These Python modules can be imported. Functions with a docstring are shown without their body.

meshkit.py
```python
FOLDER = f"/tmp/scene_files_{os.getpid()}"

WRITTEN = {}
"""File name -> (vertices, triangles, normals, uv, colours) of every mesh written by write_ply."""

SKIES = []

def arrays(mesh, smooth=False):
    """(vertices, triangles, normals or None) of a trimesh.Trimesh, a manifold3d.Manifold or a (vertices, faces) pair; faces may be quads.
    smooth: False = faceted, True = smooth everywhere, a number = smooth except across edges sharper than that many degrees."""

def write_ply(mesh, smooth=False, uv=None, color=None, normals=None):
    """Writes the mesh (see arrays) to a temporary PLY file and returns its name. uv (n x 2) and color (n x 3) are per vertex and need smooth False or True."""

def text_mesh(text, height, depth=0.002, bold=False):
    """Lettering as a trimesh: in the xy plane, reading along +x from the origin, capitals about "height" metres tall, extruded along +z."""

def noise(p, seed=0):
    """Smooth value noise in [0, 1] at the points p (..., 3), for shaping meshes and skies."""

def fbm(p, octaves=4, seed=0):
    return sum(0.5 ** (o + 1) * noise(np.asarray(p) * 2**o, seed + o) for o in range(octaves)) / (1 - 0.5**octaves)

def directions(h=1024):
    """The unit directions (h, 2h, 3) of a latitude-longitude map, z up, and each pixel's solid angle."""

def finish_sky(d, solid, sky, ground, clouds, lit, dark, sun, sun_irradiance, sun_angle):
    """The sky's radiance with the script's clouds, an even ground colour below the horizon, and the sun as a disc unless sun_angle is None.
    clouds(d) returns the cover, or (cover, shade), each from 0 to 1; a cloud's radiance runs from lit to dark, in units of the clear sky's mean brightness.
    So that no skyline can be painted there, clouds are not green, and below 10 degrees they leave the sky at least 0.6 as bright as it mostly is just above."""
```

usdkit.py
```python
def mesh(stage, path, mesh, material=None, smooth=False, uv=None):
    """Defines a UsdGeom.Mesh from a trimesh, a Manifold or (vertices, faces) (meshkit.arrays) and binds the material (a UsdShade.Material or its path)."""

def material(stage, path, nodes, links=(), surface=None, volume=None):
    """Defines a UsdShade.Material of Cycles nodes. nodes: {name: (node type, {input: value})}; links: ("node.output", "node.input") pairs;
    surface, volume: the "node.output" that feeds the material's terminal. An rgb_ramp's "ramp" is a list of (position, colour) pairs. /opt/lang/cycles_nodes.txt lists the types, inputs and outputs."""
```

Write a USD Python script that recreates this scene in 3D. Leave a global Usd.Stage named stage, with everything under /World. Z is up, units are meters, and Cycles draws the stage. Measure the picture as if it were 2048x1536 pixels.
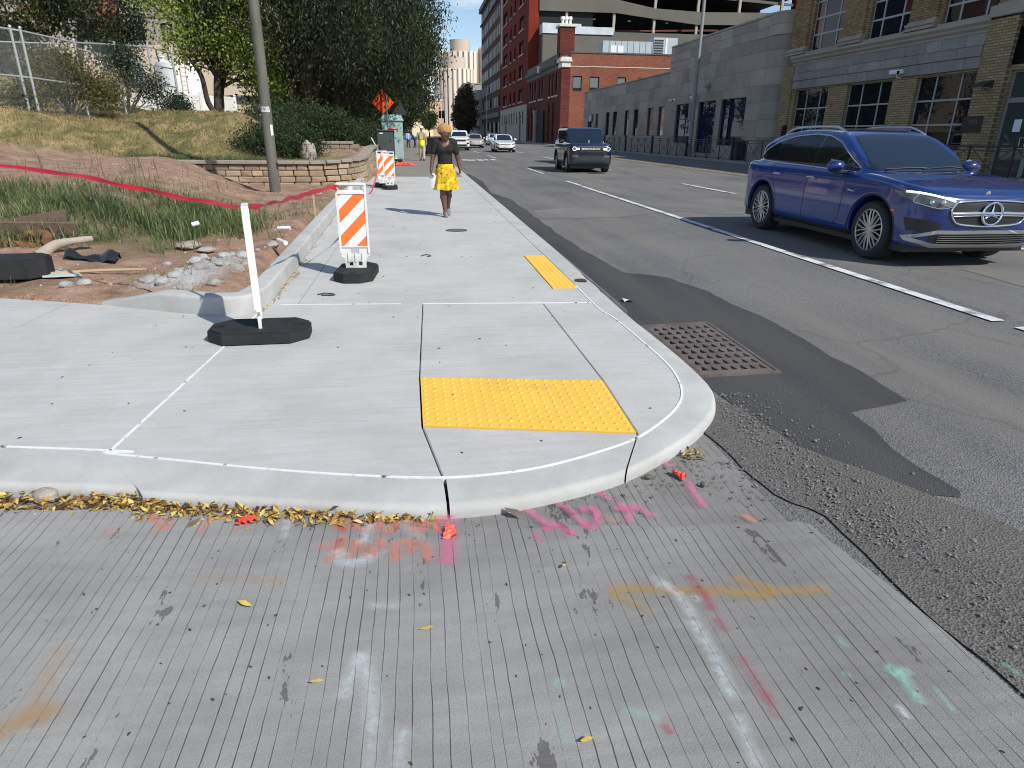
import math, random
import numpy as np, trimesh, shapely, usdkit, meshkit
import shapely.geometry as sg
from shapely.ops import unary_union
from scipy.ndimage import map_coordinates
from pxr import Usd, UsdGeom, UsdLux, UsdShade, Gf, Sdf, Vt
rng = np.random.default_rng(7); random.seed(7)
stage = Usd.Stage.CreateInMemory()
UsdGeom.SetStageUpAxis(stage, 'Z'); UsdGeom.SetStageMetersPerUnit(stage, 1.0)
UsdGeom.Xform.Define(stage, '/World'); UsdGeom.Scope.Define(stage, '/World/Looks')
# ---------------------------------------------------------------- camera
CAM_H = 1.5
cam = UsdGeom.Camera.Define(stage, '/World/camera')
cam.CreateHorizontalApertureAttr(36.0); cam.CreateVerticalApertureAttr(27.0)
cam.CreateFocalLengthAttr(36.0 * 1300 / 2048); cam.CreateClippingRangeAttr((0.05, 20000.0))
cam.CreateExposureAttr(0.62)
_r = np.array([[0.9905878770910006, -0.03908473195962174, 0.13117942478906336], [-0.13645283467665575, -0.3574779991789471, 0.9238994014565234], [0.010783397843456378, -0.9331033510981842, -0.3594465947818793]])
_right, _up, _back = _r[:, 0], -_r[:, 1], -_r[:, 2]
cam.AddTransformOp().Set(Gf.Matrix4d(*_right, 0, *_up, 0, *_back, 0, 0, 0, CAM_H, 1))
# ---------------------------------------------------------------- sun and sky
SUN_EL, SUN_DIR = math.radians(42), np.array([0.63, -0.777])
sun_vec = np.array([SUN_DIR[0] * math.cos(SUN_EL), SUN_DIR[1] * math.cos(SUN_EL), math.sin(SUN_EL)])
sun = UsdLux.DistantLight.Define(stage, '/World/sun')
sun.CreateIntensityAttr(0.82); sun.CreateAngleAttr(0.6); sun.CreateNormalizeAttr(True); sun.CreateColorAttr(Gf.Vec3f(1.0, 0.95, 0.86))
_z = sun_vec; _x = np.cross([0, 0, 1], _z); _x /= np.linalg.norm(_x); _y = np.cross(_z, _x)
sun.AddTransformOp().Set(Gf.Matrix4d(*_x, 0, *_y, 0, *_z, 0, *(_z * 50), 1))
dome = UsdLux.DomeLight.Define(stage, '/World/sky')
SKY_STRENGTH = 0.085
sky_m = usdkit.material(stage, '/World/Looks/sky', {
    'sky': ('sky_texture', {'sky_type': 'single_scattering', 'sun_disc': False, 'sun_elevation': SUN_EL, 'sun_rotation': math.atan2(SUN_DIR[0], SUN_DIR[1]), 'altitude': 300.0, 'air_density': 1.0, 'aerosol_density': 0.15, 'ozone_density': 2.0}),
    'tc': ('texture_coordinate', {}),
    'map': ('mapping', {'scale': (1.0, 1.0, 2.2)}),
    'n': ('noise_texture', {'scale': 3.2, 'detail': 9.0, 'roughness': 0.56, 'distortion': 0.25}),
    'sep': ('separate_xyz', {}),
    'h': ('map_range', {'from_min': 0.0, 'from_max': 0.15, 'to_min': 0.2, 'to_max': 0.0, 'clamp': True}),
    'sum': ('math', {'math_type': 'add'}),
    'r': ('rgb_ramp', {'ramp': [(0.0, (0, 0, 0)), (0.55, (0, 0, 0)), (0.62, (.8, .8, .8)), (0.74, (1, 1, 1)), (1.0, (1, 1, 1))]}),
    'shade': ('rgb_ramp', {'ramp': [(0.0, (6.6, 7.1, 7.9)), (0.7, (8.2, 8.2, 8.3)), (1.0, (6.6, 6.9, 7.4))]}),
    'mix': ('mix', {'mix_type': 'mix'}),
    'bg': ('background_shader', {'strength': SKY_STRENGTH})},
    [('tc.generated', 'map.vector'), ('map.vector', 'n.vector'), ('tc.generated', 'sep.vector'), ('sep.z', 'h.value'), ('n.fac', 'sum.value1'), ('h.result', 'sum.value2'), ('sum.value', 'r.fac'), ('n.fac', 'shade.fac'), ('r.color', 'mix.fac'), ('sky.color', 'mix.color1'), ('shade.color', 'mix.color2'), ('mix.color', 'bg.color')],
    surface='bg.background')
UsdShade.MaterialBindingAPI.Apply(dome.GetPrim()).Bind(sky_m)
dome.GetPrim().SetCustomDataByKey('kind', 'structure')
# ---------------------------------------------------------------- helpers
_used = {}
def numbered(path):
    n = _used.get(path, -1) + 1; _used[path] = n
    return path if n == 0 else '%s_%03d' % (path, n)
def _ppath(parent): return '/World' if parent is None else str(parent.GetPath())
def tag(p, label=None, cat=None, group=None, kind=None):
    for k, v in (('label', label), ('category', cat), ('group', group), ('kind', kind)):
        if v: p.SetCustomDataByKey(k, v)
    return p
def thing(name, label, cat, loc=(0, 0, 0), rotz=0, group=None, kind=None, rotx=0, roty=0):
    x = UsdGeom.Xform.Define(stage, numbered('/World/' + name)); x.AddTranslateOp().Set(Gf.Vec3d(*map(float, loc)))
    if rotz: x.AddRotateZOp().Set(float(rotz))
    if roty: x.AddRotateYOp().Set(float(roty))
    if rotx: x.AddRotateXOp().Set(float(rotx))
    return tag(x.GetPrim(), label, cat, group, kind)
def obj(name, mesh, m, parent=None, smooth=False, normals=None, label=None, cat=None, group=None, kind=None, prim=None, rnd=0):
    path = numbered(_ppath(parent) + '/' + name)
    if isinstance(mesh, MB): mesh = mesh.arr()
    if normals is not None:
        v, f = mesh; n = normals
    else:
        v, f, n = meshkit.arrays(mesh, smooth)
    f = np.asarray(f)
    g = UsdGeom.Mesh.Define(stage, path)
    g.CreatePointsAttr(Vt.Vec3fArray.FromNumpy(np.ascontiguousarray(v, np.float32)))
    g.CreateFaceVertexCountsAttr(Vt.IntArray.FromNumpy(np.full(len(f), f.shape[1], np.int32)))
    g.CreateFaceVertexIndicesAttr(Vt.IntArray.FromNumpy(np.ascontiguousarray(f, np.int32).ravel()))
    g.CreateSubdivisionSchemeAttr('none')
    if n is not None:
        g.CreateNormalsAttr(Vt.Vec3fArray.FromNumpy(np.ascontiguousarray(n, np.float32))); g.SetNormalsInterpolation('vertex')
    if rnd:
        r_ = np.random.default_rng(len(v)); prim = dict(prim or {}); prim['rnd'] = np.repeat(r_.uniform(0, 1, len(v) // rnd), rnd)
    if prim:
        for k, a in prim.items():
            a = np.ascontiguousarray(a, np.float32)
            pv = UsdGeom.PrimvarsAPI(g).CreatePrimvar(k, Sdf.ValueTypeNames.Float3Array if a.ndim == 2 else Sdf.ValueTypeNames.FloatArray, 'vertex')
            pv.Set(Vt.Vec3fArray.FromNumpy(a) if a.ndim == 2 else Vt.FloatArray.FromNumpy(a))
    UsdShade.MaterialBindingAPI.Apply(g.GetPrim()).Bind(m)
    return tag(g.GetPrim(), label, cat, group, kind)
def struct(name, mesh, m, **k): return obj(name, mesh, m, kind='structure', **k)
def copy_of(src, loc, rotz=0, label=None, group=None):
    nm = str(src.GetPath()).split('/')[-1]
    if nm[-4:-3] == '_' and nm[-3:].isdigit(): nm = nm[:-4]
    was = src.GetCustomData()
    p = thing(nm, label or was.get('label'), was.get('category'), loc, rotz, group or was.get('group'))
    p.GetReferences().AddInternalReference(src.GetPath()); p.SetInstanceable(True)
    return p
_BF = np.array([[0, 3, 2, 1], [4, 5, 6, 7], [0, 1, 5, 4], [1, 2, 6, 5], [2, 3, 7, 6], [3, 0, 4, 7]])
def rotm(rz=0, ry=0, rx=0):
    c, s = math.cos, math.sin
    Z = np.array([[c(rz), -s(rz), 0], [s(rz), c(rz), 0], [0, 0, 1]]); Y = np.array([[c(ry), 0, s(ry)], [0, 1, 0], [-s(ry), 0, c(ry)]]); X = np.array([[1, 0, 0], [0, c(rx), -s(rx)], [0, s(rx), c(rx)]])
    return Z @ Y @ X
class MB:
    def __init__(s): s.v, s.f, s.n = [], [], 0
    def add(s, v, f):
        v = np.asarray(v, float); f = np.asarray(f, int)
        if f.shape[1] == 4: f = np.vstack([f[:, [0, 1, 2]], f[:, [0, 2, 3]]])
        s.v.append(v); s.f.append(f + s.n); s.n += len(v); return s
    def tm(s, m): return s.add(m.vertices, m.faces)
    def box(s, lo, hi):
        (a, b, c), (d, e, g) = lo, hi
        return s.add([[a, b, c], [d, b, c], [d, e, c], [a, e, c], [a, b, g], [d, b, g], [d, e, g], [a, e, g]], _BF)
    def cbox(s, c, size, R=None, bev=0):
        h = np.asarray(size, float) / 2
        if bev:
            P = []
            for sx in (-1, 1):
                for sy in (-1, 1):
                    for sz in (-1, 1):
                        q = h * [sx, sy, sz]
                        for k in range(3):
                            w = q - bev * np.array([sx, sy, sz]); w[k] = q[k]; P.append(w)
            m = trimesh.Trimesh(P).convex_hull; v, f = np.array(m.vertices), np.array(m.faces)
        else:
            v = np.array([[-1, -1, -1], [1, -1, -1], [1, 1, -1], [-1, 1, -1], [-1, -1, 1], [1, -1, 1], [1, 1, 1], [-1, 1, 1]]) * h; f = _BF
        if R is not None: v = v @ R.T
        return s.add(v + np.asarray(c, float), f)
    def tube(s, pts, r, sides=8, cap=True):
        p = np.asarray(pts, float); n = len(p); r = np.broadcast_to(r, (n,))
        t = np.gradient(p, axis=0); t /= np.linalg.norm(t, axis=1, keepdims=True) + 1e-12
        a = np.zeros_like(p); ref = np.array([0, 0, 1.0]) if abs(t[0, 2]) < .9 else np.array([1.0, 0, 0])
        for i in range(n):
            u = ref - t[i] * (ref @ t[i]); u /= np.linalg.norm(u) + 1e-12; a[i] = u; ref = u
        b = np.cross(t, a); g = np.arange(sides) * 2 * np.pi / sides
        v = (p[:, None] + r[:, None, None] * (np.cos(g)[None, :, None] * a[:, None] + np.sin(g)[None, :, None] * b[:, None])).reshape(-1, 3)
        i, j = np.meshgrid(np.arange(n - 1), np.arange(sides), indexing='ij')
        q = np.stack([i * sides + j, i * sides + (j + 1) % sides, (i + 1) * sides + (j + 1) % sides, (i + 1) * sides + j], -1).reshape(-1, 4)
        f = np.vstack([q[:, [0, 1, 2]], q[:, [0, 2, 3]]])
        if cap:
            k = len(v); v = np.vstack([v, p[0], p[-1]]); e = (n - 1) * sides
            f = np.vstack([f, [[k, (x + 1) % sides, x] for x in range(sides)], [[k + 1, e + x, e + (x + 1) % sides] for x in range(sides)]])
        return s.add(v, f)
    def lathe(s, prof, c=(0, 0, 0), sides=24, axis='z'):
        prof = np.asarray(prof, float); n = len(prof); g = np.arange(sides) * 2 * np.pi / sides
        v = np.stack([prof[:, :1] * np.cos(g), prof[:, :1] * np.sin(g), np.repeat(prof[:, 1:], sides, 1)], -1).reshape(-1, 3)
        if axis == 'x': v = v[:, [2, 0, 1]]
        if axis == 'y': v = v[:, [1, 2, 0]]
        i, j = np.meshgrid(np.arange(n - 1), np.arange(sides), indexing='ij')
        q = np.stack([i * sides + j, i * sides + (j + 1) % sides, (i + 1) * sides + (j + 1) % sides, (i + 1) * sides + j], -1).reshape(-1, 4)
        return s.add(v + np.asarray(c, float), q)
    def poly(s, pts, z0, z1, bev=0):
        """prism of a polygon (points or shapely) between z0 and z1"""
        P = pts if hasattr(pts, 'geom_type') else sg.Polygon(pts)
        for g in getattr(P, 'geoms', [P]):
            if g.is_empty or g.area < 1e-9: continue
            m = trimesh.creation.extrude_polygon(g, z1 - z0, engine='earcut'); m.apply_translation([0, 0, z0]); s.tm(m)
        return s
    def grid(s, P, flip=False, closed=False):
        P = np.asarray(P, float); n, m = P.shape[:2]
        i, j = np.meshgrid(np.arange(n - 1), np.arange(m if closed else m - 1), indexing='ij'); j2 = (j + 1) % m
        q = np.stack([i * m + j, (i + 1) * m + j, (i + 1) * m + j2, i * m + j2], -1).reshape(-1, 4)
        return s.add(P.reshape(-1, 3), q[:, ::-1] if flip else q)
    def xf(s, R=None, t=(0, 0, 0)):
        s.v = [(v @ R.T if R is not None else v) + np.asarray(t, float) for v in s.v]; return s
    def arr(s): return np.vstack(s.v), np.vstack(s.f)
def B(lo, hi): return MB().box(lo, hi)
def CB(c, size, R=None, bev=0): return MB().cbox(c, size, R, bev)
def T(pts, r, sides=8): return MB().tube(pts, r, sides)
def smoothstep(a, b, x): t = np.clip((np.asarray(x, float) - a) / (b - a), 0, 1); return t * t * (3 - 2 * t)
# ---------------------------------------------------------------- materials
_mats = {}
def pm(name, col, rough=.7, var=.12, scale=5, col2=None, fac=(.4, .65), bump=0, bscale=60, metal=0, spec=.5, coat=0, fine=0, fscale=150, alpha=None, coord='pos', stretch=None, trans=None, emit=0, detail=5, sheen=0):
    """noise-varied principled material; col2 = blotches of a second colour; fine = small-grain speckle"""
    if name in _mats: return _mats[name]
    col = np.asarray(col, float)
    N = {'g': ('geometry', {}) if coord == 'pos' else ('texture_coordinate', {}), 'p': ('principled_bsdf', {'roughness': rough, 'metallic': metal, 'specular_ior_level': spec, 'coat_weight': coat, 'coat_roughness': .04})}
    src = 'g.position' if coord == 'pos' else 'g.object'; L = []
    if stretch: N['mp'] = ('mapping', {'scale': stretch}); L.append((src, 'mp.vector')); src = 'mp.vector'
    N['n'] = ('noise_texture', {'scale': scale, 'detail': detail, 'roughness': .6}); L.append((src, 'n.vector'))
    N['r'] = ('rgb_ramp', {'ramp': [(.25, col * (1 - var)), (.75, col * (1 + var))]}); L.append(('n.fac', 'r.fac')); out = 'r.color'
    if col2 is not None:
        N['n2'] = ('noise_texture', {'scale': scale * .37, 'detail': 6.0, 'roughness': .65}); L.append((src, 'n2.vector'))
        N['r2'] = ('rgb_ramp', {'ramp': [(fac[0], (0, 0, 0)), (fac[1], (1, 1, 1))]}); N['m'] = ('mix', {'mix_type': 'mix', 'color2': tuple(col2)})
        L += [('n2.fac', 'r2.fac'), ('r2.color', 'm.fac'), (out, 'm.color1')]; out = 'm.color'
    if fine:
        N['n3'] = ('noise_texture', {'scale': fscale, 'detail': 2.0}); N['r3'] = ('rgb_ramp', {'ramp': [(.3, (1 - fine,) * 3), (.7, (1 + fine,) * 3)]}); N['m3'] = ('mix', {'mix_type': 'multiply', 'fac': 1.0})
        L += [(src, 'n3.vector'), ('n3.fac', 'r3.fac'), (out, 'm3.color1'), ('r3.color', 'm3.color2')]; out = 'm3.color'
    L.append((out, 'p.base_color'))
    if bump:
        N['nb'] = ('noise_texture', {'scale': bscale, 'detail': 4.0}); N['b'] = ('bump', {'strength': 1.0, 'distance': bump}); L += [(src, 'nb.vector'), ('nb.fac', 'b.height'), ('b.normal', 'p.normal')]
    if emit:
        N['p'][1].update({'emission_strength': emit}); L.append((out, 'p.emission_color'))
    surf = 'p.BSDF'
    if trans is not None:
        N['t'] = ('translucent_bsdf', {'color': tuple(trans)}); N['mx'] = ('mix_closure', {'fac': .35}); L += [('p.BSDF', 'mx.closure1'), ('t.BSDF', 'mx.closure2')]; surf = 'mx.closure'
    _mats[name] = usdkit.material(stage, '/World/Looks/' + name, N, L, surface=surf); return _mats[name]
def leafmat(name, cols, trans=.4, rough=.5):
    """foliage: tone varies leaf by leaf and clump by clump"""
    if name in _mats: return _mats[name]
    N = {'g': ('geometry', {}), 'at': ('attribute', {'attribute': 'rnd'}), 'n': ('noise_texture', {'scale': .9, 'detail': 3.0}), 'a': ('math', {'math_type': 'multiply_add', 'value2': .6}), 's': ('math', {'math_type': 'subtract', 'value2': .3}), 'r': ('rgb_ramp', {'ramp': [(.15 + .7 * i / max(1, len(cols) - 1), c) for i, c in enumerate(cols)]}),
         'p': ('principled_bsdf', {'roughness': rough, 'specular_ior_level': .35}), 't': ('translucent_bsdf', {}), 'mx': ('mix_closure', {'fac': trans})}
    L = [('g.position', 'n.vector'), ('at.fac', 'a.value1'), ('n.fac', 'a.value3'), ('a.value', 's.value1'), ('s.value', 'r.fac'), ('r.color', 'p.base_color'), ('r.color', 't.color'), ('p.BSDF', 'mx.closure1'), ('t.BSDF', 'mx.closure2')]
    _mats[name] = usdkit.material(stage, '/World/Looks/' + name, N, L, surface='mx.closure'); return _mats[name]
def glassmat(name, tint=(.02, .025, .03), rough=.02, clear=.0, gl=.5):
    """dark pane: reflective, partly see-through when clear > 0"""
    if name in _mats: return _mats[name]
    N = {'f': ('fresnel', {'IOR': 1.6}), 'd': ('diffuse_bsdf', {'color': tint}), 'gl': ('glossy_bsdf', {'color': (gl,) * 3, 'roughness': rough}), 't': ('transparent_bsdf', {'color': (.75, .8, .82)}), 'm0': ('mix_closure', {'fac': clear}), 'm': ('mix_closure', {})}
    _mats[name] = usdkit.material(stage, '/World/Looks/' + name, N, [('d.BSDF', 'm0.closure1'), ('t.BSDF', 'm0.closure2'), ('m0.closure', 'm.closure1'), ('gl.BSDF', 'm.closure2'), ('f.fac', 'm.fac')], surface='m.closure'); return _mats[name]
# ---------------------------------------------------------------- implicit shapes (cars, people)
def poly_sdf(P, A, Bc):
    """signed distance of the polygon P on the grid A x Bc (1-D axes)"""
    P = np.asarray(P, float); X, Y = np.meshgrid(A, Bc, indexing='ij'); d = np.full(X.shape, 1e9)
    for a, b in zip(P, np.roll(P, -1, 0)):
        e = b - a; t = np.clip(((X - a[0]) * e[0] + (Y - a[1]) * e[1]) / (e @ e + 1e-12), 0, 1)
        d = np.minimum(d, (X - a[0] - t * e[0]) ** 2 + (Y - a[1] - t * e[1]) ** 2)
    return np.where(shapely.contains_xy(sg.Polygon(P), X, Y), -1, 1) * np.sqrt(d)
def curve(P, n=8, closed=True):
    """Catmull-Rom through the points"""
    P = np.asarray(P, float); m = len(P); out = []
    for i in range(m if closed else m - 1):
        p0, p1, p2, p3 = (P[(i - 1) % m], P[i], P[(i + 1) % m], P[(i + 2) % m]) if closed else (P[max(i - 1, 0)], P[i], P[i + 1], P[min(i + 2, m - 1)])
        for t in np.arange(n) / n: out.append(.5 * (2 * p1 + (p2 - p0) * t + (2 * p0 - 5 * p1 + 4 * p2 - p3) * t * t + (3 * p1 - p0 - 3 * p2 + p3) * t ** 3))
    if not closed: out.append(P[-1])
    return np.array(out)
def smax(a, b, k): h = np.clip(.5 + .5 * (a - b) / k, 0, 1); return b * (1 - h) + a * h + k * h * (1 - h)
def smin(a, b, k): return -smax(-a, -b, k)
def snets(F, lo, h):
    """surface nets of F < 0 on a grid; returns vertices, quads, normals"""
    s = F < 0; n = np.array(F.shape); cnt = np.zeros(n - 1); acc = np.zeros((3, *(n - 1)))
    sl = lambda o: tuple(slice(o[k], n[k] - 1 + o[k]) for k in range(3))
    for ax in range(3):
        for u in (0, 1):
            for w in (0, 1):
                o = [0, 0, 0]; oth = [k for k in range(3) if k != ax]; o[oth[0]], o[oth[1]] = u, w; o2 = list(o); o2[ax] = 1
                a, b = F[sl(o)], F[sl(o2)]; c = (a < 0) != (b < 0); t = np.where(c, a / np.where(c, a - b, 1), 0); cnt += c
                for k in range(3): acc[k] += c * ((t if k == ax else o[k]))
    act = cnt > 0; idx = -np.ones(n - 1, int); idx[act] = np.arange(act.sum())
    cell = np.argwhere(act); V = cell + (acc[:, act] / cnt[act]).T; Q = []
    for ax in range(3):
        u, w = [(1, 2), (2, 0), (0, 1)][ax]
        a = s.take(range(0, n[ax] - 1), ax); b = s.take(range(1, n[ax]), ax); e = np.argwhere(a != b)
        e = e[(e[:, u] > 0) & (e[:, w] > 0) & (e[:, u] < n[u] - 1) & (e[:, w] < n[w] - 1)]
        du, dw = np.eye(3, dtype=int)[u], np.eye(3, dtype=int)[w]
        q = np.stack([idx[tuple((e - du - dw).T)], idx[tuple((e - dw).T)], idx[tuple(e.T)], idx[tuple((e - du).T)]], 1)
        ins = a[tuple(e.T)]; q[~ins] = q[~ins][:, ::-1]; Q.append(q)
    G = np.stack([map_coordinates(g, V.T, order=1) for g in np.gradient(F)], 1); G /= np.linalg.norm(G, axis=1, keepdims=True) + 1e-12
    return V * h + np.asarray(lo), np.vstack(Q), G
class Caps:
    """union of round cones (people), evaluated part by part on a grid"""
    def __init__(s, lo, hi, h):
        s.lo, s.h = np.asarray(lo, float), h; s.n = np.ceil((np.asarray(hi) - s.lo) / h).astype(int) + 1; s.F = np.full(s.n, 1.0)
    def _loc(s, lo, hi):
        a = np.clip(np.floor((np.asarray(lo) - s.lo) / s.h).astype(int), 0, s.n - 1); b = np.clip(np.ceil((np.asarray(hi) - s.lo) / s.h).astype(int) + 1, 1, s.n)
        ax = [s.lo[k] + s.h * np.arange(a[k], b[k]) for k in range(3)]
        return tuple(slice(a[k], b[k]) for k in range(3)), np.meshgrid(*ax, indexing='ij')
    def cone(s, p, q, r0, r1, k=.02, squash=(1, 1, 1)):
        p, q, sq = np.asarray(p, float), np.asarray(q, float), np.asarray(squash, float); m = max(r0, r1) * max(1 / sq.min(), 1) + k + .03
        S, (X, Y, Z) = s._loc(np.minimum(p, q) - m, np.maximum(p, q) + m)
        e = q - p; D = np.stack([X - p[0], Y - p[1], Z - p[2]], -1); t = np.clip((D @ e) / (e @ e + 1e-9), 0, 1)
        d = np.linalg.norm((D - t[..., None] * e) * sq, axis=-1) - (r0 + (r1 - r0) * t); s.F[S] = smin(s.F[S], d, k); return s
    def ell(s, c, r, k=.02, R=None, sub=False):
        c, r = np.asarray(c, float), np.asarray(r, float); m = r.max() + k + .03
        S, (X, Y, Z) = s._loc(c - m, c + m); D = np.stack([X - c[0], Y - c[1], Z - c[2]], -1)
        if R is not None: D = D @ R
        q = np.linalg.norm(D / r, axis=-1); d = (q - 1) * r.min() * np.where(q < 1, 1, 1)
        s.F[S] = smax(s.F[S], -d, k) if sub else smin(s.F[S], d, k); return s
    def mesh(s, F=None): return snets(s.F if F is None else F, s.lo, s.h)
    def axes(s): return np.meshgrid(*[s.lo[k] + s.h * np.arange(s.n[k]) for k in range(3)], indexing='ij')
# ---------------------------------------------------------------- ground: roads, sidewalk, curbs
def zroad(x): return np.interp(x, [-60, 1.5, 1.9, 5.5, 13, 18.9], [-.07, -.07, -.075, -.01, 0.03, -.03])
def conc(name, c, dirty, groove=False, broom=True):
    N = {'g': ('geometry', {}), 'p': ('principled_bsdf', {'roughness': .88, 'specular_ior_level': .3}),
         'n1': ('noise_texture', {'scale': .9, 'detail': 7.0, 'roughness': .62}), 'r1': ('rgb_ramp', {'ramp': [(.3, np.array(c) * .86), (.5, c), (.72, np.array(c) * 1.1)]}),
         'mpb': ('mapping', {'scale': (1.2, 14.0, 4.0) if broom else (3., 3., 3.), 'rotation': (0, 0, .12)}), 'n2': ('noise_texture', {'scale': 1.6, 'detail': 5.0}), 'r2': ('rgb_ramp', {'ramp': [(.3, (.93,) * 3), (.7, (1.06,) * 3)]}), 'x2': ('mix', {'mix_type': 'multiply', 'fac': 1.0}),
         'n3': ('noise_texture', {'scale': 260., 'detail': 3.0}), 'r3': ('rgb_ramp', {'ramp': [(.28, (.84,) * 3), (.5, (1., 1., 1.)), (.75, (1.1,) * 3)]}), 'x3': ('mix', {'mix_type': 'multiply', 'fac': 1.0}),
         'n4': ('noise_texture', {'scale': 2.3, 'detail': 9.0, 'roughness': .72, 'distortion': .6}), 'r4': ('rgb_ramp', {'ramp': [(.46, (0, 0, 0)), (.85, (.6, .6, .6))]}), 'x4': ('mix', {'mix_type': 'mix', 'color2': tuple(dirty)}),
         'v': ('voronoi_texture', {'scale': 9.0}), 'rv': ('rgb_ramp', {'ramp': [(.02, (.62, .6, .58)), (.035, (1, 1, 1))]}), 'x5': ('mix', {'mix_type': 'multiply', 'fac': .8}),
         'b': ('bump', {'strength': .7, 'distance': .004}), 'bs': ('math', {'math_type': 'add'})}
    L = [('g.position', 'n1.vector'), ('n1.fac', 'r1.fac'), ('g.position', 'mpb.vector'), ('mpb.vector', 'n2.vector'), ('n2.fac', 'r2.fac'), ('r1.color', 'x2.color1'), ('r2.color', 'x2.color2'), ('g.position', 'n3.vector'), ('n3.fac', 'r3.fac'), ('x2.color', 'x3.color1'), ('r3.color', 'x3.color2'),
         ('g.position', 'n4.vector'), ('n4.fac', 'r4.fac'), ('r4.color', 'x4.fac'), ('x3.color', 'x4.color1'), ('g.position', 'v.vector'), ('v.distance', 'rv.fac'), ('x4.color', 'x5.color1'), ('rv.color', 'x5.color2'), ('n2.fac', 'bs.value1'), ('n3.fac', 'bs.value2')]
    out, hgt = 'x5.color', 'bs.value'
    if groove:
        # sawn grooves along the street: irregular one-dimensional cells across x, broken where worn
        N.update({'sep': ('separate_xyz', {}), 'wob': ('noise_texture', {'scale': 3.0, 'detail': 3.0}), 'wa': ('math', {'math_type': 'multiply_add', 'value2': .018}),
                  'vg': ('voronoi_texture', {'dimensions': '1D', 'feature': 'distance_to_edge', 'scale': 21.0, 'randomness': .75}), 'wear': ('noise_texture', {'scale': 1.7, 'detail': 6.0, 'roughness': .7}), 'mw': ('mapping', {'scale': (2.4, .8, 1)}),
                  'wr': ('map_range', {'from_min': .36, 'from_max': .62, 'to_min': -.004, 'to_max': .058, 'clamp': True}), 'lt': ('math', {'math_type': 'divide', 'use_clamp': True}), 'rg': ('rgb_ramp', {'ramp': [(.35, (.36, .35, .35)), (1., (1, 1, 1))]}), 'x6': ('mix', {'mix_type': 'multiply', 'fac': .8}),
                  'bs2': ('math', {'math_type': 'multiply_add', 'value2': 1.6}), 'bw': ('rgb_to_bw', {}),
                  'big': ('noise_texture', {'scale': .55, 'detail': 5.0, 'roughness': .6, 'distortion': .8}), 'rb': ('rgb_ramp', {'ramp': [(.36, (1.05, 1.05, 1.05)), (.62, (.74, .73, .74))]}), 'x7': ('mix', {'mix_type': 'multiply', 'fac': 1.0})})
        L += [('g.position', 'sep.vector'), ('g.position', 'wob.vector'), ('wob.fac', 'wa.value1'), ('sep.x', 'wa.value3'), ('wa.value', 'vg.w'), ('g.position', 'mw.vector'), ('mw.vector', 'wear.vector'), ('wear.fac', 'wr.value'), ('vg.distance', 'lt.value1'), ('wr.result', 'lt.value2'), ('lt.value', 'rg.fac'), (out, 'x6.color1'), ('rg.color', 'x6.color2'), ('lt.value', 'bs2.value1'), ('bs.value', 'bs2.value3'),
              ('g.position', 'big.vector'), ('big.fac', 'rb.fac'), ('x6.color', 'x7.color1'), ('rb.color', 'x7.color2')]
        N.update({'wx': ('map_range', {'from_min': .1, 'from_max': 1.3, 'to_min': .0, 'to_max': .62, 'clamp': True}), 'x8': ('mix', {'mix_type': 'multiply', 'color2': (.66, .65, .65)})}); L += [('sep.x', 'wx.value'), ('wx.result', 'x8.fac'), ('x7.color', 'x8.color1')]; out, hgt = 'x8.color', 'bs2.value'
    L += [(out, 'p.base_color'), (hgt, 'b.height'), ('b.normal', 'p.normal')]
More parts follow.
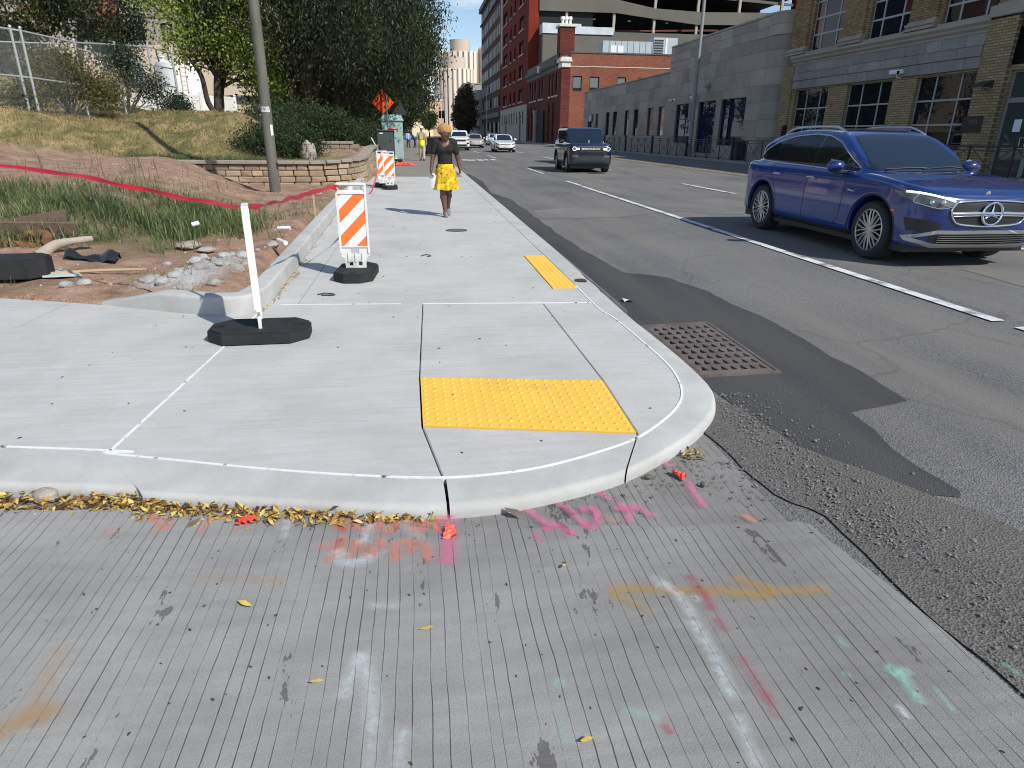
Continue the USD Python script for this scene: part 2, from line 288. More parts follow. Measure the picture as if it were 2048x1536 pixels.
    _mats[name] = usdkit.material(stage, '/World/Looks/' + name, N, L, surface='p.BSDF'); return _mats[name]
def asphalt(name, c, tan, coarse=1.0, stains=True):
    c = np.array(c)
    N = {'g': ('geometry', {}), 'p': ('principled_bsdf', {'roughness': .86, 'specular_ior_level': .35}),
         'v': ('voronoi_texture', {'scale': 115. / coarse}), 'rv': ('rgb_ramp', {'ramp': [(0., c * .6), (.35, c * .95), (.8, c * 1.2), (1., c * 1.45)]}),
         'sv': ('separate_color', {}), 'n2': ('noise_texture', {'scale': .35, 'detail': 8.0, 'roughness': .62, 'distortion': .4}), 'r2': ('rgb_ramp', {'ramp': [(.3, (.78,) * 3), (.5, (1, 1, 1)), (.72, (1.25,) * 3)]}), 'x2': ('mix', {'mix_type': 'multiply', 'fac': 1.0}),
         'mp': ('mapping', {'scale': (1.5, .16, 1)}), 'n4': ('noise_texture', {'scale': 1.0, 'detail': 6.0}), 'r4': ('rgb_ramp', {'ramp': [(.42, (0, 0, 0)), (.66, (.8,) * 3)]}), 'x4': ('mix', {'mix_type': 'mix', 'color2': tuple(tan)}),
         'b': ('bump', {'strength': .9, 'distance': .006 * coarse}),
         'vc': ('voronoi_texture', {'feature': 'distance_to_edge', 'scale': .34, 'randomness': 1.0}), 'wob': ('noise_texture', {'scale': 1.2, 'detail': 6.0}), 'wm': ('mix', {'mix_type': 'linear_light', 'fac': .35}), 'rc': ('rgb_ramp', {'ramp': [(.002, (.45,) * 3), (.006, (1, 1, 1))]}), 'x5': ('mix', {'mix_type': 'multiply', 'fac': .4 if stains else 0.})}
    L = [('g.position', 'v.vector'), ('v.color', 'sv.color'), ('sv.r', 'rv.fac'), ('g.position', 'n2.vector'), ('n2.fac', 'r2.fac'), ('rv.color', 'x2.color1'), ('r2.color', 'x2.color2'), ('g.position', 'mp.vector'), ('mp.vector', 'n4.vector'), ('n4.fac', 'r4.fac'), ('r4.color', 'x4.fac'), ('x2.color', 'x4.color1'),
         ('g.position', 'wob.vector'), ('g.position', 'wm.color1'), ('wob.color', 'wm.color2'), ('wm.color', 'vc.vector'), ('vc.distance', 'rc.fac'), ('x4.color', 'x5.color1'), ('rc.color', 'x5.color2'), ('x5.color', 'p.base_color'), ('v.distance', 'b.height'), ('b.normal', 'p.normal')]
    _mats[name] = usdkit.material(stage, '/World/Looks/' + name, N, L, surface='p.BSDF'); return _mats[name]
M_walk = conc('sidewalk_concrete', (.47, .475, .465), (.37, .355, .335))
M_walk_old = conc('old_sidewalk_concrete', (.24, .225, .205), (.15, .14, .13))
M_curb = conc('curb_concrete', (.46, .465, .455), (.3, .285, .265), broom=False)
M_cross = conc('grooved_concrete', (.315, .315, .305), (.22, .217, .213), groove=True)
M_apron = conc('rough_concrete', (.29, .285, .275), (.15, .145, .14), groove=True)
M_road = asphalt('worn_asphalt', (.14, .14, .142), (.195, .185, .168))
M_patch = asphalt('new_asphalt', (.05, .051, .056), (.085, .083, .08), .7, False)
M_coarse = asphalt('coarse_asphalt', (.11, .105, .10), (.14, .13, .115), 1.15, False)
M_roadconc = pm('road_concrete_patch', (.185, .18, .168), .9, .14, 1.2, (.13, .127, .12), (.3, .6), fine=.15, bump=.003)
M_joint = pm('white_sealant', (.72, .74, .74), .6, .12, 30, (.12, .11, .1), (.6, .66))
M_gap = pm('joint_gap', (.03, .028, .026), .95, .2)
M_line = pm('road_paint_white', (.62, .63, .63), .7, .1, 8, (.2, .2, .205), (.5, .62), fine=.2, fscale=90)
M_liney = pm('road_paint_yellow', (.55, .36, .09), .7, .1, 4, (.2, .19, .16), (.42, .6), fine=.2, fscale=90)
M_tact = pm('tactile_yellow', (.82, .49, .07), .6, .05, 4, (.6, .36, .08), (.58, .75), fine=.06)
struct('ground', B((-2500, -600, -1.0), (2500, 4000, -.35)), pm('far_ground', (.16, .16, .15), .95, .2, .02))
# main street: strips following its crown
xs = np.array([1.55, 1.9, 3.0, 5.5, 9, 13, 16, 19.05]); ys = np.concatenate([np.arange(-12, 30, 3.), np.arange(30, 520, 35.)])
P = np.array([[(x, y, zroad(x)) for x in xs] for y in ys])
road = struct('road', MB().grid(P, flip=True), M_road)
for sx, y0, y1 in ((19.0, -12, 480),):
    struct('far_curb', MB().box((19.0, y0, -.2), (19.18, y1, .1)), pm('far_curb_concrete', (.27, .265, .25), .9, .15, 1.5))
fs = struct('far_sidewalk', B((19.18, -12, -.2), (24.5, 480, .095)), pm('far_walk', (.27, .26, .25), .9, .12, 1.0, (.2, .19, .18)))
def sheet(poly, dz, step=.5):
    """flat polygon laid on the road's crown"""
    P = sg.Polygon(poly) if not hasattr(poly, 'geom_type') else poly
    m = trimesh.creation.extrude_polygon(P, .01, engine='earcut'); keep = np.all(m.vertices[m.faces][:, :, 2] > .005, axis=1)
    v, f = np.array(m.vertices), np.array(m.faces)[keep]
    v, f = trimesh.remesh.subdivide_to_size(v, f, step) if step else (v, f)
    v[:, 2] = zroad(v[:, 0]) + dz; return v, f
def jag(poly, amp, step=.12, seed=0):
    """roughens a polygon's outline"""
    g = sg.Polygon(poly).exterior; n = int(g.length / step); p = np.array([g.interpolate(i / n, normalized=True).coords[0] for i in range(n)])
    q = np.stack([p[:, 0] * 3, p[:, 1] * 3, np.zeros(n)], 1)
    return p + amp * np.stack([meshkit.fbm(q, 3, seed) - .5, meshkit.fbm(q + 50, 3, seed + 9) - .5], 1) * 2
obj('asphalt_patch', sheet(jag([(1.95, 2.95), (1.9, 3.5), (1.86, 4.0), (1.86, 28), (2.1, 28), (2.25, 24), (2.05, 19), (2.33, 17), (2.33, 12), (2.3, 10.2), (2.42, 7.6), (2.83, 7.3), (3.02, 6.45), (3.1, 5.15), (3.02, 3.42), (2.57, 3.32), (2.49, 2.81), (2.5, 2.3), (2.2, 2.45)], .05), .004), M_patch, road)
obj('asphalt_patch', sheet(jag([(1.5, 3.35), (1.58, 2.75), (1.62, 2.42), (1.72, 2.3), (1.76, 1.0), (1.7, -3), (3.2, -3), (2.75, 1.0), (2.45, 2.2), (1.97, 2.95), (1.93, 3.5), (1.8, 3.6)], .05, .08, 3), .008, .4), M_coarse, road)
obj('concrete_patch', sheet(jag([(2.4, 12.9), (3.96, 12.9), (5.0, 13.5), (5.0, 14.1), (4.1, 15.0), (2.45, 14.4)], .05), .004), M_roadconc, road)
obj('concrete_patch', sheet(jag([(5.2, 16.0), (7.7, 16.7), (8.2, 14.2), (6.4, 12.9), (5.25, 13.8)], .05, .12, 4), .004), M_roadconc, road)
obj('concrete_patch', sheet(jag([(6.3, 4.0), (6.6, 7.2), (8.3, 7.2), (8.3, 4.0)], .02, .15, 5), .004), M_roadconc, road)
obj('concrete_patch', sheet(jag([(5.3, 24), (5.3, 28.0), (8.3, 28.2), (8.3, 24.4)], .05, .2, 6), .004), M_roadconc, road)
def dash(x0, x1, y0, y1, m=M_line, dx=0): obj('lane_line', sheet([(x0, y0), (x1, y0), (x1 + dx, y1), (x0 + dx, y1)], .012, 1.0), m, road)
dash(5.0, 5.13, 4.95, 20.6)
for y0, y1 in ((3.0, 4.75), (20.9, 23.0), (27.4, 31.5), (44.5, 50), (57, 62), (70, 75), (84, 89), (98, 103)): dash(5.03, 5.16, y0, y1)
for y0, y1 in ((4.5, 9.2), (17.6, 21.4), (30, 34), (43, 47), (56, 60), (70, 75)): dash(8.6, 8.74, y0, y1)
for x in (12.75, 13.0): dash(x, x + .13, 8, 64, M_liney)
for k, (x0, x1, y0) in enumerate(((3.0, 3.5, 41), (3.65, 4.0, 41), (2.75, 3.1, 41.5), (4.1, 4.35, 41.2), (4.5, 4.8, 41.3))): dash(x0, x1, y0, y0 + 1.8)
mh = MB().lathe([(0, .022), (.33, .022), (.36, .018), (.36, -.03)], (7.3, 27.4, zroad(7.3)), 24); obj('manhole_cover', mh, pm('iron', (.05, .047, .045), .7, .3, 20), road)
# crossing street (sawn concrete) and the rough apron at the corner
jag_edge = jag([(-24, 3.35), (-9, 3.0), (-1.9, 2.74), (-1.25, 2.67), (-.5, 2.55), (.02, 2.37), (.38, 2.33), (1.0, 2.26), (1.62, 2.22), (1.70, 1.65), (1.72, 1.2), (1.70, -.5), (1.72, -6), (-24, -6)], .022, .07, 2)
cross = struct('crossing_road', MB().poly(jag_edge, -.3, -.06), M_cross)
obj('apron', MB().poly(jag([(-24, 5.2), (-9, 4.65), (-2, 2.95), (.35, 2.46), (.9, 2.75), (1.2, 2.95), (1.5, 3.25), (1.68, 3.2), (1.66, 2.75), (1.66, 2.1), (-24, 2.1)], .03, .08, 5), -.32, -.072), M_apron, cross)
struct('gutter_base', B((-24, -6, -.33), (1.9, 4.8, -.1)), M_gap)
# spray-painted utility marks
def spray(name, col):
    N = {'a': ('attribute', {'attribute': 'edge'}), 'o': ('attribute', {'attribute': 'op'}), 'g': ('geometry', {}), 'n': ('noise_texture', {'scale': 38., 'detail': 6.0, 'roughness': .75}), 's': ('math', {'math_type': 'multiply_add', 'value2': 1.9, 'value3': -.5}), 'i': ('math', {'math_type': 'subtract', 'value1': 1.05}), 'm': ('math', {'math_type': 'multiply', 'use_clamp': True}), 'm2': ('math', {'math_type': 'multiply', 'use_clamp': True}),
         'd': ('diffuse_bsdf', {'color': tuple(col)}), 't': ('transparent_bsdf', {}), 'mx': ('mix_closure', {})}
    L = [('a.fac', 'i.value2'), ('g.position', 'n.vector'), ('n.fac', 's.value1'), ('i.value', 'm.value1'), ('s.value', 'm.value2'), ('m.value', 'm2.value1'), ('o.fac', 'm2.value2'), ('m2.value', 'mx.fac'), ('t.BSDF', 'mx.closure1'), ('d.BSDF', 'mx.closure2')]
    _mats[name] = usdkit.material(stage, '/World/Looks/' + name, N, L, surface='mx.closure'); return _mats[name]
SPR = {k: spray('spray_' + k, c) for k, c in dict(orange=(.80, .25, .16), pink=(.80, .17, .36), white=(.72, .78, .8), yellow=(.50, .31, .08), red=(.42, .1, .13), mint=(.36, .66, .56), rust=(.52, .3, .12)).items()}
STROKES = [('orange',0.05,1.0,[(-0.354,2.499),(-0.396,2.487),(-0.389,2.424),(-0.35,2.392),(-0.389,2.424),(-0.353,2.453)]),('orange',0.045,1.0,[(-0.27,2.46),(-0.313,2.448),(-0.312,2.404),(-0.277,2.383),(-0.255,2.408),(-0.27,2.46)]),('orange',0.05,1.0,[(-0.24,2.472),(-0.23,2.461)]),('orange',0.05,1.0,[(-0.183,2.461),(-0.213,2.425),(-0.204,2.374),(-0.162,2.364),(-0.151,2.417),(-0.183,2.461)]),('orange',0.035,1.0,[(-0.12,2.431),(-0.089,2.421)]),('orange',0.045,1.0,[(-0.089,2.399),(-0.021,2.396),(-0.039,2.432)]),('orange',0.045,1.0,[(-0.089,2.355),(-0.028,2.347)]),('orange',0.05,1.0,[(0.049,2.427),(0.016,2.397),(0.024,2.346),(0.051,2.338)]),('orange',0.05,1.0,[(-0.443,2.284),(-0.392,2.282),(-0.368,2.336),(-0.361,2.263),(-0.403,2.187)]),('orange',0.045,1.0,[(-0.302,2.312),(-0.306,2.257),(-0.326,2.201)]),('orange',0.05,1.0,[(-0.28,2.254),(-0.251,2.26),(-0.236,2.209),(-0.265,2.208)]),('orange',0.05,1.0,[(-0.213,2.306),(-0.204,2.244),(-0.231,2.218)]),('orange',0.05,1.0,[(-0.144,2.16),(-0.152,2.238),(-0.123,2.275),(-0.088,2.26),(-0.093,2.201)]),('orange',0.055,1.0,[(-0.088,2.27),(-0.058,2.277),(-0.024,2.212),(-0.022,2.14)]),('white',0.06,0.7,[(-0.21,2.494),(-0.245,2.451),(-0.265,2.376),(-0.276,2.283)]),('white',0.07,0.8,[(-0.369,2.235),(-0.34,2.165),(-0.273,2.166),(-0.209,2.225)]),('white',0.05,0.5,[(-0.26,2.5),(-0.347,2.487)]),('white',0.06,0.5,[(-0.185,2.502),(-0.108,2.401),(-0.047,2.276)]),('white',0.06,0.5,[(-0.62,2.579),(-0.618,2.43)]),('white',0.05,0.5,[(-0.602,2.502),(-0.599,2.371)]),('pink',0.085,0.95,[(0.079,2.531),(0.066,2.262),(0.054,2.126)]),('pink',0.05,1.0,[(0.425,2.453),(0.479,2.353),(0.516,2.314)]),('pink',0.055,1.0,[(0.475,2.297),(0.528,2.313),(0.583,2.246)]),('pink',0.05,0.5,[(0.426,2.271),(0.44,2.206)]),('pink',0.045,1.0,[(0.577,2.491),(0.605,2.435),(0.657,2.3)]),('pink',0.055,1.0,[(0.666,2.428),(0.716,2.422),(0.714,2.351),(0.67,2.289),(0.645,2.321)]),('pink',0.045,1.0,[(0.786,2.555),(0.817,2.495)]),('pink',0.05,1.0,[(0.818,2.42),(0.865,2.404),(0.92,2.429)]),('pink',0.05,1.0,[(0.853,2.458),(0.868,2.394),(0.844,2.316)]),('pink',0.05,0.8,[(0.919,2.408),(0.965,2.341)]),('pink',0.05,1.0,[(1.193,2.914),(1.198,2.871)]),('pink',0.05,0.8,[(1.201,2.843),(1.202,2.775)]),('pink',0.05,0.9,[(1.239,2.606),(1.223,2.537),(1.217,2.393)]),('orange',0.05,0.35,[(0.752,2.367),(0.782,2.314)]),('orange',0.04,0.9,[(1.365,2.293),(1.385,2.241)]),('orange',0.06,0.8,[(-1.192,2.587),(-1.126,2.526),(-1.098,2.532)]),('orange',0.05,0.7,[(-1.133,2.489),(-1.09,2.493)]),('orange',0.06,0.5,[(-0.944,2.523),(-0.948,2.448)]),('orange',0.05,0.4,[(-1.321,2.521),(-1.321,2.484)]),('orange',0.05,0.5,[(-0.812,2.459),(-0.765,2.472)]),('yellow',0.075,0.95,[(0.646,1.879),(0.739,1.875),(0.873,1.848),(1.054,1.822),(1.203,1.782)]),('yellow',0.07,0.8,[(1.136,1.891),(1.186,1.841),(1.224,1.822)]),('yellow',0.06,0.95,[(1.213,1.802),(1.305,1.791),(1.426,1.786)]),('yellow',0.05,0.6,[(0.645,1.845),(0.687,1.813),(0.743,1.747)]),('white',0.05,0.6,[(0.83,1.929),(0.812,1.838)]),('white',0.05,0.8,[(0.839,1.898),(0.877,1.823),(0.886,1.716)]),('white',0.06,0.75,[(0.876,1.68),(0.879,1.574),(0.879,1.498),(0.862,1.372)]),('white',0.05,0.6,[(0.849,1.288),(0.835,1.208),(0.828,1.138)]),('white',0.05,0.8,[(0.923,1.817),(0.946,1.794)]),('red',0.05,0.9,[(0.965,1.92),(0.971,1.818),(0.969,1.738)]),('red',0.045,0.7,[(0.965,1.687),(0.969,1.638)]),('red',0.05,0.6,[(0.964,1.508),(0.967,1.456),(0.964,1.34)]),('red',0.03,0.9,[(0.631,1.291),(0.64,1.269)]),('red',0.04,0.5,[(0.976,1.357),(0.962,1.287)]),('mint',0.035,0.7,[(0.352,1.484),(0.376,1.486)]),('mint',0.04,0.5,[(0.534,1.359),(0.592,1.33),(0.614,1.318)]),('mint',0.05,0.3,[(0.339,1.328),(0.339,1.279)]),('mint',0.045,1.0,[(1.407,1.41),(1.426,1.377),(1.418,1.329),(1.412,1.278)]),('mint',0.04,1.0,[(1.406,1.38),(1.456,1.389)]),('white',0.03,0.9,[(1.333,1.266),(1.334,1.23)]),('mint',0.02,0.6,[(1.494,1.319),(1.485,1.233)]),('mint',0.03,0.5,[(1.329,1.552),(1.329,1.517)]),('mint',0.025,0.5,[(1.25,1.405),(1.263,1.398)]),('mint',0.03,0.6,[(1.787,1.373),(1.796,1.33)]),('white',0.05,0.75,[(-0.243,1.672),(-0.26,1.601),(-0.278,1.517)]),('white',0.06,0.7,[(-0.235,1.665),(-0.208,1.56),(-0.196,1.488),(-0.186,1.379)]),('white',0.055,0.6,[(-0.096,1.367),(-0.109,1.31),(-0.114,1.259)]),('white',0.05,0.4,[(-0.188,1.351),(-0.186,1.269)]),('white',0.04,0.4,[(-0.222,1.906),(-0.126,1.887)]),('rust',0.09,0.9,[(-1.212,1.523),(-1.169,1.534),(-1.125,1.562),(-1.096,1.55)]),('rust',0.08,0.4,[(-1.193,1.813),(-1.166,1.682),(-1.159,1.611),(-1.142,1.543)]),('rust',0.06,0.4,[(-1.185,1.491),(-1.193,1.488)]),('rust',0.05,0.45,[(-0.644,2.096),(-0.561,2.079)]),('rust',0.06,0.3,[(-0.864,2.144),(-0.66,2.11)])]
for k, (c, w, a, pts) in enumerate(STROKES):
    p = curve(np.array(pts), 10, closed=False); t = np.gradient(p, axis=0); t /= np.linalg.norm(t, axis=1, keepdims=True) + 1e-9; nn = np.stack([-t[:, 1], t[:, 0]], 1)
    p = np.vstack([p[0] - t[0] * w * .4, p, p[-1] + t[-1] * w * .4]); nn = np.vstack([nn[0], nn, nn[-1]])
    u = np.linspace(-1, 1, 7); V = np.zeros((len(p), 7, 3)); V[:, :, :2] = p[:, None] + nn[:, None] * (u[None, :, None] * w * .62); V[:, :, 2] = -.056 + .0009 * (k % 4)
    e = np.abs(u)[None].repeat(len(p), 0); e[0] = e[-1] = 1.0
    v, f = MB().grid(V).arr(); obj('paint_mark', (v, f), SPR[c], cross, prim={'edge': e.ravel(), 'op': np.full(e.size, a * .86)})
# sidewalk slabs
J = [(-24, 7.6), (-9, 4.55), (-2.14, 3.27), (-1.56, 3.12), (-.8, 2.88), (-.3, 2.75), (.06, 2.69), (.34, 2.7), (.58, 2.75), (.85, 2.86), (1.09, 2.99), (1.3, 3.18), (1.47, 3.38), (1.58, 3.58), (1.655, 3.85), (1.69, 4.2), (1.68, 4.9), (1.655, 5.4), (1.61, 5.92), (1.63, 9), (1.62, 24), (1.62, 200)]
O = [(-24, 7.0), (-9, 4.05), (-1.93, 2.88), (-1.23, 2.71), (-.56, 2.56), (-.2, 2.48), (.07, 2.45), (.3, 2.46), (.49, 2.5), (.72, 2.57), (.93, 2.66), (1.2, 2.84), (1.45, 3.05), (1.65, 3.28), (1.77, 3.5), (1.83, 3.75), (1.845, 4.2), (1.84, 4.9), (1.83, 5.4), (1.82, 5.92), (1.86, 9), (1.87, 24), (1.87, 200)]
Jc = curve(J, 20, False); Oc = curve(O, 20, False); ji = lambda k: k * 20
KF = [(-2.9, 6.24), (-2.3, 5.97), (-1.95, 5.82), (-1.68, 5.76), (-1.5, 5.83), (-1.43, 6.05), (-1.41, 6.5), (-1.46, 8.5), (-1.52, 10.5), (-1.6, 13.5), (-1.66, 17), (-1.68, 22.2)]
walk = struct('sidewalk', MB().poly(sg.Polygon([(-9, 4.6), (-2.1, 3.3), (.06, 2.75), (1.0, 3.05), (1.5, 3.6), (1.6, 4.2), (1.55, 6), (1.58, 200), (-2, 200), (-1.5, 6), (-9, 8)]), -.14, -.032), M_gap)
A0, A1 = (-1.42, 6.12), (1.605, 5.92)
cutB = [(0.0, 6.03), (-.03, 4.05)]; cutC = [(1.13, 5.955), (1.15, 3.86), (1.12, 3.05)]
TL = [(-.04, 4.05), (1.15, 3.86), (1.12, 3.05), (-.03, 3.27)]
slabs = [
    [(-3.22, 6.38), (-3.24, 5.62), (-3.6, 3.56)] + [tuple(p) for p in Jc[ji(1):ji(1) + 1]] + [(-24, 7.6), (-24, 12), (-9, 8.2), (-5.5, 7.05), (-3.94, 6.62)],
    [(-3.6, 3.55)] + [tuple(p) for p in Jc[ji(2):ji(3)]] + [(-1.58, 3.125), (-1.48, 4.77), (-1.44, 5.84), (-1.68, 5.78), (-1.95, 5.84), (-2.3, 5.99), (-2.9, 6.26), (-3.22, 6.38), (-3.24, 5.62)],
    [(-1.58, 3.125)] + [tuple(p) for p in Jc[ji(3):ji(6) + 1]] + [(-.03, 3.27), (-.04, 4.05), (0, 6.03), A0, (-1.45, 6.0), (-1.44, 5.84), (-1.48, 4.77)],
    [tuple(p) for p in Jc[ji(6):ji(10) + 1]] + [(1.12, 3.05), (-.03, 3.27)],
    [(-.04, 4.05), (1.15, 3.86), (1.13, 5.955), (0, 6.03)],
    [(1.12, 3.05)] + [tuple(p) for p in Jc[ji(10):ji(18) + 1]] + [A1, (1.13, 5.955), (1.15, 3.86)]]
far = sg.Polygon([(-1.15, 6.1), A1] + [tuple(p) for p in Jc[ji(18):ji(20)]] + [(1.62, 25), (-1.15, 25)]).buffer(0).difference(sg.box(1.345, 6.55, 1.7, 8.53))
slabs += [far, [A0, (-1.15, 6.1), (-1.15, 25), (-1.7, 25), (-1.68, 22.2), (-1.66, 17), (-1.6, 13.5), (-1.52, 10.5), (-1.46, 8.5), (-1.41, 6.5)]]
for k, s in enumerate(slabs):
    P = s if hasattr(s, 'geom_type') else sg.Polygon(s).buffer(0)
    P = P.buffer(-.004); Q = P.buffer(-.004)
    obj('slab', MB().poly(P, -.12, -.004).poly(Q, -.06, -.0003 * k), M_walk, walk)
for k in range(22):
    obj('slab', MB().box((-2.2, 25.02 + k * 3, -.12), (1.615, 28.0 + k * 3, -.002)), M_walk_old, walk)
obj('slab', MB().box((-3.4, 91.02, -.12), (1.615, 300, -.002)), M_walk_old, walk)
# white joint strips
def strip(path, w, z=-.0005, m=M_joint, name='joint_seal'):
    g = sg.LineString(path).buffer(w / 2, cap_style=2); return obj(name, MB().poly(g, -.03, z + .0035), m, walk)
strip(Jc[ji(1) + 8:ji(10)], .012); strip(Jc[ji(10) + 1:ji(19) - 8], .014); strip([(-1.575, 3.15), (-1.48, 4.77), (-1.44, 5.8)], .013); strip([(-1.3, 6.115), (-.2, 6.04)], .009); strip([(.0, 6.03), (1.6, 5.922)], .009)
# curb sections
def section(i0, i1):
    o, j = Oc[i0:i1 + 1], Jc[i0:i1 + 1]; d = o - j; L = np.linalg.norm(d, axis=1, keepdims=True); d = d / L
    rows = [(j + d * .006, -.1), (j + d * .006, -.006), (j + d * .012, -.001), (j + d * (L * .5), -.003), (o - d * .045, -.008), (o - d * .018, -.016), (o - d * .004, -.033), (o, -.055), (o + d * .006, -.13)]
    G = np.array([np.column_stack([p, np.full(len(p), z)]) for p, z in rows]); m = MB().grid(G, flip=True)
    for e in (0, -1): q = G[:, e]; c = q.mean(0); m.add(np.vstack([q, c]), [[k, k + 1, len(q)] for k in range(len(q) - 1)] + [[k + 1, k, len(q)] for k in range(len(q) - 1)])
    return m
curb = struct('curb', B((1.63, 6, -.2), (1.8, 200, -.06)), M_gap)
for a, b in ((0, ji(6)), (ji(6), ji(10)), (ji(10), ji(18)), (ji(18), ji(20)), (ji(20), ji(21))):
    o = Oc.copy()
    obj('curb_section', section(a + (1 if a in (ji(6), ji(10)) else 0), b), M_curb, curb, smooth=40)
# raised kerb at the back of the walk
kerb = struct('back_kerb', B((-1.66, 6.8, -.15), (-1.6, 12, .0)), M_gap)
Kc = curve(KF, 6, False); t = np.gradient(Kc, axis=0); t /= np.linalg.norm(t, axis=1, keepdims=True); nb = np.stack([-t[:, 1], t[:, 0]], 1)
def ksec(i0, i1):
    f, n = Kc[i0:i1 + 1], nb[i0:i1 + 1]; s = np.linspace(0, 1, len(Kc))[i0:i1 + 1]; hh = (.03 + .135 * smoothstep(0, .1, s))[:, None]
    rows = [(f, -.06), (f + n * .008, .8), (f + n * .014, .93), (f + n * .028, 1.0), (f + n * .165, 1.0), (f + n * .18, .93), (f + n * .185, -.4)]
    G = np.array([np.column_stack([p, np.where(z < 0, z, hh[:, 0] * z)]) for p, z in rows]); m = MB().grid(G)
    for e in (0, -1): q = G[:, e]; c = q.mean(0); m.add(np.vstack([q, c]), [[k, k + 1, len(q)] for k in range(len(q) - 1)] + [[k + 1, k, len(q)] for k in range(len(q) - 1)])
    return m
cuts = [0, 15, 42, 49, 56, 66]
for a, b in zip(cuts[:-1], cuts[1:]): obj('kerb_section', ksec(a, b), M_curb, kerb, smooth=40)
# tactile paving
def tactile(corners, nu, nv, label):
    c = np.array(corners, float); at = lambda u, v: (1 - v) * ((1 - u) * c[0] + u * c[1]) + v * ((1 - u) * c[3] + u * c[2])
    t = thing('tactile_paving', label, 'tactile paving'); P = sg.Polygon(c).buffer(-.006)
    obj('tile', MB().poly(P, -.03, .002), M_tact, t); m = MB()
    for i in range(nu):
        for j in range(nv):
            p = at((i + .5) / nu, (j + .5) / nv); m.lathe([(.0117, .001), (.0105, .0045), (.007, .0062), (0, .0064)], (*p, .001), 8)
    obj('dome', m, M_tact, t, smooth=60, kind='stuff'); return t
tactile(TL, 20, 11, 'large yellow tactile paving panel with raised domes at the street corner')
tactile([(1.345, 8.53), (1.62, 8.53), (1.62, 6.55), (1.345, 6.55)], 5, 33, 'narrow yellow tactile paving strip beside the curb on the long sidewalk')
# ---------------------------------------------------------------- buildings
def brickmat(name, c1, c2, mortar, bw, rh, plane='x', ms=.012, bump=.006, dirt=.12):
    """bricks too far away to build one by one; plane: the axis that the wall faces along"""
    N = {'g': ('geometry', {}), 's': ('separate_xyz', {}), 'c': ('combine_xyz', {}), 'b': ('brick_texture', {'color1': tuple(c1), 'color2': tuple(c2), 'mortar': tuple(mortar), 'scale': 1.0, 'brick_width': bw, 'row_height': rh, 'mortar_size': ms, 'mortar_smooth': .3, 'bias': 0.0}),
         'n': ('noise_texture', {'scale': .5, 'detail': 7.0, 'roughness': .65}), 'r': ('rgb_ramp', {'ramp': [(.3, (1 - dirt * 2,) * 3), (.7, (1 + dirt,) * 3)]}), 'm': ('mix', {'mix_type': 'multiply', 'fac': 1.0}), 'bp': ('bump', {'strength': 1.0, 'distance': bump, 'invert': True}), 'p': ('principled_bsdf', {'roughness': .9, 'specular_ior_level': .06})}
    L = [('g.position', 's.vector'), ('s.y' if plane == 'x' else 's.x', 'c.x'), ('s.z', 'c.y'), ('c.vector', 'b.vector'), ('g.position', 'n.vector'), ('n.fac', 'r.fac'), ('b.color', 'm.color1'), ('r.color', 'm.color2'), ('m.color', 'p.base_color'), ('b.fac', 'bp.height'), ('bp.normal', 'p.normal')]
    _mats[name] = usdkit.material(stage, '/World/Looks/' + name, N, L, surface='p.BSDF'); return _mats[name]
M_yb = brickmat('yellow_brick', (.40, .32, .185), (.30, .225, .12), (.17, .14, .10), .31, .1, 'x', .016, .012, .1)
M_yb2 = brickmat('rusty_yellow_brick', (.40, .30, .16), (.27, .165, .085), (.16, .12, .09), .31, .1, 'x', .016, .014, .16)
M_lime = pm('limestone', (.33, .295, .245), .85, .1, 1.3, (.25, .225, .19), (.5, .72), fine=.06, fscale=40, bump=.003, bscale=30)
M_lime2 = pm('limestone_dark', (.285, .255, .21), .85, .1, 1.3, (.2, .19, .18), (.45, .72), fine=.06, fscale=40, bump=.003, bscale=30)
M_lime3 = pm('limestone_light', (.37, .335, .28), .85, .1, 1.3, (.27, .26, .24), (.5, .72), fine=.06, fscale=40, bump=.003, bscale=30)
M_graystone = pm('grey_panel_stone', (.25, .238, .225), .8, .1, 2.0, (.19, .18, .172), fine=.05, bump=.002)
M_graystone2 = pm('grey_panel_stone_light', (.30, .285, .268), .8, .1, 2.0, (.23, .22, .205), fine=.05, bump=.002)
M_mort = pm('mortar', (.16, .15, .14), .95, .15)
M_frame = pm('window_frame_grey', (.33, .35, .36), .5, .05, 8)
M_glass = glassmat('dark_glass', (.006, .007, .009), .015)
M_glass_blue = glassmat('blue_glass', (.006, .009, .03), .02)
M_dark = pm('dark_interior', (.012, .012, .013), .9, .3)
M_red = brickmat('red_tower_brick', (.18, .032, .018), (.145, .025, .015), (.13, .036, .022), .45, .15, 'x', .012, .0, .12)
M_redside = brickmat('orange_red_brick', (.21, .036, .02), (.18, .03, .017), (.15, .036, .022), .45, .15, 'y', .012, .0, .07)
M_pink = brickmat('pink_brick', (.27, .095, .06), (.2, .062, .04), (.22, .115, .085), .42, .14, 'y', .022, .0, .12)
M_pinkf = brickmat('dark_red_brick', (.15, .045, .036), (.11, .033, .028), (.1, .045, .04), .45, .15, 'x', .012, .0, .12)
M_brown = brickmat('brown_tower_brick', (.10, .06, .048), (.07, .043, .038), (.09, .07, .06), .5, .2, 'x', .015, .0, .1)
M_conc = pm('building_concrete', (.30, .29, .265), .85, .12, .5, (.23, .22, .2), fine=.05)
M_cornice = pm('sooty_cornice', (.10, .10, .088), .85, .3, .8)
M_white = pm('white_stone', (.62, .58, .5), .7, .1, 2)
def fx(P, X, d):
    """polygon in (y, z) standing on the plane x = X, d thick towards +x"""
    m = MB().poly(P, 0, d); v, f = m.arr(); return (np.column_stack([v[:, 2] + X, v[:, 0], v[:, 1]]), f)
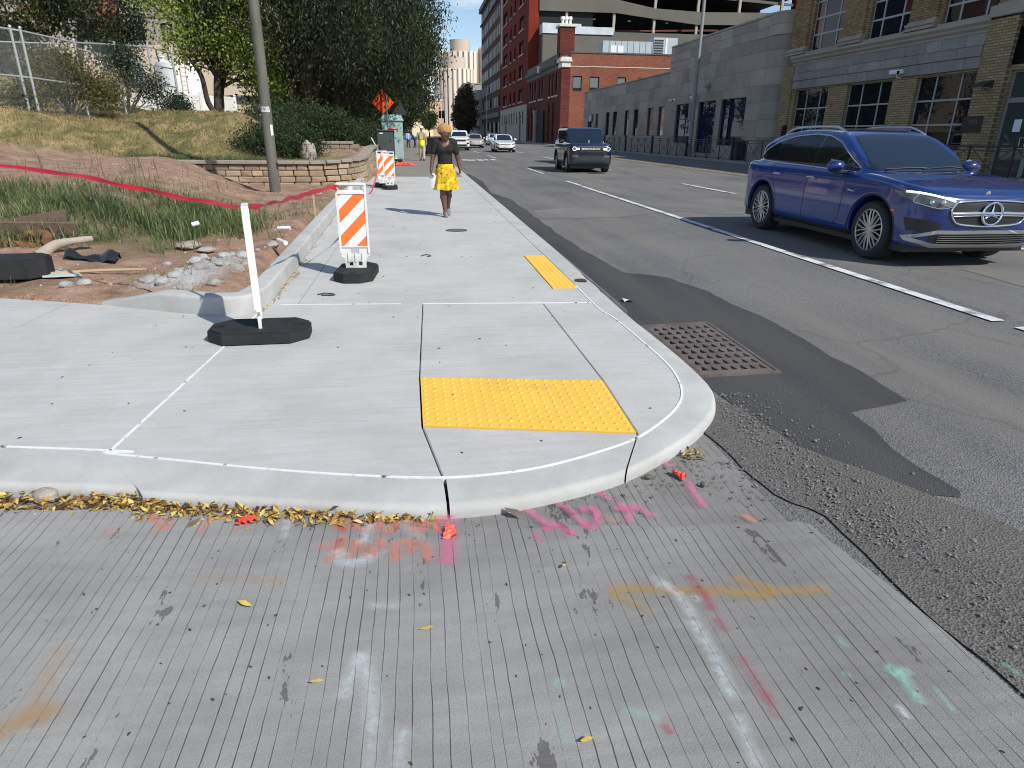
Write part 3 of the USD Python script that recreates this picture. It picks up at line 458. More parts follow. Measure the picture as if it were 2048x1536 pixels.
def fy(P, Y, d):
    m = MB().poly(P, 0, d); v, f = m.arr(); return (np.column_stack([v[:, 0], v[:, 2] + Y, v[:, 1]]), f[:, ::-1])
def grid_frame(y0, y1, z0, z1, cols, rows, w=.05):
    g = sg.box(y0, z0, y1, z1); holes = []
    cy = [y0] + [y0 + (y1 - y0) * c for c in cols] + [y1]; cz = [z0] + list(rows) + [z1]
    for a, b in zip(cy[:-1], cy[1:]):
        for c, d in zip(cz[:-1], cz[1:]): holes.append((a + w / 2, c + w / 2, b - w / 2, d - w / 2))
    return g.difference(unary_union([sg.box(*h) for h in holes])), holes
def window_x(parent, X, y0, y1, z0, z1, cols, rows, w=.06, glass=None, fm=None, depth=.06, bright=()):
    g, holes = grid_frame(y0, y1, z0, z1, cols, rows, w); wnd = obj('window', fx(g, X, depth), fm or M_frame, parent)
    for k, h in enumerate(holes):
        obj('pane', fx(sg.box(h[0] - .01, h[1] - .01, h[2] + .01, h[3] + .01), X + depth * .5, .01), bright[k] if k < len(bright) and bright[k] else (glass or M_glass), wnd)
    return wnd
# ---- yellow brick building
yb = thing('brick_building', 'yellow brick building with grey stone belt and large grid windows behind the blue SUV', 'building')
YX = 21.3
lowW = [(34.4, 37.6, 1.02, 3.95), (29.5, 32.8, 1.02, 3.94), (24.72, 27.96, 1.02, 3.93)]; upW = [(34.2, 37.05, 5.86, 9.3), (29.36, 32.12, 5.84, 9.3), (24.6, 27.35, 5.84, 9.3)]
door = (20.3, 23.17, .1, 3.83)
cut = unary_union([sg.box(a, c, b, d) for a, b, c, d in lowW + upW + [door]])
obj('wall', fx(sg.box(10, .08, 39.1, 4.0).difference(cut), YX, .3), M_yb, yb)
obj('wall', fx(sg.box(10, 5.25, 39.1, 10.5).difference(cut), YX + .1, .3), M_yb2, yb)
obj('inner_shell', MB().box((YX + .42, 10, 0), (YX + 12, 39.05, 10.45)), M_dark, yb)
obj('roof', B((YX - .1, 9.9, 10.5), (YX + 12, 39.2, 10.8)), M_lime, yb)
obj('side_wall', B((YX + .32, 39.07, 0), (YX + 12, 39.2, 10.5)), M_yb2, yb)
for k, (a, b, c, d) in enumerate(lowW): window_x(yb, YX + .18, a, b, c, d, (.3, .7) if k != 2 else (.28, .70), (2.03, 2.97), .07)
M_redblind = glassmat('red_blind_glass', (.10, .022, .022), .05)
for k, (a, b, c, d) in enumerate(upW): window_x(yb, YX + .24, a, b, c, d, (.24, .72), (6.62, 7.4, 8.2) if k < 2 else (6.5, 7.25, 8.1), .085, bright=((None, None, M_redblind, M_redblind) + (None,) * 4 + (None, M_redblind, M_redblind, None)) if k == 0 else ((None, M_redblind) if k == 1 else ()))
for k, (a, b, c, d) in enumerate(lowW + upW): obj('window_sill', CB((YX + (.05 if k < 3 else .12), (a + b) / 2, c - .06), (.36, b - a + .1, .1), bev=.01), M_lime, yb)
# panels of grey stone over the shop windows, two courses and a raised band
yy = 24.6; r2 = np.random.default_rng(3)
for z0, z1 in ((4.0, 4.42), (4.42, 4.80), (4.80, 5.22)):
    y = 24.62
    while y < 37.88:
        w = min(r2.uniform(.7, 1.5), 37.9 - y); obj('stone_panel', CB((YX + .06 - (.03 if z0 == 4.42 else 0), y + w / 2, (z0 + z1) / 2), (.3, w - .012, z1 - z0 - .014), bev=.008), (M_graystone, M_graystone2, M_graystone)[int(r2.integers(3))], yb); y += w
prof = [(0, 5.22), (-.1, 5.24), (-.1, 5.33), (-.2, 5.42), (-.2, 5.5), (-.3, 5.6), (-.3, 5.72), (0, 5.76)]
G = np.array([[(YX + .1 + p, y, z) for p, z in prof] for y in (24.45, 38.35)]); obj('belt_moulding', MB().grid(G), M_lime, yb)
for y0, y1 in ((37.15, 38.9), (32.25, 34.1), (27.45, 29.25), (22.7, 24.5)):
    m = MB()
    for k, (z0, z1, o) in enumerate(((5.762, 5.86, .3), (5.86, 5.93, .22), (5.93, 6.05, .27), (6.05, 6.12, .18))): m.cbox((YX + .25 - o / 2, (y0 + y1) / 2, (z0 + z1) / 2), (.3 + o, y1 - y0 - (.3 - o) * .6, z1 - z0), bev=.012)
    obj('pilaster_base', m, M_lime, yb); obj('pilaster', B((YX - .02, y0 + .16, 6.12), (YX + .12, y1 - .16, 10.48)), M_yb2, yb)
obj('pier', B((YX - .14, 23.25, .1), (YX - .002, 24.55, 5.6)), M_yb, yb); obj('pier_cap', CB((YX + .02, 23.6, 5.85), (.5, 2.0, .4), bev=.03), M_lime, yb)
obj('pier', B((YX - .1, 37.95, .1), (YX - .002, 39.0, 5.2)), M_yb, yb)
M_door = pm('door_frame_green_grey', (.21, .225, .215), .45, .05)
g, holes = grid_frame(20.3, 23.17, .1, 3.83, (.52,), (2.82,), .17); dr = obj('door', fx(g, YX + .12, .08), M_door, yb)
for h in holes: obj('pane', fx(sg.box(*h), YX + .16, .01), glassmat('door_glass', (.05, .06, .058), .03), dr)
obj('door_handle', T([(YX + .1, 22.05, 1.3), (YX + .02, 22.05, 1.3), (YX + .0, 22.05, 1.55), (YX + .0, 21.8, 1.55), (YX + .0, 21.8, 1.2), (YX + .02, 22.05, 1.2), (YX + .1, 22.05, 1.2)], .02), pm('steel', (.6, .6, .6), .25, .05, metal=1), dr)
obj('notice', fx(sg.box(22.3, 1.75, 22.62, 2.17), YX + .142, .004), pm('paper', (.62, .72, .75), .8, .04), dr)
obj('threshold_step', B((YX - .5, 20.2, .095), (YX + .3, 23.3, .2)), M_lime, yb)
pl = thing('wall_plaque', 'dark bronze plaque with raised numerals on the yellow brick pier beside the glass door', 'plaque', (YX - .145, 24.22, 2.02))
obj('plate', CB((-.012, 0, 0), (.024, .98, .58), bev=.008), pm('dark_bronze', (.03, .027, .026), .45, .3, 12, metal=.4), pl)
tx = meshkit.text_mesh('3811', .13, .008); v = np.array(tx.vertices); v -= [v[:, 0].mean(), v[:, 1].mean(), 0]
obj('numerals', (np.column_stack([-.024 - v[:, 2], -v[:, 0], v[:, 1] + .1]), np.array(tx.faces)), pm('worn_brass', (.2, .18, .16), .45, .1, metal=.6), pl)
def seccam(name, label, X, y, z, m, s=1.0):
    t = thing(name, label, 'camera', (X, y, z)); obj('bracket', T([(0, 0, -.16 * s), (-.16 * s, -.02, -.14 * s), (-.2 * s, -.03, -.02)], .025 * s), m, t)
    obj('housing', CB((-.24 * s, -.06, .04), (.15 * s, .5 * s, .15 * s), rotm(.5, 0, 0), .03 * s), m, t); obj('lens', CB((-.36 * s, -.3 * s, .0), (.1 * s, .06 * s, .1 * s), rotm(.5, 0, 0), .01), M_dark, t); return t
M_wplast = pm('white_plastic', (.7, .71, .71), .45, .04)
seccam('security_camera', 'white box camera on a bracket above the shop windows of the yellow building', YX - .09, 28.9, 4.15, M_wplast, 1.2)
seccam('security_camera', 'white dome-like camera left of the street pole on the stone wall', 20.97, 55.1, 4.12, M_wplast, 1.2)
seccam('security_camera', 'white camera just right of the street pole on the stone wall', 20.97, 50.9, 4.14, M_wplast, 1.2)
fl = thing('wall_light', 'dark wedge-shaped wall light above the bronze plaque', 'wall light', (YX - .145, 23.95, 3.3)); obj('hood', MB().poly([(0, 0), (.42, -.02), (.42, .05), (0, .24)], -.28, .28).xf(rotm(0, 0, math.pi / 2) @ np.eye(3)).xf(rotm(math.pi)), pm('dark_metal', (.06, .055, .05), .5, .1, metal=.5), fl); obj('lamp', B((-.4, -.22, -.03), (-.1, .22, -.005)), M_wplast, fl)
fl = thing('wall_light', 'small wedge-shaped light high on the grey stone wall above the big windows', 'wall light', (20.97, 48.9, 4.75)); obj('hood', MB().poly([(0, 0), (.42, -.02), (.42, .05), (0, .3)], -.3, .3).xf(rotm(0, 0, math.pi / 2)).xf(rotm(math.pi)), pm('grey_metal', (.28, .28, .27), .5, .1), fl); obj('lamp', B((-.4, -.22, -.03), (-.1, .22, -.005)), M_wplast, fl)
bl = thing('alarm_bell', 'small round orange alarm bell on the yellow brick between two windows', 'alarm bell', (YX, 33.9, 3.14)); obj('gong', MB().lathe([(.0, -.09), (.07, -.085), (.12, -.03), (.125, 0)], (0, 0, 0), 16, 'x'), pm('bell_red', (.4, .1, .05), .5, .1), bl, smooth=40)
# ---- grey limestone building
st = thing('stone_building', 'long grey limestone building with a rounded corner and stepped parapet', 'building')
SX = 21.0
bigS = [(50.98, 54.95, .95, 3.83), (47.38, 50.42, .32, 3.83), (42.85, 46.52, .9, 3.84)]
smallS = [(79.06, 80.5), (74.66, 76.05), (71.8, 73.25), (67.55, 68.95), (64.68, 66.05), (60.33, 61.9), (57.6, 59.05)]
cutS = unary_union([sg.box(a, c, b, d) for a, b, c, d in bigS] + [sg.box(a, 1.47, b, 3.79) for a, b in smallS] + [sg.box(82.3, .1, 84.2, 3.0)])
outl = sg.Polygon([(40.9, .08), (86.5, .08), (86.5, 6.35), (57, 6.35), (57, 8.15), (40.9, 8.15)])
obj('wall', fx(outl.buffer(-.01).difference(cutS), SX + .02, .35), M_mort, st)
obj('inner_shell', MB().box((SX + .4, 41, 0), (SX + 14, 86.4, 6.2)).box((SX + .4, 41, 6.2), (SX + 14, 56.9, 8.0)), M_dark, st)
obj('end_wall', B((SX + .4, 86.4, 0), (SX + 14, 86.6, 6.3)), M_lime, st); obj('step_wall', B((SX + .02, 57.0, 6.36), (SX + 14, 57.15, 8.15)), M_lime, st)
r2 = np.random.default_rng(11)
zc = [.09, .55, 1.45, 2.45, 3.45, 4.4, 5.35, 6.3, 7.05, 7.62, 8.16]
for i, (z0, z1) in enumerate(zip(zc[:-1], zc[1:])):
    y = 40.9
    while y < (86.4 if z0 < 6.2 else 57):
        w = r2.uniform(1.1, 2.3); y1 = min(y + w, 86.5 if z0 < 6.2 else 57.0)
        g = sg.box(y, z0, y1, z1).intersection(outl).difference(cutS).buffer(-.009)
        for g in getattr(g, 'geoms', [g]):
          if g.area > .05: obj('stone_block', fx(g, SX + float(r2.uniform(0, .006)), .1), (M_lime, M_lime2, M_lime, M_lime3)[int(r2.integers(4))], st)
        y = y1
def coping(P): obj('coping', P, M_lime3, st)
coping(B((SX - .04, 57.0, 6.35), (SX + .42, 86.6, 6.45))); coping(B((SX - .04, 40.9, 8.16), (SX + .42, 57.1, 8.27)))
for z0, z1 in ((7.05, 7.1), (7.5, 7.56)):
    obj('band', B((SX - .03, 40.9, z0), (SX + .02, 42.6, z1)), M_lime3, st); obj('band', B((SX - .03, 55.4, z0 - .4), (SX + .02, 57.0, z1 - .4)), M_lime3, st)
for k, (z0, z1) in enumerate(zip(zc[:-1], zc[1:])):   # rounded corner, a drum of stone courses
    o = -.05 if z0 >= 7.05 else 0; a = np.linspace(math.pi, 1.5 * math.pi, 11); R = 1.75 - o
    G = np.array([[(SX + 1.75 + R * math.cos(t), 40.9 + R * math.sin(t), z) for t in a] for z in (z0 + .008, z1 - .008)]); obj('corner_stone', MB().grid(G, flip=True), (M_lime, M_lime2, M_lime3)[k % 3], st, smooth=True)
a = np.linspace(math.pi, 1.5 * math.pi, 11); obj('corner_core', MB().poly([(SX + 1.75 + 1.73 * math.cos(t), 40.9 + 1.73 * math.sin(t)) for t in a] + [(SX + 1.75, 40.9)], .05, 8.2).box((SX + 1.75, 39.2, 0), (SX + 14, 41, 8.1)), M_mort, st)
obj('corner_coping', MB().poly([(SX + 1.75 + 1.82 * math.cos(t), 40.9 + 1.82 * math.sin(t)) for t in a] + [(SX + 14, 39.08), (SX + 14, 40.9), (SX + 1.75, 40.9)], 8.16, 8.27), M_lime3, st)
for k, (a_, b, c, d) in enumerate(bigS): window_x(st, SX + .16, a_, b, c, d, ((.55,), (.5,), (.62,))[k], (2.7,) if k != 1 else (1.0, 2.7), .045, M_glass_blue, M_dark)
M_woodpane = pm('wood_behind_glass', (.10, .035, .012), .15, .2, 2, coat=.6)
for k, (a_, b) in enumerate(smallS): window_x(st, SX + .12, a_, b, 1.47, 3.79, (), (), .05, M_woodpane if k in (5, 6, 0) else M_glass, M_dark)
sgn = thing('wall_sign', 'small purple sign board hung above the doorway at the far end of the stone building', 'sign', (SX - .12, 82.5, 3.35)); obj('board', CB((0, 0, 0), (.1, 1.5, .85), bev=.02), pm('purple_board', (.10, .08, .2), .5, .05), sgn); obj('face', B((-.056, -.6, -.28), (-.0505, .6, .28)), pm('lilac_face', (.42, .38, .55), .5, .1, 3), sgn)
# ---- two-storey red brick building
pk = thing('brick_building', 'two-storey red brick building with sooty cornice and white pier capitals', 'building')
sideW = [(22.66, 23.98, 7.35, 9.34), (25.15, 26.55, 7.42, 9.3), (29.25, 30.55, 7.4, 9.3), (32.4, 33.65, 7.4, 9.3)]
obj('side_wall', fy(sg.box(22.25, 0, 38, 12.3).difference(unary_union([sg.box(a, c, b, d) for a, b, c, d in sideW])), 100.9, .3), M_pink, pk)
for a, b, c, d in sideW:
    w = obj('window', fy(sg.box(a, c, b, d).difference(sg.box(a + .1, c + .1, b - .1, d - .1)), 101.02, .08), M_dark, pk); obj('pane', fy(sg.box(a + .08, c + .45, b - .08, d - .08), 101.05, .02), pm('grey_blind', (.12, .15, .15), .5, .05), w); obj('pane', fy(sg.box(a + .08, c + .08, b - .08, c + .45), 101.05, .02), M_glass, w)
obj('corner_pier', B((20.95, 100.85, 0), (22.25, 103.2, 10.4)), M_pinkf, pk); obj('pier_capital', MB().cbox((21.55, 101.9, 10.75), (1.3, 2.5, .7), bev=.04).cbox((21.5, 101.9, 11.3), (1.75, 2.9, .4), bev=.06).cbox((21.55, 101.9, 11.62), (1.5, 2.6, .24), bev=.04), M_white, pk)
obj('coping', B((22.2, 100.8, 12.3), (38.1, 101.3, 12.48)), M_cornice, pk); obj('string_course', B((22.3, 100.86, 10.55), (38, 100.9, 10.63)), M_white, pk)
frontW = [(y, y + 1.5, 6.95, 10.0) for y in (103.6, 106.3, 109.0, 115.4, 118.0, 122.2, 125.0, 127.6)]; arches = [(102.2, 1.3), (105.9, 1.3), (109.4, 1.3), (122.5, 1.3), (126, 1.3), (129, 1.2)]
ag = unary_union([sg.box(y, .4, y + w, 5.4).union(sg.Point(y + w / 2, 5.4).buffer(w / 2)) for y, w in arches])
obj('front_wall', fx(sg.box(103.2, 0, 131.4, 10.3).difference(unary_union([sg.box(a, c, b, d) for a, b, c, d in frontW] + [ag])), 21.0, .4), M_pinkf, pk)
for a, b, c, d in frontW: window_x(pk, 21.22, a, b, c, d, (), (8.7,), .09, M_glass, M_white); obj('window_sill', B((20.9, a - .15, c - .2), (21.2, b + .15, c)), M_white, pk)
obj('arched_glazing', fx(ag, 21.25, .05), M_glass, pk)
prof = [(0, 10.3), (-.12, 10.4), (-.12, 10.9), (-.4, 11.0), (-.55, 11.35), (-.55, 11.5), (-.1, 11.6), (-.1, 12.45), (.4, 12.45)]
obj('cornice', MB().grid(np.array([[(21 + p, y, z) for p, z in prof] for y in (103.25, 131.5)])), M_cornice, pk); obj('pier_capital', MB().cbox((20.8, 117.3, 11.35), (.9, 1.2, .9), bev=.05), M_white, pk)
obj('door_column', MB().lathe([(.42, .1), (.34, .4), (.3, 4.6), (.5, 4.9), (.5, 5.3)], (20.5, 119.6, 0), 16), M_lime3, pk, smooth=40); obj('doorway', B((20.75, 113.5, .1), (20.99, 118.6, 5.0)), M_dark, pk)
obj('roof', MB().box((21.4, 101.2, 11.8), (38, 131.4, 12.0)).box((37.9, 101, 0), (38.2, 131.4, 12.2)), M_cornice, pk); obj('inner_shell', B((21.5, 101.3, 0), (37.8, 131.3, 11.7)), M_dark, pk)
obj('chimney', B((21.25, 104, 12.0), (23.4, 106.2, 16.0)), M_pinkf, pk); obj('chimney_cap', CB((22.3, 105.1, 16.15), (2.6, 2.6, .34), bev=.04), M_white, pk)
for k in range(3): obj('chimney_pot', MB().lathe([(.26, 16.3), (.2, 16.9), (.34, 17.1), (.3, 17.4), (0, 17.5)], (21.75 + k * .55, 105.1, 0), 12), M_wplast, pk, smooth=40)
hv = thing('rooftop_unit', 'long pale blue-grey air handling unit on the roof behind the red brick wall', 'air unit', (29.8, 112, 12.0))
M_hv = pm('galvanised', (.36, .42, .45), .5, .08, 1.0)
obj('casing', MB().box((0, 0, .5), (8.2, 3.0, 3.35)), M_hv, hv); obj('casing', MB().box((8.25, -.1, .3), (12.2, 3.2, 4.0)), M_hv, hv)
for k in range(8): obj('panel_seam', B((1.0 * k + .98, -.03, .5), (1.0 * k + 1.03, 0, 3.3)), M_cornice, hv)
for k in range(2): obj('access_door', B((1.3 + k * 1.15, -.04, .6), (2.2 + k * 1.15, -.002, 2.7)), M_wplast, hv)
for k in range(9): obj('louvre', CB((9.1, -.16, .7 + k * .36), (1.5, .1, .2), rotm(0, 0, .5)), M_cornice, hv)
obj('louvre_frame', B((10.2, -.16, .5), (10.5, -.1, 3.9)), M_wplast, hv); obj('skid', B((.2, .2, 0), (12, 2.8, .5)), M_dark, hv)
# ---- red tower
rt = thing('brick_tower', 'tall red brick block with square and narrow openings over a grey stone base', 'building')
colsR = [(137.6, 143.4), (148.3, 150.6), (154.6, 156.9), (161.2, 168.6)]; floorsR = [7.5 + 4.22 * k for k in range(7)]
cutR = unary_union([sg.box(a, z, b, z + 2.25) for a, b in colsR for z in floorsR])
obj('front_wall', fx(sg.box(132, 6.8, 173.6, 37).difference(cutR), 21, .5), M_red, rt); obj('side_wall', B((21.0, 131.72, 0), (22.85, 131.99, 37)), M_redside, rt)
for i, (a, b) in enumerate(colsR):
    for z in floorsR:
        o = obj('opening', fx(sg.box(a, z, b, z + 2.25), 21.4, .02), M_dark, rt); obj('sill', B((20.86, a - .2, z - .28), (21.05, b + .2, z)), M_lime3, rt)
        if i in (0, 3): obj('mullion', fx(sg.box((a + b) / 2 + .6, z, (a + b) / 2 + 1.0, z + 1.6), 21.2, .1), M_lime, o)
obj('stone_base', fx(sg.box(132, 0, 173.6, 6.78).difference(unary_union([sg.box(y, 3.3, y + 1.6, 5.6) for y in range(136, 171, 4)] + [sg.box(139, .1, 141.6, 5.0), sg.box(161, .1, 163.5, 4.6)])), 20.9, .5), M_lime, rt); obj('inner_shell', B((21.45, 132.2, 0), (33, 173.4, 36.8)), M_dark, rt)
obj('frieze', fx(sg.box(170.2, 17, 173.6, 37), 20.94, .06), M_lime, rt)
for y in range(136, 171, 4): obj('window', fx(sg.box(y, 3.3, y + 1.6, 5.6), 21.2, .05), M_glass, rt)
for y0 in (139, 161):
    for k in range(5): obj('louvre', fx(sg.box(y0 + .05, .3 + k * .95, y0 + 2.4, .75 + k * .95), 21.1, .05), M_lime2, rt)
# ---- brown tower beyond
bt = thing('brick_tower', 'dark brown many-windowed block standing beyond the red tower', 'building')
obj('wall', B((21.0, 174, 0), (40, 223, 36)), M_brown, bt); obj('cornice', MB().box((20.3, 173.6, 35.2), (40.3, 224, 36.4)).box((20.6, 173.8, 31.6), (21, 223.8, 32)), M_cornice, bt); obj('shopfront_band', B((20.5, 174, 5.4), (21, 223, 6.6)), M_cornice, bt)
r2 = np.random.default_rng(5); M_pale = pm('pale_blind', (.42, .40, .37), .6, .1, .4); M_mid = pm('mid_blind', (.2, .19, .18), .5, .1)
for f in range(7):
    for k in range(14):
        y = 176 + k * 3.4; z = 8 + f * 4.0; w = 1.0 if k % 2 else 1.5
        obj('window', B((20.95, y, z), (20.995, y + w, z + 2.3)), (M_pale, M_mid, M_glass, M_pale)[int(r2.integers(4))], bt); obj('sill', B((20.85, y - .15, z - .22), (21, y + w + .15, z)), M_lime2, bt)
for k in range(9): obj('shop_window', B((20.93, 176 + k * 5.2, 1.0), (20.99, 178.6 + k * 5.2, 4.2)), (M_mid, M_glass)[k % 2], bt)
# ---- grey concrete building, towers and other far blocks
gb = thing('concrete_building', 'low grey concrete block with ribbon windows before the pale towers', 'building')
obj('rear_block', B((16.9, 246, 0), (30, 275, 17.6)), M_conc, gb); obj('front_block', MB().poly(curve([(19.2, 262), (17.9, 256), (18.2, 250), (20.2, 236), (24, 232), (30, 232), (30, 262)], 4), 0, 14.8), M_conc, gb, smooth=30)
for z in (3.4, 7.4, 11.2): obj('window', CB((20.9, 235.5, z), (2.4, 1.5, 1.5), rotm(-.75)), M_glass, gb); obj('blind', CB((20.6, 234.6, z), (.9, 1.2, 1.2), rotm(-.75)), M_pale, gb)
for z in (5.6, 9.6, 13.2): obj('joint', CB((18.6, 248, z), (1.2, 12, .12), rotm(.1)), M_cornice, gb)
M_tower = pm('pale_tower_concrete', (.78, .66, .54), .8, .06, .05); M_tdark = pm('tower_recess', (.22, .19, .18), .7, .1)
def lobed(name, label, cx, cy, R, h, z0=0, cap=None, n=26):
    t = thing(name, label, 'tower', group=None)
    obj('core', MB().lathe([(R * .965, z0), (R * .965, h - .3), (0, h - .3)], (cx, cy, 0), 52), M_tdark, t, smooth=30)
    for k in range(n):
        a0 = 2 * math.pi * k / n; aa = np.linspace(a0, a0 + 2 * math.pi / n * .62, 4); o = R * (1.0 if k % 3 else 1.025)
        obj('wall_rib', MB().poly([(cx + o * math.cos(a), cy + o * math.sin(a)) for a in aa] + [(cx + R * .95 * math.cos(a), cy + R * .95 * math.sin(a)) for a in aa[::-1]], z0, h), M_tower, t)
    if cap:
        obj('penthouse', MB().lathe([(cap[0], h - .5), (cap[0], h + cap[1]), (0, h + cap[1])], (cx, cy, 0), 32), pm('penthouse_concrete', (.5, .42, .34), .8, .06, .1), t, smooth=30)
    return t
t = lobed('tower', 'pale ribbed round tower, the lower one standing in front', 22.6, 400, 11.2, 34.2)
obj('plant_room', MB().lathe([(6.5, 34), (6.5, 40.2), (0, 40.2)], (22.2, 400, 0), 32), pm('penthouse_concrete', (.5, .42, .34), .8, .06, .1), t, smooth=30)
lobed('tower', 'pale ribbed round tower with a drum on its roof, standing behind the lower one', 28.6, 445, 13.6, 47.0, 0, (6.2, 7.2)); lobed('tower', 'sliver of a pale ribbed tower showing beside the brown block', 51.5, 440, 12, 50)
tb = thing('apartment_building', 'narrow tan apartment building far down the street left of the towers', 'building'); obj('wall', B((6.0, 330, 0), (12.5, 345, 15.4)), pm('tan_brick', (.56, .38, .24), .8, .08, .3), tb); obj('end_wall', B((5.4, 330.5, 0), (6.0, 345, 14.8)), pm('tan_dark', (.2, .15, .11), .8, .1), tb)
for z in (4, 7, 10, 13):
    for x in (7.3, 8.6): obj('window', B((x, 329.9, z - 1), (x + .6, 329.98, z + .3)), M_mid, tb)
obj('cornice', B((5.3, 329.7, 15.4), (12.7, 345.2, 15.9)), M_tower, tb)
cb = thing('apartment_building', 'cream stepped building at the far end of the street', 'building'); M_cream = pm('cream_render', (.72, .62, .40), .8, .08, .2)
obj('wall', MB().box((-8, 305, 0), (-1.0, 318, 7.2)), M_cream, cb); obj('wall', MB().box((-1.6, 300, 0), (1.2, 318, 9.6)), M_cream, cb); obj('wall', MB().box((1.2, 308, 0), (7.5, 320, 12.2)), M_cream, cb)
for z in (2.6, 5.4): obj('window_band', B((-7, 304.9, z), (-2.5, 304.98, z + 1.0)), M_mid, cb); obj('window_band', B((2.2, 307.9, z + 1), (6.5, 307.98, z + 2.0)), M_mid, cb)
# ---- parking garage
gr = thing('parking_garage', 'concrete multi-storey parking garage with sloping parapet bands above the red brick roof', 'garage')
GY = 131.72; M_gc = pm('garage_concrete', (.125, .117, .098), .85, .1, .35, (.1, .094, .08), fine=.05)
obj('lower_wall', fy([(22.9, 0), (72, 0), (72, 19.4), (22.9, 19.15)], GY, .4), M_gc, gr)
obj('parapet_band', fy([(22.9, 22.25), (37.2, 22.3), (44.6, 21.55), (53, 20.85), (72, 21.3), (72, 23.35), (53.2, 22.95), (44.5, 23.25), (36.8, 24.5), (36.8, 26.2), (22.9, 26.2)], GY - .25, .4), M_gc, gr)
obj('parapet_band', fy([(22.9, 30), (72, 27), (72, 29.5), (22.9, 32.5)], GY - .25, .4), M_gc, gr); obj('parapet_band', fy([(36.8, 26.25), (72, 24.6), (72, 25.0), (36.8, 27)], GY + .6, .3), M_gc, gr)
for x in (28, 36.9, 44.6, 52.9, 61, 69.4): obj('column', B((x - .22, GY + .05, 19.1), (x + .22, GY + .55, 30)), M_lime3, gr)
obj('interior', MB().box((22.9, GY + 14, 0), (72, GY + 14.4, 32)).box((22.9, GY + .5, 26.0), (72, GY + 14, 26.3)).box((22.9, GY + .5, 18.6), (72, GY + 14, 18.9)), M_dark, gr)
obj('ramp', fy([(37, 19.6), (72, 20.8), (72, 21.1), (37, 19.9)], GY + 3, 5), pm('garage_red', (.12, .04, .035), .8, .2), gr); obj('roof_membrane', MB().box((23, 128.5, 18.3), (30, GY - .02, 19.9)).box((30, 128.5, 18.3), (36, GY - .02, 19.5)), pm('white_membrane', (.5, .54, .58), .6, .2, .8), gr); obj('membrane_support', B((23.1, 128.7, 12), (36, GY - .02, 18.3)), M_gc, gr)
for k, x in enumerate((25, 31.5, 33.5, 40.2, 47.5)): obj('ceiling_lamp', CB((x, GY + 1.5, 21.6 - .1 * k), (.5, .3, .15)), pm('lamp_white', (.7, .7, .65), .5, .02), gr)
for k in range(9): obj('ceiling_void', MB().lathe([(0, 0), (.42, 0)], (23.6 + k * 1.45, GY + 13.9, 21.2), 12, 'y'), pm('void_black', (.004, .004, .004), .9, .1), gr)
obj('end_column', B((72.2, GY, 0), (73.5, GY + 2, 30)), M_redside, gr)
# ---------------------------------------------------------------- bank, lawn and retaining wall on the left
WP = [(-7.4, 20.55), (-6.0, 20.5), (-4.6, 20.45), (-3.4, 20.5), (-2.6, 20.72), (-2.0, 21.3), (-1.74, 22.3), (-1.72, 24), (-1.72, 26.5), (-1.72, 29.5)]
Wc = curve(WP, 12, False)
def wall_off(x, y):
    """distance behind (+) or in front (-) of the wall line; west of its end the line swings forward down the bank"""
    L = np.vstack([[(-60, 14.0), (-13, 16.6), (-9.5, 18.6)], Wc, [(-1.72, 120)]]); P = np.stack([x, y], -1).reshape(-1, 1, 2); a, b = L[:-1], L[1:]; e = b - a
    t = np.clip(((P - a) * e).sum(-1) / (e * e).sum(-1), 0, 1); d = np.linalg.norm(P - a - t[..., None] * e, axis=-1); k = d.argmin(1); i = np.arange(len(k))
    s = e[k, 0] * (P[:, 0, 1] - a[k, 1]) - e[k, 1] * (P[:, 0, 0] - a[k, 0]); return (np.sign(s) * d[i, k]).reshape(np.shape(x))
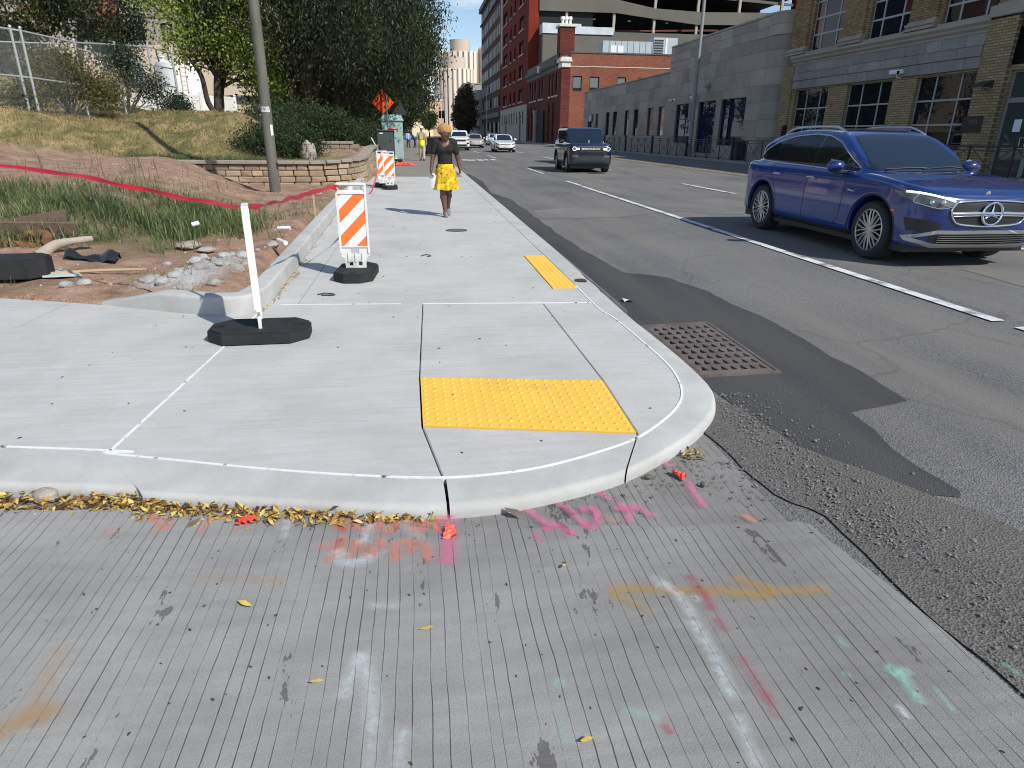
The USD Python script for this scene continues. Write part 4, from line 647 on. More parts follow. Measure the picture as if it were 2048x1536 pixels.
def terrain(x, y, rough=True):
    x, y = np.asarray(x, float), np.asarray(y, float)
    low = np.interp(y, [6, 6.6, 8, 10, 12, 13.5, 15, 17, 20], [-.04, 0, .06, .2, .38, .52, .62, .70, .74]) * smoothstep(-2.7, -5.4, x - .28 * np.clip(y - 14, 0, 9) * -1) + .04 * smoothstep(5.8, 8, y)
    low = low + .45 * smoothstep(-8, -12, x) * smoothstep(12, 19, y)
    back = np.clip(y - 20.6, 0, None)
    up = .62 + 1.5 * smoothstep(0, 6.2, back) * smoothstep(-4.0, -6.6, x + .0 * y) + .25 * smoothstep(0, 5, back) * (1 - smoothstep(-4.0, -6.6, x)) + 1.35 * smoothstep(-7.6, -11, x) * smoothstep(14, 19, y) * (1 - smoothstep(0, 5.5, back))
    up = up + .15 * np.clip(y - 26, 0, 30) * smoothstep(-.335, -.47, x / np.maximum(y, 1)) - .03 * np.clip(y - 27, 0, 12) * (1 - smoothstep(-7, -12, x)) * smoothstep(-2.5, -6, x) - .75 * smoothstep(34, 60, y) * smoothstep(-7, -2.5, x)
    d = wall_off(x, y); w = .12 + 2.6 * smoothstep(-6.9, -10.5, x)
    s = smoothstep(-w * .2, w, d - .06); z = low * (1 - s) + up * s
    # trench beside the new kerb and the crust of spilled concrete
    kx = np.interp(y, [5.8, 6.5, 10.5, 17, 22], [-1.9, -1.6, -1.72, -1.86, -1.9]); tr = smoothstep(.02, .1, kx - x) * (1 - smoothstep(.12, .34, kx - x)); z = z - .13 * tr * smoothstep(6.4, 7.2, y) * (1 - smoothstep(18, 20, y)) * (d < 0)
    if rough:
        q = np.stack([x, y, np.zeros_like(x)], -1); amp = np.where(d < 0, .06, .05)
        z = z + amp * (meshkit.fbm(q * 2.1, 4, 3) - .5) * 2 + .03 * (meshkit.fbm(q * 9, 3, 8) - .5) * (d < 0) * smoothstep(-1.7, -2.1, x)
        cr = np.exp(-(((x + 2.28) / .38) ** 2 + ((y - 7.75) / .8) ** 2) * 1.2) + .75 * np.exp(-(((x + 2.55) / .5) ** 2 + ((y - 6.95) / .28) ** 2) * 1.3)
        z = z + cr * (.07 + .16 * np.abs(meshkit.fbm(q * 11, 4, 21) - .5))
    return z
def crust(x, y):
    q = np.stack([x, y, np.zeros_like(x)], -1); return np.clip((np.exp(-(((x + 2.28) / .38) ** 2 + ((y - 7.75) / .8) ** 2) * 1.2) + np.exp(-(((x + 2.55) / .5) ** 2 + ((y - 6.95) / .28) ** 2) * 1.3)) * 1.6 - .55 + (meshkit.fbm(q * 7, 3, 5) - .5) * 1.1, 0, 1)
tx = np.unique(np.concatenate([np.linspace(-60, -14, 24), np.linspace(-14, -9, 26), np.linspace(-9, -1.56, 150)])); ty = np.unique(np.concatenate([np.linspace(5.7, 9.5, 110), np.linspace(9.5, 22, 190), np.linspace(22, 32, 60), np.linspace(32, 95, 40)]))
TX, TY = np.meshgrid(tx, ty, indexing='ij'); TZ = terrain(TX, TY); D = wall_off(TX, TY)
kedge = np.interp(TY, [5.7, 5.85, 6.3, 6.7, 8.5, 10.5, 13.5, 17, 22.2, 95], [-1.95, -1.75, -1.56, -1.55, -1.6, -1.66, -1.74, -1.8, -1.84, -1.84])
edge2 = np.interp(TX, [-60, -24, -9, -5.5, -3.94, -3.2, -2.9, -2.3, -1.95, -1.5], [18, 12, 8.2, 7.05, 6.62, 6.4, 6.36, 6.13, 5.99, 5.9])
TZ = np.where(TX > kedge - .03, np.minimum(TZ, -.06), TZ); TZ = np.where(TY < edge2 - .02, np.minimum(TZ, -.09), TZ)
gr_ = smoothstep(-.1, .9, D + .9 * (meshkit.fbm(np.stack([TX, TY, 0 * TX], -1) * .8, 3, 2) - .5)) * (1 - smoothstep(-4.6, -3.4, TX) * smoothstep(22, 25, TY) * .95)
weed = np.clip(smoothstep(8.0, 9.6, TY) * (1 - smoothstep(12.3, 14, TY)) * smoothstep(-2.2, -3.4, TX) * .8 + .5 * (meshkit.fbm(np.stack([TX, TY, 0 * TX], -1) * 1.3, 3, 6) - .52) * 3 * (D < 0), 0, .8)
M_terr = usdkit.material(stage, '/World/Looks/bank_soil', {
    'ag': ('attribute', {'attribute': 'grass'}), 'aw': ('attribute', {'attribute': 'weed'}), 'ac': ('attribute', {'attribute': 'crust'}), 'g': ('geometry', {}), 'p': ('principled_bsdf', {'roughness': .95, 'specular_ior_level': .15}),
    'n1': ('noise_texture', {'scale': 2.6, 'detail': 9.0, 'roughness': .7}), 'soil': ('rgb_ramp', {'ramp': [(.3, (.17, .105, .072)), (.5, (.31, .205, .148)), (.7, (.40, .28, .21))]}),
    'v': ('voronoi_texture', {'scale': 26.}), 'vr': ('rgb_ramp', {'ramp': [(.10, (1, 1, 1)), (.2, (0, 0, 0))]}), 'vs': ('separate_color', {}), 'vt': ('math', {'math_type': 'greater_than', 'value2': .72}), 'vm': ('math', {'math_type': 'multiply'}), 'peb': ('mix', {'mix_type': 'mix', 'color2': (.42, .36, .29)}), 'vb': ('rgb_to_bw', {}),
    'n2': ('noise_texture', {'scale': 1.1, 'detail': 8.0, 'roughness': .7, 'distortion': .8}), 'mp': ('mapping', {'scale': (1.6, .7, 1.)}), 'straw': ('rgb_ramp', {'ramp': [(.33, (.085, .10, .036)), (.46, (.16, .145, .06)), (.58, (.31, .235, .12)), (.75, (.40, .31, .165))]}), 'mg': ('mix', {'mix_type': 'mix'}),
    'mw': ('mix', {'mix_type': 'mix', 'color2': (.13, .125, .06)}), 'mc': ('mix', {'mix_type': 'mix', 'color2': (.38, .385, .39)}),
    'n3': ('noise_texture', {'scale': 60., 'detail': 5.0}), 'f': ('rgb_ramp', {'ramp': [(.3, (.7, .7, .7)), (.7, (1.25, 1.25, 1.25))]}), 'mf': ('mix', {'mix_type': 'multiply', 'fac': 1.0}), 'b': ('bump', {'strength': 1.0, 'distance': .02})},
    [('g.position', 'n1.vector'), ('n1.fac', 'soil.fac'), ('g.position', 'v.vector'), ('v.distance', 'vr.fac'), ('v.color', 'vs.color'), ('vs.r', 'vt.value1'), ('vr.color', 'vb.color'), ('vb.val', 'vm.value1'), ('vt.value', 'vm.value2'), ('vm.value', 'peb.fac'), ('soil.color', 'peb.color1'),
     ('g.position', 'mp.vector'), ('mp.vector', 'n2.vector'), ('n2.fac', 'straw.fac'), ('ag.fac', 'mg.fac'), ('peb.color', 'mg.color1'), ('straw.color', 'mg.color2'), ('aw.fac', 'mw.fac'), ('mg.color', 'mw.color1'), ('ac.fac', 'mc.fac'), ('mw.color', 'mc.color1'),
     ('g.position', 'n3.vector'), ('n3.fac', 'f.fac'), ('mc.color', 'mf.color1'), ('f.color', 'mf.color2'), ('mf.color', 'p.base_color'), ('n3.fac', 'b.height'), ('b.normal', 'p.normal')], surface='p.BSDF')
v, f = MB().grid(np.stack([TX, TY, TZ], -1)).arr(); f = f[:, ::-1] if np.cross(v[f[0, 1]] - v[f[0, 0]], v[f[0, 2]] - v[f[0, 0]])[2] < 0 else f
obj('bank', (v, f), M_terr, smooth=True, kind='structure', prim={'grass': gr_.ravel(), 'weed': weed.ravel(), 'crust': crust(TX, TY).ravel()})
# retaining wall of split-faced blocks
wl = thing('retaining_wall', 'curved low wall of tan split-faced blocks with a cap course below the lawn', 'retaining wall')
MW = [pm('block_tan_%d' % k, c, .92, .16, 6, fine=.15, bump=.012, bscale=25) for k, c in enumerate(((.34, .255, .17), (.29, .215, .145), (.38, .295, .205), (.25, .195, .14)))]; M_cap = pm('cap_stone', (.27, .235, .19), .9, .15, 5, fine=.12, bump=.008, bscale=25)
W2 = sg.LineString(Wc); WL = W2.length; zcap = lambda s: np.interp(s, [0, 4.6, 7, 10, 20], [.70, .70, .82, .99, 1.02])
def at_wall(s):
    a, b = W2.interpolate(max(s - .02, 0)), W2.interpolate(min(s + .02, WL)); c = W2.interpolate(s); t = np.array([b.x - a.x, b.y - a.y]); t /= np.linalg.norm(t); return np.array([c.x, c.y]), math.atan2(t[1], t[0])
r2 = np.random.default_rng(4)
for row in range(5):
    s = .0 if row % 2 else -.2
    while s < WL:
        w = float(r2.choice([.30, .42, .42])); m = s + w / 2
        if m < WL and m > 0:
            c, a = at_wall(m); top = zcap(m) - .1; h = (top + .22) / 5; z = -.22 + h * (row + .5); off = .1 + .012 * (4 - row)
            g = np.array([math.sin(a), -math.cos(a)]); jit = float(r2.normal(0, .006)); R = rotm(a)
            mb = CB((0, 0, 0), (w - .012, .28, h - .012), bev=.022); vv, ff = mb.arr(); vv = vv.copy(); fr = vv[:, 1] < -.1; vv[fr, 1] += r2.normal(0, .009, fr.sum())
            obj('block', (vv @ R.T + [*(c + g * (off - .14 + jit)), z], ff), MW[int(r2.integers(4))], wl)
        s += w
s = 0
while s < WL - .2:
    w = .43; c, a = at_wall(s + w / 2); g = np.array([math.sin(a), -math.cos(a)]); obj('cap', CB((*(c + g * .0), zcap(s + w / 2) - .045), (w - .01 + .02, .36, .1), rotm(a), .015), M_cap, wl); s += w
w2 = thing('retaining_wall', 'short upper tier of grey blocks under the dark shrubs above the curved wall', 'retaining wall')
for row in range(2):
    for k in range(7): obj('block', CB((-4.6 + k * .36 + .18 * row, 26.0, .82 + row * .17), (.35, .25, .165), bev=.02), MW[3], w2)
for k in range(5): obj('cap', CB((-4.45 + k * .48, 26.0, 1.125), (.47, .32, .1), bev=.015), M_cap, w2)
def rock(c, r, seed, sx=1, sy=1, sz=.7, sub=2):
    m = trimesh.creation.icosphere(sub, 1.0); v = np.array(m.vertices); v = v * (1 + .55 * (meshkit.fbm(v * 1.6 + seed * 7.1, 3, seed) - .5))[:, None] * np.array([sx, sy, sz]) * r; a = seed * 1.7
    return v @ rotm(a).T + np.asarray(c), np.array(m.faces)
M_rock = pm('pale_rock', (.34, .30, .25), .9, .2, 6, fine=.15, bump=.01)
tag(obj('boulder', rock((-3.42, 22.6, .85), .3, 5, 1, .8, 1.3, 3), M_rock, smooth=40), 'pale pointed boulder beside the dark shrub above the curved wall', 'boulder')
# ---------------------------------------------------------------- plants
def leaves(C, size, aspect=2.2, droop=.3, rs=None, curl=.18):
    """a four-sided leaf at every centre in C"""
    n = len(C); r = rs or rng; d = r.normal(size=(n, 3)); d[:, 2] -= droop * 2.2; d /= np.linalg.norm(d, axis=1, keepdims=True) + 1e-9
    s = np.cross(d, r.normal(size=(n, 3))); s /= np.linalg.norm(s, axis=1, keepdims=True) + 1e-9; u = np.cross(d, s); L = size * r.uniform(.65, 1.25, n)[:, None]
    v = np.stack([C - d * L / 2, C + s * L / aspect / 2 + u * L * curl, C + d * L / 2, C - s * L / aspect / 2 + u * L * curl], 1).reshape(-1, 3)
    k = np.arange(n)[:, None] * 4; return v, np.concatenate([k + [[0, 1, 2]], k + [[0, 2, 3]]])
def crown_pts(ells, n, rs, clump=.5, per=26, hollow=.55):
    """leaf centres in clumps inside ellipsoids, denser near the surface"""
    w = np.array([e[3] * e[4] * e[5] for e in ells]) ** .75; w /= w.sum(); out, cs = [], []
    for e, k in zip(ells, rs.multinomial(n // per, w)):
        d = rs.normal(size=(k, 3)); d /= np.linalg.norm(d, axis=1, keepdims=True); rr = rs.uniform(hollow, 1.04, k) ** .7
        rr = rr * (.82 + .36 * meshkit.fbm(d * 2.3 + np.array(e[:3]), 2, 3)); c = np.array(e[:3]) + d * rr[:, None] * np.array(e[3:]); cs.append(c)
        out.append((c[:, None] + rs.normal(size=(k, per, 3)) * clump * np.array([1, 1, .75])).reshape(-1, 3))
    return np.vstack(out), np.vstack(cs)
M_bark = pm('bark', (.06, .047, .037), .95, .3, 5, bump=.02, bscale=14, stretch=(4, 4, .8)); M_bark2 = pm('grey_bark', (.16, .13, .1), .95, .25, 5, bump=.015, bscale=14, stretch=(4, 4, .8))
LM_dark = leafmat('dark_leaves', [(.010, .017, .008), (.022, .034, .013), (.040, .052, .018), (.075, .082, .030)], .25)
LM_light = leafmat('maple_leaves', [(.13, .20, .03), (.23, .33, .055), (.33, .40, .09), (.46, .45, .12)], .45)
LM_mid = leafmat('mid_leaves', [(.022, .036, .012), (.05, .068, .02), (.095, .105, .032), (.16, .10, .035)], .3)
LM_shrub = leafmat('shrub_leaves', [(.014, .026, .012), (.03, .05, .02), (.055, .08, .03)], .25)
LM_vine = leafmat('vine_leaves', [(.04, .06, .018), (.085, .11, .03), (.16, .15, .05), (.22, .13, .05)], .35)
def tree(name, label, base, ells, n, size, lm, trunk_r=.2, fork=None, bark=None, seed=0, droop=.3, clump=.5, aspect=2.2, group=None, stems=1, hollow=.55):
    rs = np.random.default_rng(seed + 100); t = thing(name, label, 'tree', group=group); P, cs = crown_pts(ells, n, rs, clump, hollow=hollow); m = MB()
    b = np.array(base, float); top = np.array(ells[0][:3]); fk = b + (top - b) * (fork or .45)
    for s in range(stems):
        bb = b + (rs.normal(0, .35, 3) * [1, 1, 0] if s else 0); f2 = fk + (rs.normal(0, .5, 3) if s else 0)
        m.tube(curve([bb, bb + (f2 - bb) * .3 + rs.normal(0, .05, 3), bb + (f2 - bb) * .7 + rs.normal(0, .08, 3), f2], 4, False), np.linspace(trunk_r * 1.25, trunk_r * .75, 13) * (1 if s == 0 else .7), 10)
        for c in cs[rs.choice(len(cs), min(len(cs), 16), replace=False)]: m.tube(curve([f2, f2 + (c - f2) * .4 + rs.normal(0, .2, 3) + [0, 0, .2], c], 4, False), np.linspace(trunk_r * .5, .02, 9), 6)
    obj('trunk', m, bark or M_bark, t, smooth=50); obj('crown', leaves(P, size, aspect, droop, rs), lm, t, rnd=4); return t
g_ = lambda x, y: float(terrain(np.array([x]), np.array([y]))[0])
tree('tree', 'dark drooping tree nearest the utility pole, its trunk forked above the shrubs', (-5.5, 33, g_(-5.5, 33)), [(-5.6, 33, 7.2, 3.6, 3.8, 3.6), (-7.8, 34, 8.5, 3.0, 3, 2.6), (-3.2, 32.6, 6.6, 2.2, 2.6, 2.9)], 30000, .19, LM_dark, .26, .34, seed=1, droop=.75, aspect=2.6, stems=2)
tree('tree', 'dark drooping tree in the middle of the row above the low wall', (-4.1, 37.5, g_(-4.1, 37.5)), [(-3.4, 38, 7.2, 3.2, 3.6, 3.9), (-1.2, 38, 7.0, 1.9, 3, 3.6), (-3.5, 38, 4.6, 1.9, 2.5, 1.4)], 30000, .19, LM_dark, .28, .3, seed=2, droop=.75, aspect=2.6)
tree('tree', 'dark tree overhanging the sidewalk beyond the teal cabinet', (-3.2, 47, .3), [(-2.6, 47, 7.6, 3.1, 4, 4.6), (-.5, 47, 8.0, 2.2, 3.2, 4.2), (-2.6, 46, 4.0, 1.7, 2.5, 1.6), (.7, 46, 6.2, .95, 1.6, 1.3)], 34000, .2, LM_dark, .25, .3, seed=3, droop=.7, aspect=2.6)
tree('tree', 'dark tree over the sidewalk where the seated people are', (-3.0, 62, .2), [(-2.6, 62, 7.6, 3.4, 4, 5.0), (-.4, 62, 6.8, 2.2, 3.4, 4.2), (-1.4, 60, 4.2, 1.6, 2.4, 1.4)], 16000, .27, LM_dark, .22, .3, seed=4, droop=.7)
tree('tree', 'farthest dark tree at the end of the leafy row', (-3.0, 84, .1), [(-2.4, 84, 6.4, 3.2, 4, 4.4), (.2, 84, 4.8, 1.2, 3, 1.9)], 9000, .34, LM_dark, .22, .3, seed=5, droop=.6)
tree('tree', 'dark bushy tree filling the gap behind the drooping row, nearer one', (-9.0, 52, g_(-9, 52)), [(-8.6, 52, 4.6, 3.6, 3, 3.4), (-6.2, 54, 3.4, 3.0, 2.5, 2.6)], 11000, .3, LM_dark, .25, .3, seed=31, droop=.5)
tree('tree', 'dark bushy tree filling the gap behind the drooping row, farther one', (-7.5, 75, .3), [(-7.4, 75, 4.8, 4.4, 3, 4.4), (-4.2, 78, 3.2, 3.0, 2.5, 3.0)], 9000, .4, LM_dark, .25, .3, seed=32, droop=.5)
for k, y in enumerate((108, 135, 168)): tree('tree', ('dark street tree far beyond the seated people', 'dark street tree before the traffic signal', 'dark street tree level with the traffic signal')[k], (-3.6, y, 0), [(-3.6, y, 6.6, 3.4, 5, 5.4)], 4200, .55, LM_dark, .25, .3, seed=40 + k, droop=.5)
tree('maple_tree', 'bright yellow-green maple standing on the lawn before the white fence', (-8.5, 32, g_(-8.5, 32)), [(-8.0, 32, 6.3, 1.9, 1.9, 2.0), (-8.9, 31.5, 4.9, 1.2, 1.2, .9), (-7.0, 32, 4.6, 1.3, 1.3, 1.2), (-7.6, 32, 8.6, 2.4, 2.2, 1.8), (-6.4, 32.4, 3.5, .8, .9, .7), (-9.8, 31.8, 6.5, 1.1, 1.1, .9)], 21000, .135, LM_light, .15, .4, M_bark, seed=6, droop=.2, clump=.34, aspect=1.5, stems=3, hollow=.2)
tree('young_tree', 'small bright green tree half hidden behind the utility pole', (-6.0, 34.5, g_(-6, 34.5)), [(-6.0, 34.3, 3.3, .95, .9, .95), (-5.6, 34.2, 2.6, .8, .8, .6)], 5000, .13, LM_light, .05, .5, seed=7, droop=.15, clump=.25, aspect=1.6, hollow=.2)
tree('tree', 'tree with reddish-brown leaves at the top left corner beyond the wire fence', (-19.5, 38, g_(-19.5, 38)), [(-19.5, 38, 7.5, 3.4, 3, 2.4), (-20, 38, 5.2, 2.2, 2, 1.3)], 14000, .2, LM_mid, .16, .6, M_bark2, seed=8, droop=.3, clump=.4)
tree('tree', 'pale-trunked green tree rising behind the wire fence left of the stone building', (-16.9, 38.5, g_(-16.9, 38.5)), [(-15.2, 38.5, 7.4, 2.3, 2.2, 2.2), (-14.6, 38, 5.6, 1.2, 1.4, 1.1), (-17.3, 38.5, 9, 2.6, 2.4, 1.8)], 16000, .18, LM_shrub, .17, .75, M_bark2, seed=9, droop=.4, clump=.4)
tree('tree', 'brown-green tree on the far side of the street before the pale towers', (17.2, 228, 0), [(16.0, 228, 8.0, 3.6, 3.6, 6.0), (16.3, 228, 13.4, 2.4, 2.5, 2.8), (14.2, 228, 6, 2.2, 2.5, 3.4)], 9000, .75, leafmat('brown_leaves', [(.055, .045, .026), (.10, .075, .038), (.16, .11, .05)], .2), .4, .3, seed=10, clump=.6)
tree('tree', 'small sunlit green tree beside the far cream building', (3.5, 190, 0), [(3.5, 190, 4.6, 2.2, 2.2, 2.4)], 2200, .5, LM_light, .15, .4, seed=11, clump=.4)
def shrub(name, label, ells, n, size, lm, seed, droop=.2, clump=.2, aspect=1.9, cat='shrub', group=None):
    rs = np.random.default_rng(seed + 300); t = thing(name, label, cat, group=group); P, cs = crown_pts(ells, n, rs, clump, 20, .35); e = ells[0]; b = np.array([e[0], e[1], g_(e[0], e[1]) - .05]); m = MB()
    for c in cs[rs.choice(len(cs), min(14, len(cs)), replace=False)]: m.tube([b, b + (c - b) * .5 + rs.normal(0, .06, 3), c], [.03, .02, .006], 5)
    obj('stems', m, M_bark, t); obj('foliage', leaves(P, size, aspect, droop, rs), lm, t, rnd=4); return t
shrub('shrub', 'broad dark green shrub spilling over the wall beside the utility pole', [(-4.3, 23.0, 1.15, 1.15, 1.0, .75), (-3.6, 23.3, .95, .6, .7, .4), (-5.2, 23.3, .95, .6, .7, .45)], 13000, .085, LM_shrub, 1)
shrub('shrub', 'rounded blue-green shrub behind the upper tier of blocks', [(-3.3, 28.5, 1.55, .95, .9, .75)], 7000, .1, LM_shrub, 2, .5)
shrub('shrub', 'dark shrub under the trees between the upper tier and the teal cabinet', [(-2.5, 34, 1.1, .8, 1.5, .9), (-3.0, 38, 1.2, 1.0, 2, 1.1)], 7000, .12, LM_shrub, 3, .3)
shrub('shrub', 'dark shrub under the first tree at the edge of the lawn', [(-5.6, 28, 1.7, 1.3, 1.2, .9), (-4.5, 30, 1.7, 1.2, 1, .9)], 8000, .11, LM_shrub, 4, .3)
shrub('vine_clump', 'tangle of olive vines climbing the middle of the wire fence', [(-10.6, 23.6, 3.05, .95, .5, .75), (-9.9, 24.2, 2.6, .7, .5, .55), (-11.0, 23.2, 2.7, .5, .4, .6)], 9000, .085, LM_vine, 5, .3, .22, cat='vine')
shrub('vine_clump', 'dark green vine hanging on the right part of the wire fence', [(-9.7, 25.6, 3.6, .55, .4, .6), (-9.2, 26.5, 2.9, .4, .4, .5)], 4000, .085, LM_shrub, 6, .4, .2, cat='vine')
shrub('weed_clump', 'straggling green and yellow weeds at the left end of the wire fence', [(-12.3, 20.8, 2.3, .9, .5, .5), (-11.3, 22.3, 2.35, .6, .5, .4)], 4500, .09, LM_vine, 7, .2, .2, cat='weeds')
shrub('weed_clump', 'dark weeds at the right foot of the wire fence by the golden slope', [(-8.9, 28.0, 2.35, .5, .5, .35)], 2600, .08, LM_shrub, 8, .1, .16, cat='weeds')
def blades(C, h, w, rs, lean=.5):
    """one bent three-section blade at every root in C"""
    n = len(C); a = rs.uniform(0, 2 * np.pi, n); d = np.stack([np.cos(a), np.sin(a), 0 * a], 1); s = np.stack([-d[:, 1], d[:, 0], 0 * a], 1); H = h * rs.uniform(.5, 1.25, n)[:, None]; Ln = lean * rs.uniform(.2, 1.4, n)[:, None] * H; W = w * rs.uniform(.7, 1.3, n)[:, None]; up = np.array([0, 0, 1.0])
    p0, p1, p2, p3 = C, C + d * Ln * .18 + up * H * .45, C + d * Ln * .55 + up * H * .8, C + d * Ln * 1.1 + up * H * .92
    v = np.stack([p0 - s * W / 2, p0 + s * W / 2, p1 - s * W * .45, p1 + s * W * .45, p2 - s * W * .3, p2 + s * W * .3, p3], 1).reshape(-1, 3); k = np.arange(n)[:, None] * 7
    return v, np.concatenate([k + [[a, b, c]] for a, b, c in ((0, 1, 3), (0, 3, 2), (2, 3, 5), (2, 5, 4), (4, 5, 6))])
def scatter(n, box, dens, rs):
    x = rs.uniform(box[0], box[1], n * 4); y = rs.uniform(box[2], box[3], n * 4); k = rs.uniform(0, 1, n * 4) < dens(x, y); x, y = x[k][:n], y[k][:n]; return np.column_stack([x, y, terrain(x, y) - .01])
rs = np.random.default_rng(20); clump_n = lambda x, y: meshkit.fbm(np.stack([x, y, 0 * x], -1) * 1.7, 3, 31)
dw = lambda x, y: smoothstep(-2.35, -3.6, x + .35 * np.sin(y)) * smoothstep(8.3, 9.7, y + .5 * np.sin(x * 2)) * (1 - smoothstep(11.8, 13.4, y)) * smoothstep(.38, .6, clump_n(x, y))
LM_weed = leafmat('tall_grass', [(.06, .095, .033), (.12, .17, .06), (.18, .22, .09), (.32, .30, .15)], .35)
v, f = blades(scatter(9500, (-8.5, -2.3, 8.2, 13.4), dw, rs), .29, .011, rs, .85); obj('tall_grass', (v, f), LM_weed, rnd=7, label='tall rank green grass on the bank behind the red tape', cat='grass', kind='stuff')
dw2 = lambda x, y: smoothstep(.56, .7, clump_n(x + 5, y)) * (wall_off(x, y) < -.1) * (x < -1.95) * (1 - .8 * smoothstep(13, 15, y))
v, f = blades(scatter(3000, (-7.5, -1.95, 6.9, 17), dw2, rs), .12, .008, rs, .9); obj('sparse_grass', (v, f), LM_weed, rnd=7, label='thin tufts of short grass on the bare soil near the kerb', cat='grass', kind='stuff')
dw3 = lambda x, y: .25 + smoothstep(.5, .75, clump_n(x, y + 9)) * (wall_off(x, y) < -.2) * (x < -4)
k3 = scatter(160, (-8.5, -4, 9, 16), lambda x, y: .5 * (wall_off(x, y) < -.3), rs); v, f = blades(k3, .5, .012, rs, .35); obj('dry_stalks', (v, f), pm('dry_stalk', (.12, .10, .05), .9, .2), label='scattered thin dry stalks standing on the soil bank', cat='stalks', kind='stuff')
lawn_d = lambda x, y: smoothstep(.0, .8, wall_off(x, y)) * (1 - smoothstep(-4.8, -3.6, x))
LM_lawn = leafmat('lawn_blades', [(.08, .095, .035), (.17, .15, .065), (.30, .235, .12), (.40, .31, .17)], .3)
v, f = blades(scatter(16000, (-13, -3.6, 17.5, 27), lawn_d, rs), .085, .014, rs, .9); obj('lawn_grass', (v, f), LM_lawn, rnd=7, label='short dry straw-coloured lawn grass on the slope above the wall', cat='grass', kind='stuff')
v, f = blades(scatter(2600, (-8.2, -4.2, 20.75, 21.5), lambda x, y: .8, rs), .17, .014, rs, .7); obj('wall_top_grass', (v, f), LM_weed, rnd=7, label='greener fringe of grass along the top of the wall', cat='grass', kind='stuff')
# ---------------------------------------------------------------- wire fence, white fence, tank and building on the hill
M_galv = pm('galvanised_tube', (.36, .38, .38), .5, .1, 3, metal=.3)
M_chain = usdkit.material(stage, '/World/Looks/chain_wire', {'tc': ('geometry', {}), 'w': ('math', {'math_type': 'add'}), 'd': ('diffuse_bsdf', {'color': (.3, .31, .31)}), 't': ('transparent_bsdf', {}), 'm': ('mix_closure', {'fac': .09})}, [('t.BSDF', 'm.closure1'), ('d.BSDF', 'm.closure2')], surface='m.closure')
def wire_fence(label, pts, H, mid=.45, tops=True, sub=0):
    t = thing('wire_fence', label, 'fence'); pz = [np.array([x, y, g_(x, y) - .05]) for x, y in pts]
    for k, p in enumerate(pz): obj('post', MB().tube([p, p + [0, 0, H + .05]], .038, 8).lathe([(.05, 0), (.035, .05), (0, .07)], p + [0, 0, H + .05], 8), M_galv, t, smooth=50)
    for a, b in zip(pz[:-1], pz[1:]):
        for h in (H, H * mid): obj('rail', T([a + [0, 0, h], b + [0, 0, h]], .026, 6), M_galv, t, smooth=50)
        o = np.array([0, -.03, 0]); obj('chain_mesh', MB().add([a + o + [0, 0, .05], b + o + [0, 0, .05], b + o + [0, 0, H], a + o + [0, 0, H]], [[0, 1, 2, 3]]), M_chain, t)
    return t
wire_fence('galvanised wire fence with vines running back along the crest of the bank', [(-12.9, 19.0), (-11.9, 20.4), (-10.95, 21.9), (-10.75, 22.0), (-10.2, 23.8), (-9.75, 25.6), (-9.3, 27.3), (-9.0, 28.8)], 2.15)
wire_fence('lower wire fence standing farther back on the golden slope', [(-19, 26), (-15.8, 29.2), (-13.6, 30.5), (-11.9, 31.6), (-10.2, 32.6)], 1.9, .1)
pn = thing('sheet_panel', 'pale grey-blue sheet hung on the right end of the wire fence', 'panel', (-9.62, 26.3, 2.78)); obj('sheet', MB().grid(np.array([[(x + .05 * math.sin(z * 3), .03 * math.sin(x * 9 + z * 2), z) for z in np.linspace(0, 1.0, 8)] for x in np.linspace(0, .36, 5)])), pm('grey_sheet', (.34, .38, .40), .6, .06, 2), pn, smooth=True)
for x in (.02, .34): obj('tie', T([(x, 0, 1.0), (x, -.02, 1.05)], .012, 5), M_galv, pn)
vf = thing('vinyl_fence', 'white vinyl panel fence around the white tank', 'fence'); M_vinyl = pm('white_vinyl', (.80, .82, .83), .4, .02, 2)
vp = [(-17.2, 45), (-16.0, 45), (-14.9, 45), (-13.9, 45), (-12.8, 45), (-12.15, 46.2), (-11.6, 48.2)]
for a, b in zip(vp[:-1], vp[1:]):
    ang = math.atan2(b[1] - a[1], b[0] - a[0]); L = math.dist(a, b); c = ((a[0] + b[0]) / 2, (a[1] + b[1]) / 2)
    obj('panel', CB((*c, 2.55), (L - .1, .04, 1.75), rotm(ang), .005), M_vinyl, vf); obj('rail', CB((*c, 3.42), (L - .1, .06, .13), rotm(ang), .01), M_vinyl, vf); obj('rail', CB((*c, 2.0), (L - .1, .06, .12), rotm(ang), .01), M_vinyl, vf)
for p in vp: obj('post', MB().cbox((*p, 2.55), (.13, .13, 2.0), bev=.008).cbox((*p, 3.6), (.17, .17, .06), bev=.02), M_vinyl, vf)
tk = thing('storage_tank', 'large white upright storage tank with a ladder behind the white fence', 'tank', (-19.45, 63.5, 2.2)); M_tankp = pm('white_tank_paint', (.80, .82, .84), .4, .03, .6)
obj('shell', MB().lathe([(1.75, 0), (1.75, 4.35), (1.7, 4.45), (1.2, 4.6), (0, 4.68)], (0, 0, 0), 48), M_tankp, tk, smooth=30)
for k, x in enumerate((.25, .62, .98)):
    yy = -math.sqrt(1.75 ** 2 - x * x) - .12; obj('ladder_rail', T([(x, yy, 0), (x, yy, 4.9)], .03, 6), pm('tan_rail', (.6, .48, .36), .6, .05), tk)
for k in range(13): obj('rung', T([(.62, -1.74, .4 + k * .34), (.98, -1.58, .4 + k * .34)], .018, 5), _mats['tan_rail'], tk)
